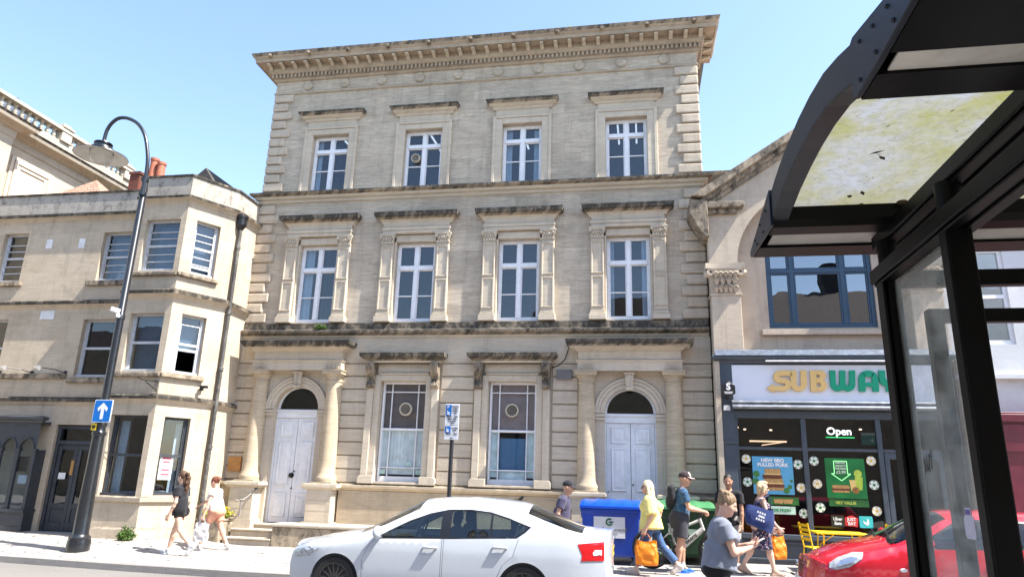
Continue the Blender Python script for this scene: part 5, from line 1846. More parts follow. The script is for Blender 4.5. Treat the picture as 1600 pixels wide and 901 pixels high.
# ================================================================== wheeled bins
def bin_(label, x0, x1, y0, z, body, lid, tall):
    o = thing('wheeled_bin', label, 'bin', ((x0 + x1) / 2, y0 + .5, z), 'large wheeled bins in front of the right door')
    cx, w, d = (x0 + x1) / 2, (x1 - x0) / 2, .55
    cy = y0 + d
    m = MB()
    lv = ((.86, .80, .16), (.87, .84, .22), (.95, .94, .95), (.955, .95, .99), (1.0, 1.0, 1.0), (1.0, 1.0, 1.07), (.96, .95, 1.08))
    m.loft([[(cx - w * a, cy - d * b, z + h), (cx + w * a, cy - d * b, z + h), (cx + w * a, cy + d * b, z + h), (cx - w * a, cy + d * b, z + h)] for a, b, h in lv], caps=True)
    for k in range(6):
        xx = lerp(x0 + .14, x1 - .14, k / 5)
        m.prism([(xx - .02, z + .24), (xx + .02, z + .24), (xx + .02, z + .9), (xx - .02, z + .9)], 'y', y0 + .06, y0 + .10) if 0 else None
    for xx in (x0 + .03, x1 - .03):
        m.box(xx - .05, xx + .05, cy - .10, cy + .10, z + .86, z + .98)
    m.build('body', body, o, bevel=.02, bseg=2)
    m = MB()
    rows = []
    for a, h in ((-1.02, 1.075), (-1.02, 1.12), (-.9, 1.16), (-.6, 1.20), (-.2, 1.225), (.3, 1.23), (.8, 1.215), (1.0, 1.18), (1.0, 1.08)):
        row = []
        for k in range(29):
            u = -1 + 2 * k / 28
            rib = .018 * max(0, math.cos(u * PI * 4.5)) * (1 if -.95 < a < .95 else 0)
            row.append((cx + w * 1.01 * u, cy + d * a, z + h + rib - .02 * abs(u) ** 6))
        rows.append(row)
    m.loft(rows, closed=False)
    m.prism([(cy + d * a, z + h) for a, h in ((-1.0, 1.08), (-.9, 1.15), (-.2, 1.21), (.8, 1.2), (1.0, 1.08))], 'x', cx - w * 1.005, cx - w * .99)
    m.prism([(cy + d * a, z + h) for a, h in ((-1.0, 1.08), (-.9, 1.15), (-.2, 1.21), (.8, 1.2), (1.0, 1.08))], 'x', cx + w * .99, cx + w * 1.005)
    m.box(x0 - .01, x1 + .01, y0 - .03, y0 + .0, z + 1.07, z + 1.12)
    m.build('lid', lid, o, smooth=True, angle=50)
    for sx_ in (-1, 1):
        for sy_ in (-1, 1):
            m = MB()
            wx, wy = cx + sx_ * w * .74, cy + sy_ * d * .62
            m.lathe([(.03, -.03), (.09, -.03), (.10, -.02), (.10, .02), (.09, .03), (.03, .03)], (wx, wy, z + .10), 18, axis='x')
            m.box(wx - .05, wx + .05, wy - .04, wy + .04, z + .13, z + .20)
            m.build('wheel', M['iron'], o, smooth=True)
    return o


bb = bin_('blue wheeled bin with white label and ribbed blue lid', -1.13, .07, 14.62, .085, plain('blue_bin_plastic', (.004, .045, .36), .38, .12, 4, bump=.05), plain('blue_lid_plastic', (.0, .06, .48), .35, .1, 4), 1)
q = MB()
q.box(-.86, -.24, 14.64, 14.650, .60, 1.00)
q.xform(Matrix.Translation((0, 0, 0)))
lb = q.build('label_plate', WHT, bb)
q = MB()
arcs = [(-.55 + .075 * math.cos(R(a)), .90 + .075 * math.sin(R(a))) for a in range(50, 331, 20)]
q.prism(arcs + [(-.55 + .042 * math.cos(R(a)), .90 + .042 * math.sin(R(a))) for a in range(330, 49, -20)], 'y', 14.632, 14.638)
q.prism([(-.56, .915), (-.47, .915), (-.47, .885), (-.56, .885)], 'y', 14.632, 14.638)
q.build('logo_mark', plain('dark_green_print', (.01, .10, .05), .5), lb)
q = MB()
put(q, Matrix.Translation((-.55, 14.635, .765)), text_mb('Grist Environmental', .085, .003, .002))
put(q, Matrix.Translation((-.50, 14.635, .68)), text_mb('Western', .06, .003, .001))
q.build('lettering', plain('grey_print', (.10, .11, .12), .5), lb)
gb = bin_('green wheeled bin behind the cyclist, pale green lid edge', .24, 1.56, 15.12, .10, plain('green_bin_plastic', (.012, .055, .016), .45, .15, 4), plain('green_lid_plastic', (.06, .22, .09), .4, .15, 4), 1)
q = MB()
q.box(.62, 1.22, 15.14, 15.15, .68, .80)
q.build('label_strip', plain('pale_green_print', (.3, .4, .3), .6), gb)

# ================================================================== yellow cafe furniture
YELP = plain('yellow_metal_paint', (.78, .50, .004), .4, .05, 5)
tb = thing('cafe_table', 'bright yellow metal table in front of the sandwich shop', 'table', (3.85, 15.25, .12))
q = MB()
z0 = .12
q.box(3.42, 4.36, 14.92, 15.55, z0 + .70, z0 + .735)
q.build('tabletop', YELP, tb, bevel=.008)
for xx in (3.52, 4.26):
    for yy in (15.0, 15.48):
        q = MB()
        q.tube([(xx, yy, z0 + .70), (xx + (.05 if xx < 3.8 else -.05), yy, z0 + .68), (xx, yy, z0)], .014, 8)
        q.build('leg', YELP, tb, smooth=True)
q = MB()
q.tube([(3.55, 15.0, z0 + .25), (3.55, 15.24, z0 + .5), (3.75, 15.0, z0 + .69)], .01, 8)
q.build('brace', YELP, tb, smooth=True)


def cafe_chair(x, y, z, rot, lbl):
    o = thing('cafe_chair', lbl, 'chair', (x, y, z), 'yellow cafe chairs at the table', rot)
    q = MB()
    q.box(-.2, .2, -.2, .2, .44, .465)
    q.build('seat', YELP, o, bevel=.01, local=True)
    for sx_ in (-.19, .19):
        q = MB()
        q.tube([(-.24, sx_, 0), (-.20, sx_, .45), (-.27, sx_, .90)], .014, 8)
        q.build('leg', YELP, o, smooth=True, local=True)
        q = MB()
        q.tube([(.22, sx_, 0), (.19, sx_, .45)], .014, 8)
        q.build('leg', YELP, o, smooth=True, local=True)
    q = MB()
    for k in range(4):
        zz = .60 + k * .085
        q.bar((-.22 - (zz - .45) * .15, -.19, zz), (-.22 - (zz - .45) * .15, .19, zz), .012, .05, up=(0, 0, 1))
    q.build('backrest', YELP, o, local=True)
    return o


cafe_chair(3.42, 14.85, .125, R(12), 'yellow slatted chair at the left end of the yellow table')
cafe_chair(4.62, 15.3, .13, R(185), 'yellow chair at the far end of the table, mostly hidden by the red car')

# ================================================================== bicycle
bk = thing('bicycle', 'pale grey electric mountain bike held by the man in the cap', 'bicycle', (.9, 14.35, .1))
BY, BZ, RW = 14.36, .10, .365
rear, frt = Vector((.26, BY, BZ + RW)), Vector((1.50, BY, BZ + RW))
TYR, RIMM = plain('bike_tyre', (.012, .012, .012), .8), plain('bike_black_metal', (.02, .02, .022), .35)
FR = plain('pale_grey_bike_frame', (.52, .51, .47), .3, .06, 6, coat=.3)
for c in (rear, frt):
    q = MB()
    n = 48
    q.loft([[(c.x + math.cos(2 * PI * k / n) * (RW - .028 + .028 * math.cos(a)), c.y + .028 * math.sin(a), c.z + math.sin(2 * PI * k / n) * (RW - .028 + .028 * math.cos(a))) for k in range(n)] for a in [2 * PI * j / 8 for j in range(9)]])
    wh = q.build('wheel', TYR, bk, smooth='all')
    q = MB()
    q.lathe([(RW - .075, -.012), (RW - .05, -.014), (RW - .05, .014), (RW - .075, .012), (RW - .075, -.012)], c, 40, axis='y', caps=False)
    q.lathe([(.03, -.05), (.03, .05)], c, 12, axis='y')
    q.lathe([(.045, -.03), (.085, -.03), (.085, -.026), (.045, -.026)], c, 20, axis='y')
    q.build('rim', RIMM, wh, smooth=True)
    q = MB()
    for k in range(28):
        a = 2 * PI * k / 28
        q.tube([(c.x + .03 * math.cos(a + .9), c.y + (.03 if k % 2 else -.03), c.z + .03 * math.sin(a + .9)), (c.x + (RW - .07) * math.cos(a), c.y, c.z + (RW - .07) * math.sin(a))], .0016, 4)
    q.build('spokes', M['pot'] if 0 else plain('steel_spoke', (.4, .4, .4), .3, metal=.8), wh)
bbk = Vector((.74, BY, BZ + .36))
hd1, hd0 = Vector((1.19, BY, 1.02)), Vector((1.24, BY, .86))
seat = Vector((.60, BY, .94))
q = MB()
q.tube([hd0, bbk + Vector((.05, 0, .02))], [.05, .062], 12)
q.tube([hd1, seat + Vector((.05, 0, -.16))], [.028, .024], 10)
q.tube([seat, bbk], .022, 10)
q.tube([hd0 + Vector((.01, 0, -.03)), hd1 + Vector((-.01, 0, .03))], .03, 12)
for s in (-.05, .05):
    q.tube([rear + Vector((0, s, 0)), bbk + Vector((0, s * .7, 0))], .014, 8).tube([rear + Vector((0, s, 0)), lerp(seat, bbk, .3) + Vector((0, s * .5, 0))], .012, 8)
q.lathe([(.0, -.06), (.075, -.055), (.085, 0), (.075, .055), (0, .06)], bbk + Vector((.02, 0, -.01)), 16, axis='y')
fr_ = q.build('frame', FR, bk, smooth=True)
q = MB()
for s in (-.07, .07):
    q.tube([frt + Vector((0, s, 0)), hd0 + Vector((.03, s, -.06))], [.022, .026], 8)
q.tube([hd0 + Vector((.03, -.08, -.06)), hd0 + Vector((.03, .08, -.06))], .025, 8)
q.build('fork', RIMM, bk, smooth=True)
q = MB()
q.tube([hd1, hd1 + Vector((-.02, 0, .08)), hd1 + Vector((.05, 0, .10))], .018, 8)
q.tube([hd1 + Vector((.0, -.36, .13)), hd1 + Vector((.05, -.15, .12)), hd1 + Vector((.05, .15, .12)), hd1 + Vector((.0, .36, .13))], .014, 8)
q.tube([hd1 + Vector((.04, -.2, .12)), hd1 + Vector((.12, -.1, .0)), hd1 + Vector((.08, -.03, -.1))], .005, 5)
q.build('handlebar', RIMM, bk, smooth=True)
q = MB()
q.tube([seat, seat + Vector((-.02, 0, .08))], .014, 8)
q.loft([[(seat.x - .02 + a, BY - w_, seat.z + .09 + h), (seat.x - .02 + a, BY, seat.z + .115 + h), (seat.x - .02 + a, BY + w_, seat.z + .09 + h), (seat.x - .02 + a, BY, seat.z + .075 + h)] for a, w_, h in ((-.13, .07, .015), (-.08, .075, .01), (0, .04, 0), (.14, .018, 0))], caps=True)
q.build('saddle', RIMM, bk, smooth=True)
q = MB()
q.lathe([(.05, -.065), (.095, -.065), (.095, -.06), (.05, -.06), (.05, -.065)], bbk, 22, axis='y', caps=False)
for a, s in ((R(-60), -1), (R(120), 1)):
    e = bbk + Vector((math.cos(a) * .17, s * .09, math.sin(a) * .17))
    q.tube([bbk + Vector((0, s * .085, 0)), e], .012, 8).cbox(e + Vector((0, s * .05, 0)), (.09, .1, .02))
q.build('crankset', RIMM, bk, smooth=True)
dv = (bbk - hd0).normalized()
tx = text_mb('WHYTE', .075, .004, .004)
ang = math.atan2((hd0 - bbk).z, (hd0 - bbk).x)
q = MB()
mid = lerp(hd0, bbk, .5)
put(q, Matrix.Translation((mid.x + .02, BY - .062, mid.z + .01)) @ Matrix.Rotation(-ang, 4, 'Y'), tx)
q.build('lettering', RIMM, fr_)
# ================================================================== bus shelter close to the camera
M['shel'] = plain('black_shelter_paint', (.0022, .0022, .0026), .42, .3, 7, bump=.03, spec=.10, dirt=.12, dirtcol=(.008, .008, .007))
M['shelb'] = plain('blue_sheen_shelter_edge', (.003, .006, .014), .4, .2, 7, spec=.3, dirt=.10, dirtcol=(.03, .03, .03))  # same black paint, the blue sheen of its outer faces put into the colour
SH = thing('bus_shelter', 'black framed bus shelter with curved stained translucent roof at the right', 'bus shelter', (2, 2.1, 0))


def sp(mb, name, mat, par=None, **k):
    return mb.build(name, mat, par or SH, **k)


XS0, XS1 = .50, 4.6
# far gutter: end plate + channel section
PF = [(2.445, 2.695), (2.445, 2.60), (2.86, 2.605), (2.72, 2.655), (2.60, 2.70)]
PF = [(2.44, 2.70), (2.44, 2.585), (2.70, 2.60), (2.865, 2.612), (2.66, 2.69)]
q = MB()
q.prism([(2.42, 2.71), (2.425, 2.575), (2.87, 2.60), (2.875, 2.625)], 'x', XS0 - .012, XS0)
for y_, z_ in ((2.50, 2.66), (2.62, 2.65), (2.74, 2.63), (2.56, 2.60), (2.70, 2.60)):
    q.lathe([(0, -.018), (.006, -.016), (.007, -.011)], (XS0, y_, z_), 8, axis='x')
sp(q, 'end_plate', M['shelb'], bevel=.002)
q = MB()
q.prism([(2.44, 2.60), (2.45, 2.575), (2.53, 2.575), (2.53, 2.585), (2.53, 2.70), (2.44, 2.70)], 'x', XS0, XS1)
q.prism([(2.60, 2.665), (2.60, 2.68), (2.53, 2.70), (2.53, 2.68)], 'x', XS0, XS1)
q.prism([(2.72, 2.59), (2.865, 2.598), (2.87, 2.63), (2.72, 2.65)], 'x', XS0, XS1)
q.prism([(2.53, 2.655), (2.72, 2.645), (2.72, 2.65), (2.53, 2.665)], 'x', XS0, XS1)
sp(q, 'gutter', M['shel'])
q = MB()
q.prism([(2.53, 2.601), (2.719, 2.601), (2.719, 2.607), (2.53, 2.607)], 'x', XS0 + .03, XS1)
M['diff'] = plain('grey_light_diffuser', (.38, .37, .35), .5, .2, 5, dirt=.5, dirtcol=(.2, .18, .16))
sp(q, 'light_diffuser', M['diff'])
# near gutter
q = MB()
q.prism([(1.46, 2.63), (1.455, 2.505), (1.43, 2.50), (1.30, 2.497), (1.12, 2.50), (1.06, 2.54), (1.10, 2.56), (1.42, 2.64)], 'x', XS0 - .014, XS0)
for y_, z_ in ((1.38, 2.60), (1.30, 2.58), (1.22, 2.565), (1.30, 2.52), (1.20, 2.52), (1.40, 2.52)):
    q.lathe([(0, -.020), (.005, -.018), (.006, -.013)], (XS0, y_, z_), 8, axis='x')
sp(q, 'end_plate', M['shelb'], bevel=.002)
q = MB()
q.prism([(1.45, 2.50), (1.345, 2.496), (1.345, 2.515), (1.45, 2.63)], 'x', XS0, XS1)
q.prism([(1.27, 2.496), (1.08, 2.50), (1.05, 2.54), (1.27, 2.575)], 'x', XS0, XS1)
q.prism([(1.45, 2.62), (1.27, 2.575), (1.27, 2.565), (1.44, 2.60)], 'x', XS0, XS1)
sp(q, 'gutter', M['shel'])
q = MB()
q.prism([(1.271, 2.503), (1.344, 2.503), (1.344, 2.508), (1.271, 2.508)], 'x', XS0 + .02, XS1)
sp(q, 'light_diffuser', M['diff'])
# arched rib along the left edge and the sheet
arcp = [(1.44, 2.600), (1.56, 2.640), (1.68, 2.672), (1.82, 2.690), (1.96, 2.697), (2.10, 2.694), (2.25, 2.684), (2.36, 2.668), (2.46, 2.645)]
q = MB()
q.loft([[(XS0 - .005, y_, z_ + .045), (XS0 + .055, y_, z_ + .045), (XS0 + .055, y_, z_ - .055), (XS0 - .005, y_, z_ - .055)] for y_, z_ in arcp], caps=True)
sp(q, 'arched_rib', M['shelb'], bevel=.004)
q = MB()
q.loft([[(XS1 - .06, y_, z_ + .045), (XS1, y_, z_ + .045), (XS1, y_, z_ - .055), (XS1 - .06, y_, z_ - .055)] for y_, z_ in arcp], caps=True)
sp(q, 'arched_rib', M['shelb'], bevel=.004)
t = NT('stained_roof_sheet')
P, x_, y_, z_, g_ = t.pos()
n1 = t.noise(P, 3.2, 6, .62, .5)
n2 = t.noise(P, 14, 8, .78, .6)
alg = t.ramp(t.math('ADD', t.math('MULTIPLY', n1, .55), t.math('MULTIPLY', n2, .45)), [(.45, 0.0), (.60, 1.0)])
near = t.math('MULTIPLY_ADD', y_, -.75, 2.1, clamp=True)
col = t.mix(t.ramp(n1, [(.35, 1.0), (.55, 0.0)]), (.165, .162, .138), (.175, .185, .205))
col = t.mix(t.math('MULTIPLY', alg, t.math('ADD', near, .18)), col, (.135, .14, .04))
spk = t.ramp(t.noise(P, 55, 4, .75), [(.62, 0.0), (.72, .8)])
grime = t.ramp(t.noise(P, 26, 9, .8, 1.0), [(.46, 0.0), (.66, .5)])
col = t.mix(grime, col, (.085, .08, .055))
col = t.mix(spk, col, (.03, .022, .012))
tr = t.n('BsdfTranslucent', {0: col}).outputs[0]
df = t.n('BsdfDiffuse', {0: col}).outputs[0]
tp = t.n('BsdfTransparent', {0: (.8, .85, .9, 1)}).outputs[0]
s_ = t.n('MixShader', {0: .22, 1: tr, 2: df}).outputs[0]
t.out(t.n('MixShader', {0: t.math('MULTIPLY_ADD', n1, -.25, .12, clamp=True), 1: s_, 2: tp}).outputs[0])
q = MB()
nx = 12
rows = [[(lerp(XS0 + .05, XS1 - .05, k / nx), y_, z_ + .0) for k in range(nx + 1)] for y_, z_ in arcp]
q.loft(rows, closed=False)
sp(q, 'roof_sheet', t.m, smooth='all')
q = MB()
rnd = random.Random(21)
for i in range(34):
    x0_, y0_ = rnd.uniform(XS0 + .1, 1.7), rnd.uniform(1.5, 2.44)
    z0_ = np.interp(y0_, [a for a, b in arcp], [b for a, b in arcp]) - .004
    a_, L = rnd.uniform(0, 6.3), rnd.choice((.006, .008, .012, .022))
    d, s = Vector((math.cos(a_), math.sin(a_), 0)) * L, Vector((-math.sin(a_), math.cos(a_), 0)) * L * .38
    c = Vector((x0_, y0_, z0_))
    q.add([c - d, c + s, c + d * 1.1, c - s * .8], [(0, 1, 2, 3)])
for x0_, y0_, L in ((.93, 2.43, .018), (.80, 2.44, .008), (1.02, 2.42, .01), (.74, 2.36, .008)):
    q.lathe([(L, 0), (L * .8, -L * .5), (0, -L * .7)], (x0_, y0_, 2.65), 8)
tag(sp(q, 'dead_leaves', plain('dead_leaf', (.07, .045, .02), .9, .4, 40)), kind='stuff')

# beams running from kerb side to back, posts, end glass
XB = .90
def channel(x, z, y0, y1, w_, h_, name):
    m = MB()
    m.box(x - w_ / 2, x + w_ / 2, y0, y1, z - h_ / 2, z + h_ / 2)
    m.box(x - w_ / 2 + .012, x - .006, y0, y1, z - h_ / 2 - .008, z - h_ / 2)
    m.box(x + .010, x + w_ / 2 - .004, y0, y1, z - h_ / 2 - .008, z - h_ / 2)
    return sp(m, name, M['shel'], bevel=.003)


channel(.945, 2.572, 1.02, 2.66, .105, .05, 'roof_beam')
channel(.905, 2.42, 1.02, 2.60, .105, .05, 'glass_rail')
for yy, nm in ((2.53, 'far'), (2.05, 'near')):
    m = MB()
    xc_, yc_ = (.906, yy + .025) if nm == 'far' else (.912, yy)
    m.tube([(xc_, yc_, -.1), (xc_, yc_, 2.548)], .031 if nm == 'far' else .036, 20)
    po_ = sp(m, 'post', M['shel'], smooth=True)
    m = MB()
    m.prism([(.876, yy + .025), (.932, yy + .025), (.932, yy + .062), (.876, yy + .062)], 'z', -.1, 2.394) if nm == 'far' else m.prism([(.872, yy - .05), (.938, yy - .05), (.938, yy - .012), (.872, yy - .012)], 'z', -.1, 2.394)
    m.box(.866, .875, yy - (.01 if nm == 'far' else .05), yy + (.055 if nm == 'far' else -.005), -.1, 2.394)
    m.build('glazing_channel', M['shel'], po_, bevel=.005, bseg=2)
gl = MB()
gl.box(.908, .914, 2.07, 2.53, .25, 2.39)
gp_ = sp(gl, 'end_glass', glass('dusty_shelter_glass', (.965, .975, .975), .16, haze=.21, hazecol=(.50, .52, .52)))
# scrawl scratched on the glass
q = MB()
rnd = random.Random(2)
for y_, z_, h_ in ((2.452, 1.76, .05), (2.435, 1.765, .05), (2.418, 1.765, .055), (2.40, 1.775, .06)):
    q.tube([(.9065, y_ + .004, z_ - h_ / 2), (.9065, y_ - .003, z_ + h_ / 2)], .0016, 5)
q.tube([(.9065, 2.462, 1.775), (.9065, 2.43, 1.745), (.9065, 2.41, 1.79), (.9065, 2.39, 1.785)], .0016, 5)
q.build('pen_scrawl', M['iron'], gp_)
sk_ = thing('bottle_shaped_sticker', 'white and purple bottle-shaped sticker on the shelter end glass', 'sticker', (.905, 2.15, 1.6))
q = MB()
bp_ = [(a_ * 1.053 - .047, 1.68 - (1.68 - c_) * 1.053 - .006) for a_, c_ in ((2.15, 1.568), (2.108, 1.568), (2.10, 1.575), (2.10, 1.618), (2.112, 1.628), (2.114, 1.646), (2.145, 1.646), (2.147, 1.628), (2.158, 1.618), (2.158, 1.575))]
q.prism(bp_, 'x', .9045, .9068)
q.build('sticker_body', plain('lilac_white_print', (.42, .40, .50), .4, .1, 60), sk_)
q = MB()
q.box(.9036, .9044, 2.182, 2.21, 1.620, 1.634)
q.build('purple_print', plain('purple_print', (.10, .06, .25), .5), sk_)
# long back panel: frame with glass, rails
q = MB()
q.box(1.08, 1.135, 2.72, 2.76, .2, 2.335)
q.box(1.135, XS1, 2.72, 2.76, 2.285, 2.335)
q.box(.98, XS1, 2.72, 2.765, 2.425, 2.485)
q.box(1.17, XS1, 2.72, 2.76, .2, .26)
sp(q, 'panel_frame', M['shel'], bevel=.004)
q = MB()
q.add([(1.17, 2.74, .26), (XS1, 2.74, .26), (XS1, 2.74, 2.285), (1.17, 2.74, 2.285)], [(0, 1, 2, 3)])
sp(q, 'panel_glass', glass('clear_shelter_glass', (.93, .95, .95), .8, haze=.02))
# ================================================================== cars
def inpoly(p, poly):
    x, y = p
    c = False
    for i in range(len(poly)):
        (x1, y1), (x2, y2) = poly[i - 1], poly[i]
        if (y1 > y) != (y2 > y) and x < (x2 - x1) * (y - y1) / (y2 - y1) + x1:
            c = not c
    return c


def ip(tab, x):
    return float(np.interp(x, [a for a, b in tab], [b for a, b in tab]))


def dense(poly, step, closed=True):
    out = []
    n = len(poly)
    for i in range(n if closed else n - 1):
        a, b = poly[i], poly[(i + 1) % n]
        k = max(1, int(math.hypot(b[0] - a[0], b[1] - a[1]) / step))
        out += [(lerp(a[0], b[0], j / k), lerp(a[1], b[1], j / k)) for j in range(k)]
    return out


def cdt(outer, holes, step):
    """triangulate a polygon with holes, with filler points"""
    loops = [dense(outer, step)] + [dense(h, step) for h in holes]
    vs, es = [], []
    for lp_ in loops:
        o = len(vs)
        vs += [Vector(p) for p in lp_]
        es += [(o + i, o + (i + 1) % len(lp_)) for i in range(len(lp_))]
    xs_, zs_ = [p[0] for p in loops[0]], [p[1] for p in loops[0]]
    x = min(xs_) + step * .5
    r_ = 0
    while x < max(xs_):
        z = min(zs_) + step * (.5 + .5 * (r_ % 2))
        while z < max(zs_):
            if inpoly((x, z), loops[0]) and not any(inpoly((x, z), h) for h in loops[1:]):
                near_ = min((x - v.x) ** 2 + (z - v.y) ** 2 for v in vs[:sum(len(l) for l in loops)])
                if near_ > (step * .45) ** 2:
                    vs.append(Vector((x, z)))
            z += step
        x += step * .87
        r_ += 1
    V, E, F, *_ = delaunay_2d_cdt(vs, es, [], 0, 1e-5)
    out = []
    for f in F:
        cx, cz = sum(V[i].x for i in f) / len(f), sum(V[i].y for i in f) / len(f)
        if inpoly((cx, cz), loops[0]) and not any(inpoly((cx, cz), h) for h in loops[1:]):
            out.append(list(f))
    return [(v.x, v.y) for v in V], out


def arcz(cx, cz, r, a0, a1, n):
    return [(cx + r * math.cos(R(lerp(a0, a1, k / n))), cz + r * math.sin(R(lerp(a0, a1, k / n)))) for k in range(n + 1)]


def make_car(S):
    o = thing(S['name'], S['label'], 'car', S['loc'], rot=S.get('rot', 0))
    L, W = S['L'], S['W'] / 2
    rim_tab, mid_tab = S['edge'], S['mid']     # shoulder line and centre line heights over x
    fx, rx = S['fx'], S['rx']                  # front / rear edge x over z for the side panel

    def plan(x):
        f = 1 - S['nose'] * max(0, (S['nl'] - x) / S['nl']) ** 2.3
        q = max(0, (x - (L - S['tl'])) / S['tl'])
        return f * (1 - S['tail'] * q ** 2.2)

    def yh(x, z):
        """half width of the body at (x, z)"""
        zb = S['belt']
        w = W * plan(x)
        if z < zb:
            w -= .05 * max(0, (.52 - z) / .35) ** 2 + .035 * max(0, (z - .62) / (zb - .62)) ** 2
            # a pressed line below the belt
            w += .006 * math.exp(-((z - S['crease']) / .02) ** 2)
        else:
            w -= .035 + (z - zb) * .34 + .10 * max(0, (z - zb - .2) / .3) ** 2
        e = ip(rim_tab, x) - z
        w -= .06 * max(0, 1 - e / .07) ** 2 if e < .07 else 0
        return w

    def side(poly, holes, step, off=0.0):
        v, f = cdt(poly, holes, step)
        return v, f

    def add_side(mb, vf, off, sgn, m=0):
        v, f = vf
        mb.add([(x, sgn * (yh(x, z) + off), z) for x, z in v], f, m)

    gap = .0055
    arch = lambda c: arcz(c, S['wz'], S['ar'], 200, -20, 24)
    fa, ra = S['axle']
    # side outline with wheel arches
    top = [(x, ip(rim_tab, x)) for x in np.linspace(ip(fx, .7), L - .06, 60)]
    sill = S['sill']
    front = [(ip(fx, z), z) for z in np.linspace(ip(rim_tab, ip(fx, .7)), sill, 12)]
    rear = [(ip(rx, z), z) for z in np.linspace(sill, ip(rim_tab, L - .06), 14)]
    out = top[::-1] + front[1:] + [p for p in arcz(fa, S['wz'], S['ar'], 180 + 12, -12, 26)] + [p for p in arcz(ra, S['wz'], S['ar'], 180 + 12, -12, 26)] + rear[:-1]
    glassy = S['side_glass']
    hole = S['glass_hole']
    doors = S['doors']
    vf = side(out, [hole] + doors, .07)
    dvf = []
    for d in doors:
        c = (sum(p[0] for p in d) / len(d), sum(p[1] for p in d) / len(d))
        dd = [(p[0] + (gap if p[0] < c[0] else -gap), p[1] + (gap if p[1] < c[1] else 0)) for p in d]
        dvf.append(side(dd, [], .07))
    body = MB()
    for sg_ in (-1, 1):
        add_side(body, vf, 0, sg_)
    # top skin: bonnet, roof, boot; screens left open
    ws0, ws1, rw0, rw1 = S['ws0'], S['ws1'], S['rw0'], S['rw1']

    def zt(x, u):
        return ip(rim_tab, x) + (ip(mid_tab, x) - ip(rim_tab, x)) * (1 - abs(u) ** S['crown'])

    def strip(mb, x0, x1, nx, u0, u1, nu, off=0, m=0, bow=None):
        rows = []
        for i in range(nx + 1):
            x = lerp(x0, x1, i / nx)
            row = []
            for j in range(nu + 1):
                u = lerp(u0, u1, j / nu)
                Y_ = yh(x, ip(rim_tab, x) - .002)
                row.append((x, u * Y_, zt(x, u) + off))
            rows.append(row)
        mb.loft(rows, m, closed=False)
    x0 = ip(fx, .7)
    strip(body, x0, ws0, 24, -1, 1, 20)
    strip(body, ws1, rw0, 20, -1, 1, 20)
    strip(body, rw1, L - .06, 10, -1, 1, 20)
    for u0, u1 in ((-1, -.90), (.90, 1)):
        strip(body, ws0, ws1, 14, u0, u1, 3)
        strip(body, rw0, rw1, 14, u0, u1, 3)
    # nose and tail skins
    for tab, sgn, bulge in ((fx, -1, S['fb']), (rx, 1, S['rb'])):
        rows = []
        xe0 = ip(tab, .7)
        ztop = ip(rim_tab, x0) if sgn < 0 else ip(rim_tab, L - .06)
        for i in range(17):
            z = lerp(ztop, sill, i / 16)
            xe = ip(tab, z)
            row = []
            for j in range(21):
                u = -1 + j / 10
                xx = xe + sgn * bulge * (1 - abs(u) ** 2.4)
                zz = z + ((zt(x0 if sgn < 0 else L - .06, u) - ztop) * (1 - i / 16) ** 3)
                row.append((xx, u * yh(xe, z), zz))
            rows.append(row)
        body.loft(rows, 0, closed=False)
        # join strip between skin rim and bonnet edge
        body.loft([rows[0], [(x0 if sgn < 0 else L - .06, p[1], zt(x0 if sgn < 0 else L - .06, -1 + j / 10)) for j, p in enumerate(rows[0])]], 0, closed=False)
    body.build('body', S['paint'], o, smooth=True, angle=38, local=True, merge=.0008)
    for k, v in enumerate(dvf):
        for sg_ in (-1, 1):
            m = MB()
            add_side(m, v, .001, sg_)
            dr_ = m.build('door', S['paint'], o, smooth='all', local=True)
            hx0, hz0 = S['handles'][k]
            m = MB()
            yy = sg_ * (yh(hx0, hz0) + .003)
            m.tube([(hx0 - .10, yy, hz0), (hx0 - .08, yy + sg_ * .035, hz0 + .004), (hx0 + .08, yy + sg_ * .035, hz0 + .008), (hx0 + .10, yy, hz0 + .006)], [.014, .018, .018, .014], 8)
            m.build('handle', S['paint'], dr_, smooth='all', local=True)
            m = MB()
            m.add([(hx0 + .09 * math.cos(a), sg_ * (yh(hx0, hz0) + .004), hz0 - .01 + .032 * math.sin(a)) for a in [2 * PI * j / 16 for j in range(16)]], [list(range(16))])
            m.build('handle_cup', M['iron'] if not S['light'] else plain('handle_cup_shade', (.45, .46, .48), .5), dr_, local=True)
    # dark frame around the side glass, glass panes
    TR = M['trim']
    for sg_ in (-1, 1):
        m = MB()
        add_side(m, side(hole, glassy, .06), -.006, sg_)
        fr2 = m.build('window_frame', TR, o, smooth='all', local=True)
        for gp2 in glassy:
            m = MB()
            add_side(m, side(gp2, [], .08), -.012, sg_)
            m.build('side_window', M['carglass'], o, smooth='all', local=True)
        for a_, b_ in S.get('chrome', []):
            m = MB()
            m.tube([(a_[0], sg_ * (yh(*a_) + .002), a_[1]), (b_[0], sg_ * (yh(*b_) + .002), b_[1])], .005, 6)
            m.build('window_strip', plain('bright_trim', (.6, .6, .6), .2, metal=.9), o, local=True)
    m = MB()
    strip(m, ws0, ws1, 14, -.90, .90, 16, -.004)
    m.build('windscreen', M['carglass'], o, smooth='all', local=True)
    m = MB()
    strip(m, rw0, rw1, 14, -.90, .90, 16, -.004)
    m.build('rear_window', S.get('rearglass', M['carglass']), o, smooth='all', local=True)
    # inside: tub, dash, seats, wheel
    tub = MB()
    tub.box(fa + .35, ra + .3, -W * .86, W * .86, .20, .26)
    tub.box(ws0 + .0, ws0 + .45, -W * .80, W * .80, .6, S['belt'] - .02)
    tub.box(rw0 - .05, L - .35, -W * .78, W * .78, .45, S['belt'] - .04)
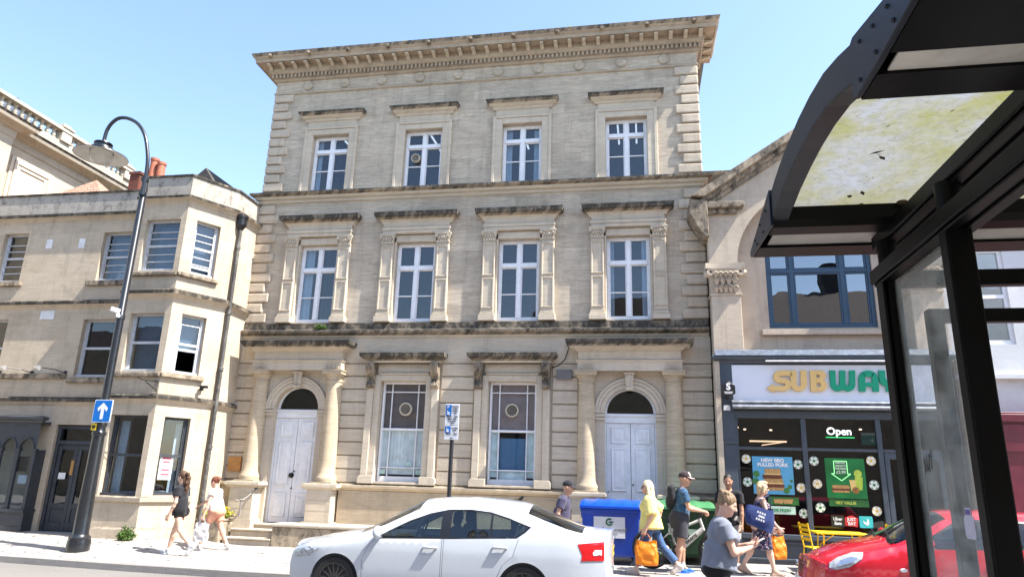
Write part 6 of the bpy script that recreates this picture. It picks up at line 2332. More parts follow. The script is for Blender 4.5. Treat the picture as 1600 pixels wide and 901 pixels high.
    for sg_ in (-1, 1):
        tub.prism([(fa + .45, .25), (ra - .1, .25), (ra + .2, S['belt'] - .09), (ws0 + .1, S['belt'] - .09)], 'y', sg_ * (W * .87), sg_ * (W * .90))
        tub.lathe([(S['ar'] + .01, -.16), (S['ar'] + .01, .16)], (fa, sg_ * (W - .2), S['wz']), 24, axis='y')
        tub.lathe([(S['ar'] + .01, -.16), (S['ar'] + .01, .16)], (ra, sg_ * (W - .2), S['wz']), 24, axis='y')
    tub.build('cabin_lining', M['cabin'], o, local=True)
    for sx_, lowz in ((S['seat'], 0), (S['seat'] + .85, 0)):
        for sg_ in (-1, 1):
            m = MB()
            yy = sg_ * W * .42
            m.loft([[(sx_ + a, yy + w_ * math.cos(t_), z + d_ * math.sin(t_) * 0 + h_ * 0) for t_ in (0,)] for a, w_, z, d_, h_ in ((0, 1, 0, 0, 0),)]) if 0 else None
            m.loft([[(xx - d_, yy - w_, zz), (xx - d_, yy + w_, zz), (xx + d_, yy + w_ * .9, zz), (xx + d_, yy - w_ * .9, zz)] for xx, zz, w_, d_ in ((sx_, .45, .22, .07), (sx_ + .08, .7, .24, .08), (sx_ + .15, .95, .22, .06), (sx_ + .18, 1.06, .15, .045), (sx_ + .19, 1.075, .09, .02), (sx_ + .18, 1.10, .11, .04), (sx_ + .195, 1.17, .13, .05), (sx_ + .20, 1.25, .12, .045), (sx_ + .205, 1.28, .07, .02))], caps=True)
            m.box(sx_ - .5, sx_ + .05, yy - .24, yy + .24, .36, .52)
            m.build('seat', M['cabin'], o, smooth=True, bevel=.02, local=True)
    m = MB()
    n = 30
    cx_, cy_, cz_ = S['seat'] - .58, W * .42, .93
    ring = lambda rr, a: [(cx_ + math.cos(2 * PI * k / n) * (rr) * .42 * 1.0 + math.cos(a) * .0, cy_ + math.sin(2 * PI * k / n) * rr, cz_ + math.cos(2 * PI * k / n) * rr * .9) for k in range(n + 1)]
    m.tube(ring(.18, 0), .016, 8, caps=False)
    for a in (0, 120, 240):
        m.tube([(cx_, cy_, cz_), (cx_ + math.cos(R(a)) * .075, cy_ + math.sin(R(a)) * .18, cz_ + math.cos(R(a)) * .16)], .014, 6)
    m.build('steering_wheel', M['iron'], o, smooth='all', local=True)
    # wheels
    for ax_ in (fa, ra):
        for sg_ in (-1, 1):
            m = MB()
            r_ = S['wr']
            c = (ax_, sg_ * (W - .12), S['wz'])
            m.lathe([(r_ * .70, -.10), (r_ * .93, -.105), (r_, -.07), (r_, .07), (r_ * .93, .105), (r_ * .70, .10)], c, 44, axis='y', caps=False)
            wl_ = m.build('wheel', M['rubber'], o, smooth=True, local=True)
            m = MB()
            m.lathe([(r_ * .66, -.06), (r_ * .72, -.105), (r_ * .68, -.105), (r_ * .64, .06)] if sg_ < 0 else [(r_ * .66, .06), (r_ * .72, .105), (r_ * .68, .105), (r_ * .64, -.06)], c, 40, axis='y', caps=False)
            m.lathe([(0, sg_ * .0), (r_ * .66, sg_ * .0)], c, 30, axis='y')
            for k in range(S['spk']):
                a = 2 * PI * k / S['spk']
                dd = .05
                p = lambda rr, aa, yy: (c[0] + rr * math.cos(aa), c[1] + sg_ * yy, c[2] + rr * math.sin(aa))
                w1, w2 = S['sw'], S['sw'] * .7
                m.add([p(.04, a - .5, .09), p(.04, a + .5, .09), p(r_ * .68, a + w2, .10), p(r_ * .68, a - w2, .10), p(.04, a - .5, .05), p(.04, a + .5, .05), p(r_ * .68, a + w2, .06), p(r_ * .68, a - w2, .06)], [(0, 1, 2, 3), (0, 4, 5, 1), (1, 5, 6, 2), (2, 6, 7, 3), (3, 7, 4, 0)])
            m.lathe([(.065, sg_ * .07), (.06, sg_ * .10), (0, sg_ * .105)], c, 18, axis='y')
            m.build('rim', S['rim'], wl_, local=True)
    # lamps on the corners
    for key, nm, mt, mt2 in (('head', 'headlight', M['headlens'], M['chrome']), ('taillamp', 'tail_light', M['tailred'], M['tailclear'])):
        for sg_ in (-1, 1):
            m = MB()
            add_side(m, side(S[key], [], .03), .006, sg_)
            lp_ = m.build(nm, mt, o, smooth='all', local=True)
            if S.get(key + '_in'):
                m = MB()
                add_side(m, side(S[key + '_in'], [], .03), .010, sg_)
                m.build('reflector', mt2, lp_, smooth='all', local=True)
    # mirror
    for sg_ in (-1, 1):
        m = MB()
        mx, mz = S['mirror']
        yy = yh(mx, mz)
        m.tube([(mx, sg_ * (yy - .02), mz - .06), (mx, sg_ * (yy + .08), mz - .03)], .02, 8)
        m.lathe([(.0, -.13), (.05, -.12), (.085, -.05), (.09, .03), (.06, .10), (.0, .115)], (0, 0, 0), 14)
        st_ = len(m.v) - 14 * 6
        m.xform(Matrix.Translation((mx + .0, sg_ * (yy + .14), mz + .02)) @ Matrix.Rotation(R(90), 4, 'X') @ Matrix.Scale(.62, 4, (1, 0, 0)), st_)
        m.build('mirror', S['mirrormat'], o, smooth='all', local=True)
    return o, yh


def flake(name, c, rough=.28):
    t = NT(name)
    tc = t.n('TexCoord').outputs['Object']
    d = t.ramp(t.noise(tc, 5, 6), [(.4, 0.0), (.75, .10)])
    col = t.mix(d, c, tuple(k * .7 for k in c))
    t.out(t.bsdf(col, rough, None, **{'Coat Weight': 1.0, 'Coat Roughness': .03, 'Specular IOR Level': .5}))
    return t.m


M['trim'] = plain('black_gloss_trim', (.012, .012, .014), .3)
M['carglass'] = glass('car_glass', (.50, .58, .58), 1.5, .01)
M['cabin'] = plain('dark_grey_cabin', (.022, .024, .028), .75)
M['rubber'] = plain('tyre_rubber', (.014, .014, .014), .8)
M['chrome'] = plain('lamp_chrome', (.7, .7, .72), .15, metal=.9)
M['headlens'] = plain('headlamp_lens', (.42, .44, .46), .08, .3, 24, coat=1)
M['tailred'] = plain('tail_lamp_red', (.48, .008, .012), .15, .1, 30, coat=1)
M['tailclear'] = plain('tail_lamp_clear', (.70, .62, .62), .15, .1, 30, coat=1)

X0 = -5.06
g1 = [(1.42, .885), (1.60, .99), (1.90, 1.14), (2.18, 1.245), (2.45, 1.305), (2.75, 1.315), (3.05, 1.29), (3.32, 1.22), (3.63, 1.115), (3.55, 1.04), (3.44, .965), (2.45, .92)]
white = dict(
    name='parked_car', label='white saloon car with tinted rear screen parked side-on in the foreground', loc=(X0, 10.66, -.07), L=4.70, W=1.82, light=True,
    edge=[(0, .66), (.12, .70), (.35, .775), (.9, .88), (1.2, .93), (1.5, 1.02), (1.95, 1.24), (2.3, 1.345), (2.7, 1.385), (3.1, 1.36), (3.45, 1.29), (3.8, 1.17), (4.1, 1.08), (4.3, 1.045), (4.64, 1.03)],
    mid=[(0, .70), (.12, .765), (.35, .84), (.8, .935), (1.12, .99), (1.5, 1.20), (1.95, 1.42), (2.3, 1.462), (2.7, 1.47), (3.1, 1.45), (3.4, 1.42), (3.6, 1.375), (3.95, 1.245), (4.2, 1.145), (4.33, 1.105), (4.64, 1.085)],
    fx=[(.15, .16), (.35, .10), (.5, .10), (.62, .13), (.7, .17), (.8, .25)], rx=[(.15, 4.50), (.3, 4.60), (.55, 4.64), (.8, 4.64), (1.03, 4.64)],
    nose=.30, nl=.85, tail=.12, tl=.7, belt=.93, crease=.74, crown=2.4, ws0=1.16, ws1=1.98, rw0=3.56, rw1=4.32, fb=.13, rb=.08,
    wz=.315, ar=.355, axle=(.87, 3.55), sill=.19, wr=.318, spk=15, sw=.045,
    glass_hole=g1, side_glass=[[(1.50, .915), (1.64, .99), (1.92, 1.125), (2.18, 1.225), (2.36, 1.268), (2.36, .94)], [(2.50, .945), (2.50, 1.285), (2.75, 1.295), (3.04, 1.27), (3.06, 1.26), (3.06, .965)], [(3.09, .97), (3.09, 1.255), (3.31, 1.20), (3.58, 1.11), (3.50, 1.04), (3.42, .985)]],
    doors=[[(1.27, .22), (2.40, .22), (2.40, .918), (1.44, .882), (1.36, .82), (1.26, .6)], [(2.42, .22), (3.12, .22), (3.17, .42), (3.26, .62), (3.40, .74), (3.47, .962), (2.42, .919)]],
    handles=[(2.24, .80), (3.22, .84)], seat=2.30, mirror=(1.50, .96),
    head=[(.16, .66), (.20, .58), (.45, .62), (.62, .72), (.48, .715), (.25, .70)],
    rim=plain('black_alloy', (.02, .02, .022), .3, coat=.5), paint=flake('white_car_paint', (.46, .49, .53)), mirrormat=None)
TAILP = [(4.27, .93), (4.62, .97), (4.62, .735), (4.32, .72), (4.33, .80)]
_make = make_car
def make_car2(S, lamp, lamp_in, head_in):
    S = dict(S, mirrormat=S['paint'], head_in=head_in)
    S['taillamp'], S['taillamp_in'] = lamp, lamp_in
    return _make(S)

wc, yw = make_car2(white, TAILP, [(4.50, .865), (4.59, .868), (4.59, .80), (4.48, .795), (4.47, .83)], None)
q = MB()
q.prism([(3.22, 1.455), (3.36, 1.435), (3.40, 1.50), (3.37, 1.505), (3.30, 1.455)], 'y', -.012, .012)
q.build('roof_aerial', M['trim'], wc, local=True)
q = MB()
q.box(4.712, 4.72, -.26, .26, .74, .86)
np_ = q.build('number_plate', plain('yellow_number_plate', (.70, .52, .03), .4), wc, local=True)
q = MB()
put(q, Matrix.Translation((4.723, 0, .80)) @ Matrix.Rotation(R(90), 4, 'Z'), text_mb('WU15', .09, .002, .003))
q.build('lettering', M['trim'], np_, local=True)
q = MB()
for yy in (-.85, .85):
    q.box(4.625, 4.655, yy - .05 if yy > 0 else yy, yy if yy > 0 else yy + .05, .42, .48)
q.build('bumper_reflector', M['tailred'], wc, local=True)
q = MB()
q.lathe([(.0, -.01), (.04, -.008), (.045, .0)], (4.725, 0, .955), 16, axis='x')
q.build('badge', M['chrome'], wc, local=True)

XR0 = 2.36
red = dict(
    name='parked_car', label='red small hatchback parked behind the bus shelter at the right', loc=(XR0, 11.0, -.05), L=3.55, W=1.60, light=False,
    edge=[(0, .70), (.15, .78), (.4, .88), (.8, .99), (1.0, 1.03), (1.25, 1.12), (1.6, 1.32), (1.85, 1.41), (2.3, 1.44), (2.9, 1.42), (3.2, 1.36), (3.35, 1.15), (3.5, .95)],
    mid=[(0, .74), (.15, .86), (.4, .96), (.8, 1.06), (.95, 1.09), (1.25, 1.27), (1.6, 1.45), (1.85, 1.49), (2.3, 1.505), (2.9, 1.49), (3.2, 1.44), (3.35, 1.2), (3.5, .98)],
    fx=[(.15, .12), (.3, .06), (.5, .05), (.62, .07), (.72, .10), (.8, .16)], rx=[(.15, 3.4), (.3, 3.46), (.6, 3.5), (.95, 3.5)],
    nose=.26, nl=.7, tail=.1, tl=.5, belt=1.0, crease=.80, crown=2.4, ws0=.98, ws1=1.68, rw0=3.1, rw1=3.34, fb=.16, rb=.06,
    wz=.285, ar=.325, axle=(.72, 3.05), sill=.2, wr=.285, spk=10, sw=.07,
    glass_hole=[(1.16, 1.0), (1.42, 1.17), (1.68, 1.32), (1.95, 1.385), (2.4, 1.395), (2.9, 1.37), (3.1, 1.30), (3.12, 1.10), (2.3, 1.03)],
    side_glass=[[(1.26, 1.03), (1.46, 1.17), (1.70, 1.30), (1.95, 1.36), (2.24, 1.37), (2.24, 1.05)], [(2.34, 1.06), (2.34, 1.37), (2.88, 1.345), (3.04, 1.28), (3.06, 1.12)]],
    doors=[[(1.10, .24), (2.28, .24), (2.28, 1.026), (1.18, .998), (1.12, .9)], [(2.30, .24), (2.68, .24), (2.76, .5), (2.92, .62), (2.98, 1.085), (2.30, 1.028)]],
    handles=[(2.1, .86), (2.82, .90)], seat=2.05, mirror=(1.30, 1.07),
    head=[(.13, .72), (.20, .70), (.36, .745), (.52, .86), (.56, .935), (.44, .925), (.26, .85), (.15, .78)],
    rim=plain('silver_alloy', (.5, .5, .5), .3, metal=.7), paint=flake('red_car_paint', (.50, .004, .02)), mirrormat=None)
rc, yr = make_car2(red, [(3.2, .85), (3.45, .9), (3.45, 1.1), (3.3, 1.15)], None, [(.22, .735), (.35, .775), (.47, .865), (.40, .875), (.27, .82)])
# grille, bumper mouth, badge, wipers, side repeater, plate
q = MB()
for z in (.60, .64, .68, .72):
    q.loft([[(.075 + .06 * (z - .6) - .155 * (1 - abs(u) ** 2.4), u * .42, z + d) for u in [-1 + k / 10 for k in range(21)]] for d in (0, .018)], closed=False)
q.loft([[(-.085 + .155 * abs(u) ** 2.4 + .16, u * .44, z) for u in [-1 + k / 10 for k in range(21)]] for z in (.57, .75)], closed=False)
q.xform(Matrix.Translation((-.022, 0, 0)))
q.build('grille', M['trim'], rc, local=True)
q = MB()
q.lathe([(0, -.12), (.045, -.118), (.05, -.1)], (-.0, 0, .70), 16, axis='x')
q.xform(Matrix.Translation((-.03, 0, 0)))
q.build('badge', M['chrome'], rc, local=True)
q = MB()
q.loft([[(.10 - .155 * (1 - abs(u) ** 2.4) - .01, u * .5, z) for u in [-1 + k / 10 for k in range(21)]] for z in (.24, .36)], closed=False)
q.build('bumper_grille', M['trim'], rc, local=True)
q = MB()
q.box(-.125, -.118, -.26, .26, .42, .53)
q.build('number_plate', WHT, rc, local=True)
q = MB()
for a, b in (((.95, -.55), (1.08, .0)), ((.95, .05), (1.08, .6))):
    zz = lambda x, y: 1.085 + (x - .95) * .62 - .05 * abs(y) ** 2 + .012
    q.tube([(a[0], a[1], zz(*a)), (b[0], b[1], zz(*b))], .010, 6)
q.loft([[(.93, y, 1.075 - .08 * y * y), (1.0, y, 1.115 - .08 * y * y)] for y in [-.62 + k * .1 for k in range(13)]], closed=False)
q.build('wipers', M['trim'], rc, local=True)
q = MB()
q.lathe([(0, -.012), (.02, -.012), (.026, .0)], (0, 0, 0), 14, axis='y')
q.xform(Matrix.Translation((1.0, -yr(1.0, .74) - .0, .74)) @ Matrix.Scale(1.9, 4, (1, 0, 0)))
q.build('side_repeater', M['tailclear'], rc, smooth=True, local=True)
# ================================================================== people: one continuous body grown from a distance field
def capsule(P, a, b, ra, rb, flat=False):
    a, b = np.asarray(a, float), np.asarray(b, float)
    ba = b - a
    L2 = max(ba @ ba, 1e-9)
    L = math.sqrt(L2)
    pa = P - a
    h = pa @ ba / L2
    if flat:
        hc = np.clip(h, 0, 1)
        d = np.linalg.norm(pa - h[..., None] * ba, axis=-1) - (ra + (rb - ra) * hc)
        return np.maximum(d, (np.abs(h - .5) - .5) * L)
    h = np.clip(h, 0, 1)
    return np.linalg.norm(pa - h[..., None] * ba, axis=-1) - (ra + (rb - ra) * h)


def ellip(P, c, r, M_=None):
    q = P - np.asarray(c, float)
    if M_ is not None:
        q = q @ M_
    r = np.asarray(r, float)
    k0 = np.linalg.norm(q / r, axis=-1)
    k1 = np.linalg.norm(q / (r * r), axis=-1) + 1e-9
    return k0 * (k0 - 1) / k1


def grow(prims, h, k=.02):
    """prims: (kind, op, args); returns verts, quads of the surface"""
    lo, hi = np.array([1e9] * 3), np.array([-1e9] * 3)
    for p in prims:
        if p[1] == '+':
            b = p[3]
            lo, hi = np.minimum(lo, b[0]), np.maximum(hi, b[1])
    lo, hi = lo - 3 * h, hi + 3 * h
    n = np.ceil((hi - lo) / h).astype(int) + 1
    F = np.full(n, .08)
    ax = [lo[i] + h * np.arange(n[i]) for i in range(3)]
    for kind, op, args, b, kk in prims:
        m = .07
        i0 = np.maximum(0, np.floor((b[0] - m - lo) / h).astype(int))
        i1 = np.minimum(n, np.ceil((b[1] + m - lo) / h).astype(int) + 1)
        if (i1 <= i0).any():
            continue
        sl_ = tuple(slice(i0[i], i1[i]) for i in range(3))
        G = np.stack(np.meshgrid(*[ax[i][sl_[i]] for i in range(3)], indexing='ij'), -1)
        d = {'c': capsule, 'e': ellip}[kind](G, *args)
        f = F[sl_]
        if kk is None:
            kk = k
        if op == '+':
            t = np.maximum(kk - np.abs(f - d), 0) / kk
            F[sl_] = np.minimum(f, d) - t * t * kk * .25
        elif op == '-':
            t = np.maximum(kk - np.abs(f + d), 0) / kk
            F[sl_] = np.maximum(f, -d) + t * t * kk * .25
        else:
            F[sl_] = np.maximum(f, d)
    s = F < 0
    c8 = [(i, j, l) for i in (0, 1) for j in (0, 1) for l in (0, 1)]
    N = n - 1
    sub = lambda A, c: A[c[0]:c[0] + N[0], c[1]:c[1] + N[1], c[2]:c[2] + N[2]]
    cnt = sum(sub(s, c).astype(np.int8) for c in c8)
    act = (cnt > 0) & (cnt < 8)
    idx = np.full(N, -1)
    I = np.argwhere(act)
    idx[act] = np.arange(len(I))
    acc, num = np.zeros((len(I), 3)), np.zeros(len(I))
    for c in c8:
        for a in range(3):
            if c[a]:
                continue
            e = list(c)
            e[a] = 1
            f0, f1 = sub(F, c)[act], sub(F, tuple(e))[act]
            x = (f0 < 0) != (f1 < 0)
            t = np.where(x, f0 / np.where(x, f0 - f1, 1), 0)
            p = np.tile(np.array(c, float), (len(I), 1))
            p[:, a] = t
            acc += p * x[:, None]
            num += x
    V = (I + acc / num[:, None]) * h + lo
    Q = []
    for a in range(3):
        u, v = (a + 1) % 3, (a + 2) % 3
        s0 = [slice(1, N[0]), slice(1, N[1]), slice(1, N[2])]
        s0[a] = slice(0, N[a])
        s1 = list(s0)
        s1[a] = slice(1, N[a] + 1)
        x = s[tuple(s0)] != s[tuple(s1)]
        E = np.argwhere(x)
        off = np.array([1, 1, 1])
        off[a] = 0
        E = E + off
        q = []
        for du, dv in ((0, 0), (1, 0), (1, 1), (0, 1)):
            g = E.copy()
            g[:, u] -= du
            g[:, v] -= dv
            q.append(idx[g[:, 0], g[:, 1], g[:, 2]])
        Q.append(np.stack(q, 1))
    Q = np.concatenate(Q)
    return V, Q[(Q >= 0).all(1)]


def C_(a, b, ra, rb=None, op='+', flat=False, k=None):
    rb = ra if rb is None else rb
    a, b = np.asarray(a, float), np.asarray(b, float)
    m = max(ra, rb)
    return ('c', op, (a, b, ra, rb, flat), (np.minimum(a, b) - m, np.maximum(a, b) + m), k)


def E_(c, r, op='+', M_=None, k=None):
    c = np.asarray(c, float)
    m = max(r)
    return ('e', op, (c, r, M_), (c - m, c + m), k)


def smesh(name, groups, mats, par, matfn=None):
    """one mesh from several grown shells [(prims, cell, k)]"""
    vs, fs, mi, o = [], [], [], 0
    for prims, h, k in groups:
        V, Q = grow(prims, h, k)
        vs.append(V)
        fs.append(Q + o)
        o += len(V)
        if matfn:
            mi.append(matfn(V[Q].mean(1)))
    V, Q = np.concatenate(vs), np.concatenate(fs)
    me = bpy.data.meshes.new(name)
    me.from_pydata(V.tolist(), [], Q.tolist())
    for m in (mats if isinstance(mats, list) else [mats]):
        me.materials.append(m)
    if matfn:
        me.polygons.foreach_set('material_index', np.concatenate(mi).astype(np.int32))
    bm = bmesh.new()
    bm.from_mesh(me)
    bmesh.ops.recalc_face_normals(bm, faces=bm.faces)
    bm.to_mesh(me)
    bm.free()
    me.polygons.foreach_set('use_smooth', [True] * len(me.polygons))
    ob = bpy.data.objects.new(name, me)
    COL.objects.link(ob)
    ob.parent = par
    ORG[ob.name] = (0, 0, 0)
    return ob


def rot(v, a, axis):
    return np.array(Matrix.Rotation(a, 3, axis) @ Vector(v))


def ik(a, target, l1, l2, pole):
    a, t = np.array(a, float), np.array(target, float)
    d = t - a
    D = min(np.linalg.norm(d), (l1 + l2) * .995)
    u = d / np.linalg.norm(d)
    x = (l1 * l1 - l2 * l2 + D * D) / (2 * D)
    y = math.sqrt(max(0, l1 * l1 - x * x))
    p = np.array(pole, float)
    p = p - u * (p @ u)
    p /= np.linalg.norm(p)
    return a + u * x + p * y, a + u * D


def hand_prims(w, d, palm_n, s, curl, side):
    """palm, four fingers and a thumb; w wrist, d along the hand, palm_n out of the palm"""
    d, n = d / np.linalg.norm(d), palm_n - d * (palm_n @ d)
    n = n / np.linalg.norm(n)
    l = np.cross(n, d) * side              # towards the thumb
    P = []
    for o in (-.028, -.010, .010, .026):
        P.append(C_(w + l * o * .6 * s, w + d * .085 * s + l * o * s, .017 * s, .013 * s, k=.012))
    for o, L in ((-.033, .062), (-.011, .076), (.011, .080), (.032, .070)):
        p, dd = w + d * .088 * s + l * o * s, d.copy()
        dd = dd + l * (o * 1.5)
        for j, f in enumerate((.42, .33, .25)):
            c = curl * (.55, 1.0, .8)[j]
            dd = dd * math.cos(c) + n * math.sin(c)
            dd /= np.linalg.norm(dd)
            nn = n - dd * (n @ dd)
            n2 = nn / (np.linalg.norm(nn) + 1e-9)
            q = p + dd * L * f * s
            P.append(C_(p, q, (.0092 - .0008 * j) * s, (.0086 - .001 * j) * s, k=.004))
            p = q
    p = w + d * .028 * s + l * .022 * s
    dd = d * .62 + l * .72 + n * .25
    dd /= np.linalg.norm(dd)
    for L, r_ in ((.042, .0125), (.030, .0105), (.024, .009)):
        q = p + dd * L * s
        P.append(C_(p, q, r_ * s, r_ * .9 * s, k=.006))
        p = q
        dd = dd * .9 + n * .28 * curl + d * .12
        dd /= np.linalg.norm(dd)
    return P


SKIN = {}


def skin(c):
    if c not in SKIN:
        t = NT('skin')
        tc = t.n('TexCoord').outputs['Object']
        col = t.mix(t.ramp(t.noise(tc, 18, 5), [(.35, 0.0), (.7, .45)]), c, (c[0] * .9, c[1] * .72, c[2] * .66))
        t.out(t.bsdf(col, .5, None, **{'Subsurface Weight': .08, 'Subsurface Radius': (.6, .25, .12), 'Subsurface Scale': .02, 'Specular IOR Level': .35}))
        lp_ = plain('lip_skin', (c[0] * .80, c[1] * .55, c[2] * .52), .45)
        SKIN[c] = (t.m, lp_)
    return SKIN[c]


def person(label, loc, rotz, H, legs, arms, sex='f', sk=(.52, .32, .22), lean=0.0, head=(0, 0), build=1.0, wear=(), hair=None, twist=0.0):
    """local frame: x forward, y left, z up, feet at z 0. legs: per side (thigh, knee, foot pitch); arms: per side a wrist target and pole"""
    o = thing('person', label, 'person', loc, rot=rotz)
    s = H / 1.72
    b = build
    A = np.array
    th, shn = .425 * s, .415 * s
    hw = (.088 if sex == 'f' else .085) * s
    # legs, solved downwards from the hip, then the whole set on the ground
    J = {}
    low = []
    for sd, (ta, ka, fp) in zip((1, -1), legs):
        hip = A([0, sd * hw, 0])
        kn = hip + th * A([math.sin(ta), 0, -math.cos(ta)])
        an = kn + shn * A([math.sin(ta - ka), 0, -math.cos(ta - ka)])
        fd = A([math.cos(fp), 0, math.sin(fp)])
        heel, ball = an - fd * .045 * s + A([0, 0, -.075 * s]) * math.cos(fp) + A([math.sin(fp), 0, 0]) * .06 * s, an + fd * .125 * s + A([0, 0, -.075 * s]) * math.cos(fp) + A([math.sin(fp), 0, 0]) * .06 * s
        J[sd] = [hip, kn, an, heel, ball, fd]
        low.append(min(heel[2], ball[2]) - .018 * s)
    dz = -min(low)
    for sd in J:
        J[sd] = [p + A([0, 0, dz]) if i < 5 else p for i, p in enumerate(J[sd])]
    pel = A([0, 0, dz])
    tilt = lambda v: rot(rot(v, twist, 'Z'), lean, 'Y')
    sp_ = lambda x, y, z: pel + tilt(A([x, y, z]) * s)
    shw = (.158 if sex == 'f' else .185) * b ** .5
    waist, chest, neck0, neck1 = sp_(0, 0, .17), sp_(.0, 0, .36), sp_(-.01, 0, .485), sp_(.012, 0, .575)
    hc = neck1 + rot(rot(A([.012, 0, .105]) * s, lean * .3 + head[0], 'Y'), head[1], 'Z')
    hm = np.array(Matrix.Rotation(head[1], 3, 'Z') @ Matrix.Rotation(lean * .3 + head[0], 3, 'Y'))
    hp = lambda x, y, z: hc + hm @ (A([x, y, z]) * s)
    body = [E_(sp_(0, 0, .02), (.115 * s * b, .165 * s * b ** .8, .13 * s)), C_(sp_(0, 0, .05), waist, .115 * s * b, .108 * s * b)]
    body += [E_(sp_(.005, 0, .33), (.108 * s * b, (.145 if sex == 'f' else .165) * s * b ** .7, .17 * s), k=.05), E_(sp_(.02 * b, 0, .12), (.105 * s * b, .135 * s * b, .12 * s), k=.05)]
    for sd in (1, -1):
        body.append(C_(sp_(-.01, 0, .43), sp_(0, sd * shw * .92, .44), .075 * s, .058 * s, k=.04))
        if sex == 'f':
            body.append(E_(sp_(.085 * b, sd * .07, .325), (.062 * s * b, .07 * s, .065 * s), k=.03))
        body.append(E_(sp_(-.075, sd * .07, -.04), (.085 * s * b, .085 * s * b, .09 * s), k=.04))
    body.append(C_(neck0, neck1 + A([0, 0, .02]), (.052 if sex == 'f' else .06) * s, .048 * s, k=.03))
    for sd in (1, -1):
        hip, kn, an, heel, ball, fd = J[sd]
        body += [C_(hip, lerp(hip, kn, .5), .088 * s * b, .073 * s * b, k=.03), C_(lerp(hip, kn, .5), kn, .073 * s * b, .053 * s, k=.02), C_(kn, lerp(kn, an, .3), .052 * s, .056 * s * b ** .5, k=.02), C_(lerp(kn, an, .3), an, .056 * s * b ** .5, .034 * s, k=.02),
                 E_(lerp(kn, an, .28) + A([-.014, 0, 0]) * s, (.048 * s, .046 * s, .10 * s), k=.03),
                 C_(an, heel + A([0, 0, .008]), .034 * s, .026 * s, k=.015), C_(heel, ball, .026 * s, .022 * s, k=.02), C_(an, ball, .03 * s, .02 * s, k=.03), C_(ball, ball + fd * .05 * s, .026 * s, .016 * s, k=.02)]
    AR = {}
    for sd, (tg, pole, curl, palm) in zip((1, -1), arms):
        sh_ = sp_(0, sd * shw, .435)
        wr_t = tg if isinstance(tg, np.ndarray) else A(tg)
        el, wr = ik(sh_, wr_t * A([1, 1, 1]), .285 * s, .25 * s, A(pole, float))
        AR[sd] = (sh_, el, wr, curl, A(palm, float))
        body += [C_(sh_, el, .047 * s * b ** .6, .037 * s * b ** .4, k=.03), C_(el, lerp(el, wr, .35), .037 * s, .038 * s * b ** .4, k=.02), C_(lerp(el, wr, .35), wr, .038 * s * b ** .4, .025 * s, k=.02)]
        dd = (wr - el) / np.linalg.norm(wr - el)
        body.append(C_(wr - dd * .02 * s, wr + dd * .03 * s, .025 * s, .024 * s, k=.01))
    # head with a face
    fs_ = 1.0 if sex == 'f' else 1.05
    hd = [E_(hp(-.008, 0, .022), (.098 * s * fs_, .077 * s * fs_, .098 * s * fs_), M_=hm), E_(hp(.028, 0, -.045), (.066 * s * fs_, .058 * s * fs_, .075 * s * fs_), M_=hm, k=.04), E_(hp(.062, 0, -.098 * fs_), (.028 * s, .027 * s, .022 * s), M_=hm, k=.03),
          C_(hp(.088, 0, .012), hp(.112 * fs_, 0, -.030), .009 * s, .014 * s, k=.012), E_(hp(.106, .009, -.034), (.012 * s, .009 * s, .008 * s), M_=hm, k=.006), E_(hp(.106, -.009, -.034), (.012 * s, .009 * s, .008 * s), M_=hm, k=.006),
          C_(hp(.080, .035, .022), hp(.084, -.035, .022), .012 * s, k=.015), C_(neck1 - A([0, 0, .03]), hp(-.015, 0, -.03), .048 * s, .052 * s, k=.03),
          C_(hp(.088, -.016, -.066), hp(.088, .016, -.066), .0075 * s, k=.008), C_(hp(.085, -.013, -.077), hp(.085, .013, -.077), .0075 * s, k=.008)]
    for sd in (1, -1):
        hd += [E_(hp(.092, sd * .031, .004), (.012 * s, .015 * s, .009 * s), '-', hm, k=.012), E_(hp(-.008, sd * .078 * fs_, -.008), (.018 * s, .010 * s, .031 * s), M_=hm, k=.01), E_(hp(.055, sd * .040, -.03), (.03 * s, .025 * s, .03 * s), M_=hm, k=.03)]
    lip = hp(.096, 0, -.071)

    def mf(c):
        return (np.linalg.norm((c - lip) / A([.02, .021, .011]) / s, axis=1) < 1).astype(int)
    hands = [(hand_prims(AR[sd][2] + (AR[sd][2] - AR[sd][1]) / np.linalg.norm(AR[sd][2] - AR[sd][1]) * .018 * s, AR[sd][2] - AR[sd][1], AR[sd][4], s * (1.0 if sex == 'f' else 1.08), AR[sd][3], 1 if np.cross(AR[sd][4], AR[sd][2] - AR[sd][1])[0] > -9 and sd > 0 else -1), .0048, .006) for sd in (1, -1)]
    sm_, lm_ = skin(sk)
    bd = smesh('body', [(body, .0115, .02), (hd, .0062, .015)] + hands, [sm_, lm_], o, mf)
    for sd in (1, -1):
        q = MB()
        q.lathe([(0, -.009 * s), (.008 * s, -.005 * s), (.0105 * s, 0), (.008 * s, .006 * s), (0, .009 * s)], (0, 0, 0), 12, axis='x')
        q.lathe([(.0, .0096 * s), (.0048 * s, .0086 * s)], (0, 0, 0), 10, m=1, axis='x')
        Mx = Matrix(hm.tolist()).to_4x4()
        Mx.translation = Vector(hp(.0805, sd * .031, .004))
        q.xform(Mx)
        q.build('eye', [EYEW, EYED], o, smooth=True, local=True)
    K = dict(o=o, s=s, b=b, J=J, AR=AR, sp=sp_, hp=hp, hm=hm, pel=pel, shw=shw, sex=sex, hc=hc)
    for w_ in wear:
        w_(K)
    return o, K


EYEW, EYED = plain('eye_white', (.7, .68, .65), .3), plain('eye_dark', (.03, .02, .015), .2)


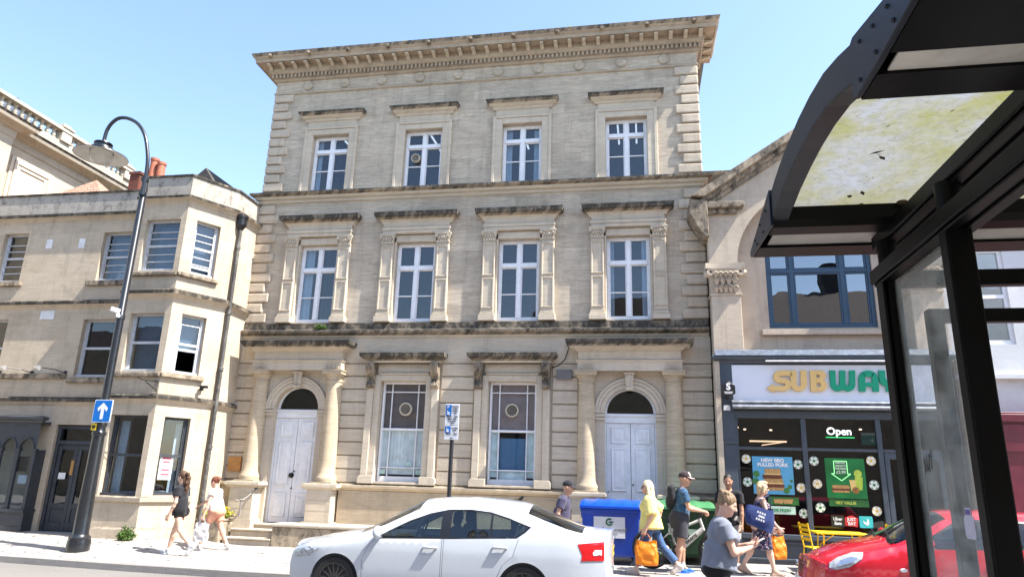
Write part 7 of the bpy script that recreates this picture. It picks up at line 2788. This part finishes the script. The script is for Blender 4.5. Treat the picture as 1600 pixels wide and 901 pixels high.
def cloth(name, c, var=.12, scale=14, **k):
    t = NT(name)
    tc = t.n('TexCoord').outputs['Object']
    n1 = t.noise(t.n('Mapping', {'Vector': tc, 'Scale': (1.0, 1.0, .45)}).outputs[0], 9, 5, .6, .8)
    col = t.mix(t.ramp(t.noise(tc, scale, 4), [(.35, 0.0), (.7, 1.0)]), tuple(x * (1 - var) for x in c), tuple(min(1, x * (1 + var * .6)) for x in c))
    if k.get('print'):
        v = t.n('TexVoronoi', {'Vector': tc, 'Scale': k.get('ps', 28)}, feature='F1')
        f = t.ramp(v.outputs['Distance'], [(.28, 1.0), (.36, 0.0)])
        pc = t.mix(t.n('SeparateColor', {0: v.outputs['Color']}).outputs[0], k['print'][0], k['print'][1])
        col = t.mix(f, col, pc)
    t.out(t.bsdf(col, .85, t.bump(n1, .55, .025), **{'Sheen Weight': .15, 'Specular IOR Level': .2}))
    return t.m


def shirt(c, sleeve=.55, hem=-.06, loose=.014, name='t_shirt', neck=.05, mat=None, flare=0.0, sleeveless=False):
    def f(K):
        s, b, sp_, shw = K['s'], K['b'], K['sp'], K['shw']
        P = [E_(sp_(.005, 0, .33), (.108 * s * b + loose, (.145 if K['sex'] == 'f' else .165) * s * b ** .7 + loose, .175 * s), k=.05),
             C_(sp_(0, 0, hem), sp_(0, 0, .24), (.125 * s * b + loose) * (1 + flare), .112 * s * b + loose, flat=True, k=.05),
             E_(sp_(.02 * b, 0, .12), (.105 * s * b + loose, .135 * s * b + loose, .12 * s), k=.05)]
        ym = .145 * s * b + loose
        P.append(C_(sp_(0, -.045, hem), sp_(0, -.03, .2), (.125 * s * b + loose) * (1 + flare), .105 * s * b + loose, flat=True, k=.05))
        P.append(C_(sp_(0, .045, hem), sp_(0, .03, .2), (.125 * s * b + loose) * (1 + flare), .105 * s * b + loose, flat=True, k=.05))
        for sd in (1, -1):
            P.append(C_(sp_(-.01, 0, .43), sp_(0, sd * shw * (.62 if sleeveless else .92), .44), .075 * s + loose * .8, .052 * s + loose, k=.04))
            if K['sex'] == 'f':
                P.append(E_(sp_(.085 * b, sd * .07, .325), (.062 * s * b + loose, .07 * s + loose, .065 * s + loose), k=.04))
            sh_, el, wr, *_ = K['AR'][sd]
            if not sleeveless:
                P.append(C_(lerp(sh_, el, -.02), lerp(sh_, el, min(1, sleeve)), .052 * s * b ** .6 + loose, .044 * s * b ** .5 + loose * 1.5, flat=True, k=.035))
                if sleeve > 1:
                    P.append(C_(lerp(el, wr, -.1), lerp(el, wr, sleeve - 1), .044 * s + loose, .034 * s + loose, flat=True, k=.03))
        P.append(C_(sp_(.02, 0, .475), sp_(.02, 0, .60), .058 * s, .075 * s, '-', k=.012))
        smesh(name, [(P, .0105, .02)], mat or cloth(name + '_cloth', c), K['o'])
    return f


def legwear(c, length, loose=.012, name='trousers', mat=None, top=.085, flare=0.0):
    def f(K):
        s, b, sp_ = K['s'], K['b'], K['sp']
        P = [C_(sp_(0, 0, -.03), sp_(0, 0, top), .122 * s * b + loose, .112 * s * b + loose, flat=True, k=.04), C_(sp_(0, -.05, -.04), sp_(0, -.035, top), .115 * s * b + loose, .10 * s * b + loose, flat=True, k=.04), C_(sp_(0, .05, -.04), sp_(0, .035, top), .115 * s * b + loose, .10 * s * b + loose, flat=True, k=.04)]
        for sd in (1, -1):
            P.append(E_(sp_(-.075, sd * .07, -.04), (.085 * s * b + loose, .085 * s * b + loose, .09 * s + loose), k=.04))
            hip, kn, an = K['J'][sd][:3]
            if length <= 1:
                e = lerp(hip, kn, length)
                P.append(C_(hip + (hip - kn) * .05, e, .09 * s * b + loose, lerp(.088, .06, length) * s * b + loose + flare, flat=True, k=.03))
            else:
                P.append(C_(hip, lerp(hip, kn, .5), .09 * s * b + loose, .075 * s * b + loose, k=.03))
                P.append(C_(lerp(hip, kn, .5), kn, .075 * s * b + loose, .056 * s + loose, k=.02))
                P.append(C_(lerp(kn, an, -.05), lerp(kn, an, length - 1), .056 * s + loose, (.048 * s + loose) * (1 + flare), flat=True, k=.02))
        smesh(name, [(P, .0105, .02)], mat or cloth(name + '_cloth', c), K['o'])
    return f


def dress(mat, length=.62, name='dress'):
    def f(K):
        s, b, sp_ = K['s'], K['b'], K['sp']
        l_ = .013
        P = [E_(sp_(.005, 0, .33), (.108 * s * b + l_, .148 * s * b ** .7 + l_, .17 * s), k=.05), C_(sp_(0, 0, .05), sp_(0, 0, .24), .128 * s * b, .112 * s * b + l_, k=.05)]
        bot = K['pel'] - A3(0, 0, length * .42 * s)
        for o_ in (-.05, 0, .05):
            P.append(C_(bot + A3(.01, o_ * 1.3, 0), sp_(0, o_, .12), .148 * s * b, .118 * s * b, flat=True, k=.05))
        for sd in (1, -1):
            P.append(E_(sp_(.085 * b, sd * .07, .325), (.066 * s * b + l_, .07 * s + l_, .065 * s + l_), k=.04))
            P.append(C_(sp_(-.0, sd * .04, .44), sp_(0, sd * K['shw'] * .62, .45), .07 * s + l_, .04 * s + l_, k=.03))
        P.append(C_(sp_(.03, 0, .455), sp_(.03, 0, .60), .06 * s, .085 * s, '-', k=.012))
        smesh(name, [(P, .0105, .02)], mat, K['o'])
    return f


def A3(*v):
    return np.array(v, float)


def shoes(c, sole=None, slider=False, sock=None):
    def f(K):
        s = K['s']
        mt, ms = plain('shoe_upper', c, .6), plain('shoe_sole', sole or c, .7)
        for sd in (1, -1):
            hip, kn, an, heel, ball, fd = K['J'][sd]
            up = np.cross(fd, A3(0, 1, 0)) * -1
            up = up if up[2] > 0 else -up
            if sock:
                smesh('sock', [([C_(lerp(an, kn, .22), an, .040 * s, .042 * s, flat=True, k=.01), C_(an, heel, .042 * s, .034 * s, k=.02), C_(heel, ball, .034 * s, .030 * s, k=.02)], .009, .015)], plain('white_sock', sock, .9), K['o'])
            P = ([C_(heel, ball, .036 * s, .032 * s, k=.02), C_(an, heel, .040 * s, .036 * s, k=.02), C_(lerp(an, ball, .3), ball, .036 * s, .033 * s, k=.03), C_(ball, ball + fd * .055 * s, .035 * s, .022 * s, k=.02), C_(lerp(an, kn, .10), an, .038 * s, .040 * s, flat=True, k=.01)]
                 if not slider else [C_(lerp(heel, ball, .62) + up * .016 * s, ball + up * .012 * s + fd * .01, .037 * s, .034 * s, k=.02)])
            sh_ = smesh('shoe', [(P, .0085, .015)], mt, K['o'])
            so_ = [C_(heel - up * .022 * s, ball - up * .016 * s, .035 * s, .038 * s, k=.02), C_(ball - up * .016 * s, ball + fd * .055 * s - up * .006 * s, .038 * s, .024 * s, k=.02)]
            smesh('sole', [(so_, .0085, .01)], ms, sh_)
    return f


def hairstyle(c, kind):
    def f(K):
        s, hp, hm = K['s'], K['hp'], K['hm']
        t = NT('hair')
        tc = t.n('TexCoord').outputs['Object']
        st_ = t.noise(t.n('Mapping', {'Vector': tc, 'Scale': (1, 1, .12)}).outputs[0], 60, 4, .6, .5)
        col = t.mix(t.ramp(st_, [(.3, 0.0), (.7, 1.0)]), tuple(x * .45 for x in c), tuple(min(1, x * 1.35) for x in c))
        t.out(t.bsdf(col, .45, t.bump(st_, .7, .02), **{'Specular IOR Level': .4}))
        fb = 1.0 if K['sex'] == 'f' else 1.05
        P = [E_(hp(-.014, 0, .030), (.104 * s * fb, .086 * s * fb, .105 * s * fb), M_=hm)]
        cut = [E_(hp(.075, 0, -.045), (.075 * s, .066 * s, .095 * s), '-', hm, k=.02), C_(hp(.0, 0, -.07), hp(.03, 0, -.22), .075 * s, .10 * s, '-', k=.015)]
        if kind == 'ponytail':
            pts = [(-.09, 0, .05), (-.145, 0, .05), (-.165, .0, -.03), (-.15, .0, -.14), (-.13, 0, -.25), (-.12, .0, -.36)]
            rr = (.028, .036, .045, .05, .046, .022)
            T = [C_(hp(*a), hp(*b_), ra * s, rb * s, k=.02) for a, b_, ra, rb in zip(pts, pts[1:], rr, rr[1:])]
            rn = random.Random(5)
            for i in range(12):
                j = rn.randint(1, 4)
                T.append(C_(hp(*pts[j]) + A3(rn.gauss(0, .03), rn.gauss(0, .03), 0), hp(*pts[j + 1]) + A3(rn.gauss(0, .03), rn.gauss(0, .03), 0), .013 * s, k=.012))
            P = P + cut + T
        elif kind == 'bun':
            P = P + cut + [E_(hp(-.10, 0, .06), (.045 * s, .05 * s, .045 * s), M_=hm, k=.02), E_(hp(-.12, .02, .03), (.03 * s, .03 * s, .03 * s), k=.02), E_(hp(-.12, -.025, .05), (.028 * s, .03 * s, .03 * s), k=.02)]
        elif kind == 'topbun':
            P = P + cut + [E_(hp(-.06, 0, .085), (.065 * s, .07 * s, .055 * s), M_=hm, k=.03)]
            rn = random.Random(8)
            for i in range(16):
                a = rn.uniform(0, 6.3)
                P.append(C_(hp(-.04 + .05 * math.cos(a), .055 * math.sin(a), .10), hp(-.05 + .075 * math.cos(a + .8), .07 * math.sin(a + .8), .118), .014 * s, .010 * s, k=.01))
        elif kind == 'long':
            P += cut
            for sd in (1, -1):
                P += [C_(hp(.01, sd * .078, .02), hp(-.01, sd * .085, -.12), .03 * s, .034 * s, k=.03), C_(hp(-.01, sd * .085, -.12), hp(-.03, sd * .09, -.27), .034 * s, .022 * s, k=.03), C_(hp(-.06, sd * .05, -.02), hp(-.08, sd * .06, -.29), .045 * s, .03 * s, k=.03)]
            P.append(C_(hp(-.085, 0, .0), hp(-.11, 0, -.30), .045 * s, .035 * s, k=.03))
        elif kind == 'bob':
            P += cut
            for sd in (1, -1):
                P += [C_(hp(.02, sd * .075, .03), hp(.015, sd * .08, -.085), .032 * s, .03 * s, k=.03), C_(hp(-.06, sd * .05, .0), hp(-.065, sd * .05, -.11), .05 * s, .035 * s, k=.03)]
            P.append(E_(hp(.03, 0, .10), (.065 * s, .075 * s, .035 * s), M_=hm, k=.02))
        elif kind == 'short':
            P = [E_(hp(-.016, 0, .034), (.099 * s * fb, .081 * s * fb, .098 * s * fb), M_=hm)] + [E_(hp(.085, 0, -.035), (.08 * s, .08 * s, .10 * s), '-', hm, k=.015), C_(hp(-.02, 0, -.075), hp(-.02, 0, -.22), .115 * s, .14 * s, '-', k=.01)]
        smesh('hair', [(P, .008, .02)], t.m, K['o'])
    return f


def cap(c, brimc, panel=None):
    def f(K):
        s, hp, hm = K['s'], K['hp'], K['hm']
        P = [E_(hp(-.010, 0, .045), (.109 * s, .090 * s, .095 * s), M_=hm), C_(hp(0, 0, -.075), hp(0, 0, .032), .16 * s, '-' and .16 * s, op='-', flat=True, k=.004)]
        cp = smesh('cap', [(P, .0075, .01)], cloth('cap_cloth', c), K['o'])
        q = MB()
        rows = []
        for k in range(13):
            a = R(-62 + 124 * k / 12)
            rows.append([tuple(hp(.075 * math.cos(a) + .012, .085 * math.sin(a), .042)), tuple(hp(.135 * math.cos(a) ** 1.0 + .045, .088 * math.sin(a), .030 - .012 * math.sin(a) ** 2)), tuple(hp(.135 * math.cos(a) + .045, .088 * math.sin(a), .024 - .012 * math.sin(a) ** 2)), tuple(hp(.075 * math.cos(a) + .012, .085 * math.sin(a), .034))])
        q.loft(rows, caps=True)
        q.build('peak', cloth('peak_cloth', brimc), cp, smooth=True, local=True)
        if panel:
            smesh('cap_panel', [([E_(hp(.0, 0, .052), (.102 * s, .078 * s, .091 * s), M_=hm), C_(hp(-.2, 0, .05), hp(.045, 0, .05), .2 * s, op='-', flat=True, k=.004), C_(hp(0, 0, -.075), hp(0, 0, .034), .16 * s, op='-', flat=True, k=.004)], .007, .01)], cloth('panel_cloth', panel), cp)
    return f


def shades(K):
    s, hp = K['s'], K['hp']
    q = MB()
    for sd in (1, -1):
        q.loft([[tuple(hp(.098 - .25 * max(0, abs(y_) - .015) ** 1.1 * .5 + d_, sd * y_, z_)) for y_, z_ in ((.008, .018), (.030, .022), (.056, .016), (.058, -.006), (.045, -.020), (.022, -.020), (.009, -.008))] for d_ in (.0, .006)], caps=True)
        q.tube([hp(.088, sd * .057, .014), hp(.03, sd * .079, .014), hp(-.02, sd * .084, .005)], .0032 * s, 6)
    q.tube([hp(.103, -.01, .013), hp(.103, .01, .013)], .003 * s, 6)
    q.build('sunglasses', plain('dark_sunglass', (.01, .01, .012), .12), K['o'], local=True)


def place(o, K, pt):
    """local point of a person -> world"""
    return Vector((Matrix.Translation(o.location) @ Matrix.Rotation(o.rotation_euler.z, 4, 'Z')) @ Vector(pt))


def bag_soft(name, label, cat, top, size, mat, handle, hmat=None, ang=0.0, seed=1, crumple=.02, taper=.9):
    """carrier bag hanging from a hand: top is the hand point; size (width, depth, height)"""
    o = thing(name, label, cat, top, rot=ang)
    rn = random.Random(seed)
    w_, d_, h_ = size
    q = MB()
    rows = []
    nz, nk = 14, 40
    ph = [rn.uniform(0, 6.3) for _ in range(6)]
    for i in range(nz + 1):
        t_ = i / nz
        z = -handle - h_ * t_
        row = []
        for k in range(nk):
            a = 2 * PI * k / nk
            ca, sa = math.cos(a), math.sin(a)
            e = .55
            x = math.copysign(abs(ca) ** e, ca) * w_ / 2 * lerp(taper, 1, sstep(0, .5, t_)) * (1 - .10 * sstep(.9, 1, t_))
            dep = lerp(.35, 1.0, sstep(0, .55, t_))
            y = math.copysign(abs(sa) ** e, sa) * d_ / 2 * dep * (1 - .15 * sstep(.9, 1, t_))
            c_ = crumple * (math.sin(a * 3 + t_ * 7 + ph[0]) * .5 + math.sin(a * 7 - t_ * 11 + ph[1]) * .3 + math.sin(t_ * 17 + a * 2 + ph[2]) * .25)
            row.append((x * (1 + c_ * 2), y + c_ * .8, z + (crumple * .8 * math.sin(a * 2 + ph[3]) if i < 2 else 0)))
        rows.append(row)
    q.loft(rows)
    q.add(rows[-1], [list(range(nk))])
    b_ = q.build('bag_body', mat, o, smooth='all', local=True)
    q = MB()
    for yy in (-.012, .012):
        pts = [(-w_ * .22, yy, -handle - .01), (-w_ * .16, yy * .8, -handle * .45), (-.03, yy * .3, -.005), (0, 0, .005), (.03, yy * .3, -.005), (w_ * .16, yy * .8, -handle * .45), (w_ * .22, yy, -handle - .01)]
        q.tube(pts, .009, 6, flat=.5)
    q.build('handles', hmat or mat, o, smooth='all', local=True)
    return o, b_


def plastic(name, c, tl=.35):
    t = NT(name)
    tc = t.n('TexCoord').outputs['Object']
    n1 = t.noise(tc, 16, 5, .6, 1.0)
    col = t.mix(n1, tuple(x * .8 for x in c), c)
    b_ = t.bsdf(col, .32, t.bump(n1, .8, .02))
    tr = t.n('BsdfTranslucent', {0: col}).outputs[0]
    t.out(t.n('MixShader', {0: tl, 1: b_, 2: tr}).outputs[0])
    return t.m


ORANGE = plastic('orange_bag_plastic', (.86, .30, .015))
PALE, TAN = (.60, .40, .30), (.40, .235, .15)
N_ = (0, 0, 0)
# 1 girl in black walking away to the left
girl, k1 = person('girl in black t-shirt and shorts with a long brown ponytail walking left', (-9.22, 13.42, gz(-9.2, 13.4)), PI, 1.64,
                  [(R(-16), R(30), R(-48)), (R(17), R(6), R(8))], [((.09, .20, .80), (-1, .3, 0), .5, (0, -1, 0)), ((.05, -.22, .78), (-1, -.3, 0), .5, (0, 1, 0))], 'f', PALE, lean=R(3), head=(R(4), R(-10)), build=.90,
                  wear=[shirt((.018, .018, .022), .55, -.10, .02), legwear((.008, .008, .009), .36, .014, 'shorts'), shoes((.62, .62, .62), (.75, .75, .75)), hairstyle((.085, .042, .022), 'ponytail')])
# 2 woman in white top and peach shorts
w2, k2 = person('woman in pale top and peach shorts reaching forward, carrier bag in her other hand', (-9.12, 14.55, gz(-9.1, 14.5)), PI, 1.56,
                [(R(22), R(8), R(6)), (R(-18), R(12), R(-22))], [((.10, .28, .74), (-1, .4, 0), .8, (0, -1, 0)), ((.48, -.14, .92), (-.3, -1, -.4), .4, (0, 0, -1))], 'f', (.60, .36, .27), lean=R(9), head=(R(10), 0), build=1.12,
                wear=[shirt((.72, .70, .74), .30, -.05, .022), legwear((.66, .33, .22), .62, .022, 'shorts'), shoes((.66, .63, .62), (.5, .48, .46)), hairstyle((.16, .045, .022), 'bun')])
hpt = place(w2, k2, k2['AR'][1][2] + A3(0, .02, -.09))
b1, bb_ = bag_soft('carrier_bag', 'crumpled white translucent carrier bag held by the woman in peach shorts', 'bag', hpt, (.30, .16, .36), plastic('white_bag_plastic', (.74, .74, .76), .5), .10, ang=R(20), seed=3, crumple=.05)
# 3 man in navy tee behind the car
m3, k3 = person('man in dark cap and navy t-shirt half hidden behind the white car', (-1.40, 13.3, .06), R(-8), 1.62, [(R(8), R(6), 0), (R(-10), R(14), R(-10))],
                [((.06, .25, .78), (-1, .3, 0), .5, (0, -1, 0)), ((.14, -.25, .82), (-1, -.3, 0), .5, (0, 1, 0))], 'm', (.50, .30, .21), lean=R(12), head=(R(6), 0), build=1.15,
                wear=[shirt((.05, .045, .085), .6, -.1, .02), legwear((.05, .05, .06), 1.9, .02), shoes((.04, .04, .04)), hairstyle((.02, .018, .016), 'short'), cap((.018, .018, .024), (.03, .03, .04))])
# 4 blonde woman with yellow blouse, jeans and orange bag
w4, k4 = person('blonde woman in yellow blouse, jeans and sunglasses striding left', (.25, 13.55, gz(.2, 13.5)), PI - R(4), 1.66, [(R(25), R(10), R(12)), (R(-26), R(16), R(-30))],
                [((.08, .24, .80), (-1, .4, 0), 1.0, (0, -1, 0)), ((-.10, -.24, .86), (-1, -.3, 0), .6, (0, 1, 0))], 'f', (.58, .36, .25), lean=R(3), head=(R(2), R(8)), build=1.0,
                wear=[shirt((.74, .64, .22), .95, -.07, .045, 'blouse', flare=.22), legwear((.055, .11, .23), 1.86, .016, 'jeans', flare=.2), shoes((.55, .50, .46), (.6, .55, .5)), hairstyle((.66, .52, .33), 'long'), shades])
hpt = place(w4, k4, k4['AR'][1][2] + A3(.0, .0, -.10))
b2, bb_ = bag_soft('carrier_bag', 'full bright orange carrier bag held low by the woman in the yellow blouse', 'bag', hpt, (.40, .24, .40), ORANGE, .12, ang=R(-6), seed=7, crumple=.03)
q = MB()
for j in range(0):
    q.add([(-.085, -.135, -.22 - j * .035), (.085, -.135, -.22 - j * .035), (.085, -.135, -.205 - j * .035), (-.085, -.135, -.205 - j * .035)], [(0, 1, 2, 3)]) if j not in (2, 3) else None
for j in range(4):
    q.add([(-.085 + j * .045, -.136, -.30), (-.055 + j * .045, -.136, -.30), (-.055 + j * .045, -.136, -.27), (-.085 + j * .045, -.136, -.27)], [(0, 1, 2, 3)])
# 5 man in cap with the bicycle
bar = Vector((1.19, 14.0, 1.26))
m5, k5 = person('man in patterned blue t-shirt, dark shorts and two-tone cap standing with the bicycle', (.80, 14.02, gz(.8, 14)), R(4), 1.80, [(R(4), R(4), 0), (R(-3), R(5), 0)],
                [((.40, .16, 1.11), (-.2, .6, -1), 1.1, (0, 0, -1)), ((.36, -.10, 1.10), (-.4, -.6, -1), 1.1, (0, 0, -1))], 'm', (.50, .29, .20), lean=R(7), head=(R(6), R(-6)), build=1.05,
                wear=[shirt(N_, .62, -.11, .018, mat=cloth('patterned_blue_cloth', (.025, .07, .14), print=[(.10, .20, .30), (.06, .13, .22)], ps=34)), legwear((.035, .035, .045), .80, .036, 'shorts', flare=.03), shoes((.0, .10, .50), (.0, .09, .45), slider=True, sock=(.72, .72, .72)), hairstyle((.05, .04, .035), 'short'),
                      cap((.045, .03, .035), (.52, .36, .34), (.55, .40, .38)), shades])
bp5 = thing('backpack', 'black backpack worn by the man with the bicycle', 'backpack', tuple(place(m5, k5, k5['sp'](-.2, 0, .3))), rot=R(4))
c0 = k5['sp'](-.18, 0, .30)
L_ = lambda x, y_, z: A3(x, y_, z)
smesh('pack_body', [([E_(L_(.02, 0, .02), (.085, .15, .23), k=.05), E_(L_(-.035, 0, -.08), (.06, .12, .12), k=.03), E_(L_(.015, 0, .17), (.065, .12, .08), k=.04)], .011, .03)], cloth('black_pack_cloth', (.015, .016, .02)), bp5)
q = MB()
for sd in (1, -1):
    q.tube([(.06, sd * .08, .19), (.16, sd * .10, .20), (.28, sd * .115, .12), (.30, sd * .12, .0), (.22, sd * .14, -.10), (.06, sd * .13, -.16)], .018, 8, flat=.4)
q.build('straps', plain('black_strap', (.02, .02, .022), .7), bp5, smooth='all', local=True)
q = MB()
q.add([(-.1335, -.05, .0), (-.1335, .05, .0), (-.135, .05, -.12), (-.135, -.05, -.12)], [(0, 1, 2, 3)])
# 6 man in dark tee by the shop
m6, k6 = person('dark-haired man in black t-shirt and light shorts standing by the shop front', (1.82, 14.85, .11), R(-112), 1.76, [(R(3), R(3), 0), (R(-3), R(4), 0)],
                [((.12, .25, .80), (-1, .4, 0), .6, (0, -1, 0)), ((.16, -.24, .84), (-1, -.4, 0), .6, (0, 1, 0))], 'm', (.36, .20, .13), lean=R(3), head=(R(8), R(12)), build=1.1,
                wear=[shirt((.014, .014, .016), .62, -.12, .02), legwear((.42, .38, .33), .9, .025, 'shorts'), shoes((.3, .3, .3), (.5, .5, .5)), hairstyle((.02, .017, .015), 'short')])
# 7 woman in grey tee in the road, nearer to us
w7, k7 = person('woman in heather grey t-shirt and black trousers with tied-up hair looking down at her hands', (.84, 8.02, rz(.84)), R(2), 1.63, [(R(5), R(6), 0), (R(-6), R(8), R(-6))],
                [((.30, .06, 1.10), (-.6, .8, -1), .9, (0, -.6, .8)), ((.31, -.05, 1.08), (-.6, -.8, -1), .9, (0, .5, .8))], 'f', (.58, .36, .27), lean=R(6), head=(R(20), R(-16)), build=1.18,
                wear=[shirt((.175, .19, .235), .55, -.015, .024, flare=.04), legwear((.010, .010, .012), 1.92, .012, top=.03), shoes((.03, .03, .03), (.5, .5, .5)), hairstyle((.22, .145, .08), 'topbun')])
ph = thing('phone', 'small pale phone held in the hands of the woman in the grey t-shirt', 'phone', tuple(place(w7, k7, (.42, .0, 1.15))), rot=R(2))
q = MB()
q.cbox((0, 0, 0), (.13, .07, .009), rot=Matrix.Rotation(R(-28), 3, 'Y'))
q.build('case', plain('pale_phone_case', (.6, .56, .52), .4), ph, local=True, bevel=.003)
# 8 woman with navy tote, patterned dress
w8, k8 = person('blonde woman in sleeveless patterned dress walking right past the sandwich shop', (2.26, 14.1, gz(2.1, 14)), R(4), 1.66, [(R(-20), R(10), R(-24)), (R(14), R(4), R(6))],
                [((.26, .24, .82), (-1, .4, 0), 1.0, (0, -1, 0)), ((.24, -.24, .86), (-1, -.4, -.2), .9, (0, 1, 0))], 'f', (.60, .40, .31), lean=R(4), head=(R(6), R(-8)), build=1.1,
                wear=[dress(cloth('floral_navy_cloth', (.035, .035, .075), print=[(.45, .16, .20), (.42, .42, .46)], ps=26), 1.05), shoes((.42, .28, .20), (.3, .2, .15)), hairstyle((.62, .47, .27), 'bob'), shades])
hpt = place(w8, k8, k8['AR'][1][2] + A3(.10, .03, -.08))
b3, bb_ = bag_soft('carrier_bag', 'orange carrier bag in the hand of the woman in the patterned dress', 'bag', hpt, (.30, .20, .40), ORANGE, .10, ang=R(20), seed=11, crumple=.03)
tp = thing('tote_bag', 'navy canvas tote bag with white print on the shoulder of the patterned dress woman', 'bag', tuple(place(w8, k8, (-.07, -.26, 1.02))), rot=R(4))
tp.rotation_euler[1] = R(20)
q = MB()
rows = []
for i in range(13):
    t_ = i / 12
    z = .17 - .36 * t_
    rows.append([((.235 + .03 * math.sin(t_ * PI)) * math.copysign(abs(math.cos(a)) ** .6, math.cos(a)) + .09 * (t_ - .5), (.03 + .06 * math.sin(min(1, t_ * 1.2) * PI * .62)) * math.copysign(abs(math.sin(a)) ** .7, math.sin(a)) + .008 * math.sin(a * 5 + t_ * 9), z + .05 * math.cos(a) * (1 - t_) + .012 * math.sin(a * 2)) for a in [2 * PI * k / 36 for k in range(36)]])
q.loft(rows)
q.add(rows[-1], [list(range(36))])
tb_ = q.build('bag_body', cloth('navy_canvas', (.02, .035, .12)), tp, smooth='all', local=True)
q = MB()
for yy in (-.03, .03):
    q.tube([(-.14, yy, .15), (-.05, yy + .05, .32), (.06, yy + .10, .44), (.12, yy + .08, .36), (.14, yy, .20)], .012, 6, flat=.4)
q.build('straps', plain('navy_strap', (.02, .03, .09), .8), tp, smooth='all', local=True)
q = MB()
for j, s_ in enumerate(('BAGS', 'OF', 'LOVE')):
    pass
for j, (a, b_) in enumerate(((-.09, .08), (-.05, .06), (-.08, .09))):
    for k in range(4):
        xx = lerp(a, b_, k / 4)
        q.add([(xx, -.098 - .004 * j, .06 - j * .06), (xx + .028, -.098 - .004 * j, .06 - j * .06), (xx + .028, -.097 - .004 * j, .095 - j * .06), (xx, -.097 - .004 * j, .095 - j * .06)], [(0, 1, 2, 3)])
q.build('white_print', WHT, tp, local=True)
# ================================================================== camera, sun, sky
cam = bpy.data.cameras.new('camera')
co_ = bpy.data.objects.new('camera', cam)
COL.objects.link(co_)
yaw, tilt, roll = R(10.34), R(15.42), R(1.72)
fw = Vector((-math.sin(yaw) * math.cos(tilt), math.cos(yaw) * math.cos(tilt), math.sin(tilt)))
r0 = Vector((math.cos(yaw), math.sin(yaw), 0))
u0 = r0.cross(fw)
rr, uu = r0 * math.cos(roll) + u0 * math.sin(roll), u0 * math.cos(roll) - r0 * math.sin(roll)
co_.matrix_world = Matrix(((rr.x, uu.x, -fw.x, 0), (rr.y, uu.y, -fw.y, 0), (rr.z, uu.z, -fw.z, 1.68), (0, 0, 0, 1)))
cam.sensor_width = 36
cam.lens = 36 * 1075 / 1600
cam.clip_start, cam.clip_end = .05, 4000
SC.camera = co_

EL, AZ = R(56.5), R(12)            # sun height; angle in front of the facades
to_sun = Vector((math.cos(EL) * math.cos(AZ), -math.cos(EL) * math.sin(AZ), math.sin(EL)))
sl = bpy.data.lights.new('sun', 'SUN')
sl.energy, sl.angle, sl.color = 5.0, R(.53), (1, .955, .88)
so_ = bpy.data.objects.new('sun', sl)
COL.objects.link(so_)
so_.rotation_euler = to_sun.to_track_quat('Z', 'Y').to_euler()
wd = bpy.data.worlds.new('World')
SC.world = wd
wd.use_nodes = True
nt = wd.node_tree
nt.nodes.clear()
sk = nt.nodes.new('ShaderNodeTexSky')
sk.sky_type, sk.sun_disc = 'NISHITA', False
sk.sun_elevation = EL
sk.sun_rotation = math.atan2(to_sun.x, to_sun.y)
sk.air_density, sk.dust_density, sk.ozone_density, sk.altitude = 1.0, .9, .9, 50
bg = nt.nodes.new('ShaderNodeBackground')
bg.inputs[1].default_value = .15
wo = nt.nodes.new('ShaderNodeOutputWorld')
nt.links.new(sk.outputs[0], bg.inputs[0])
nt.links.new(bg.outputs[0], wo.inputs[0])
vs = SC.view_settings
vs.view_transform, vs.look, vs.gamma, vs.exposure = 'Standard', 'None', 1.0, 1.5
vs.use_curve_mapping = False
SC.render.engine = 'CYCLES'
SC.cycles.use_denoising = True
SC.cycles.max_bounces = 8
SC.cycles.transparent_max_bounces = 24
SC.cycles.caustics_reflective = SC.cycles.caustics_refractive = False
bpy.context.view_layer.update()
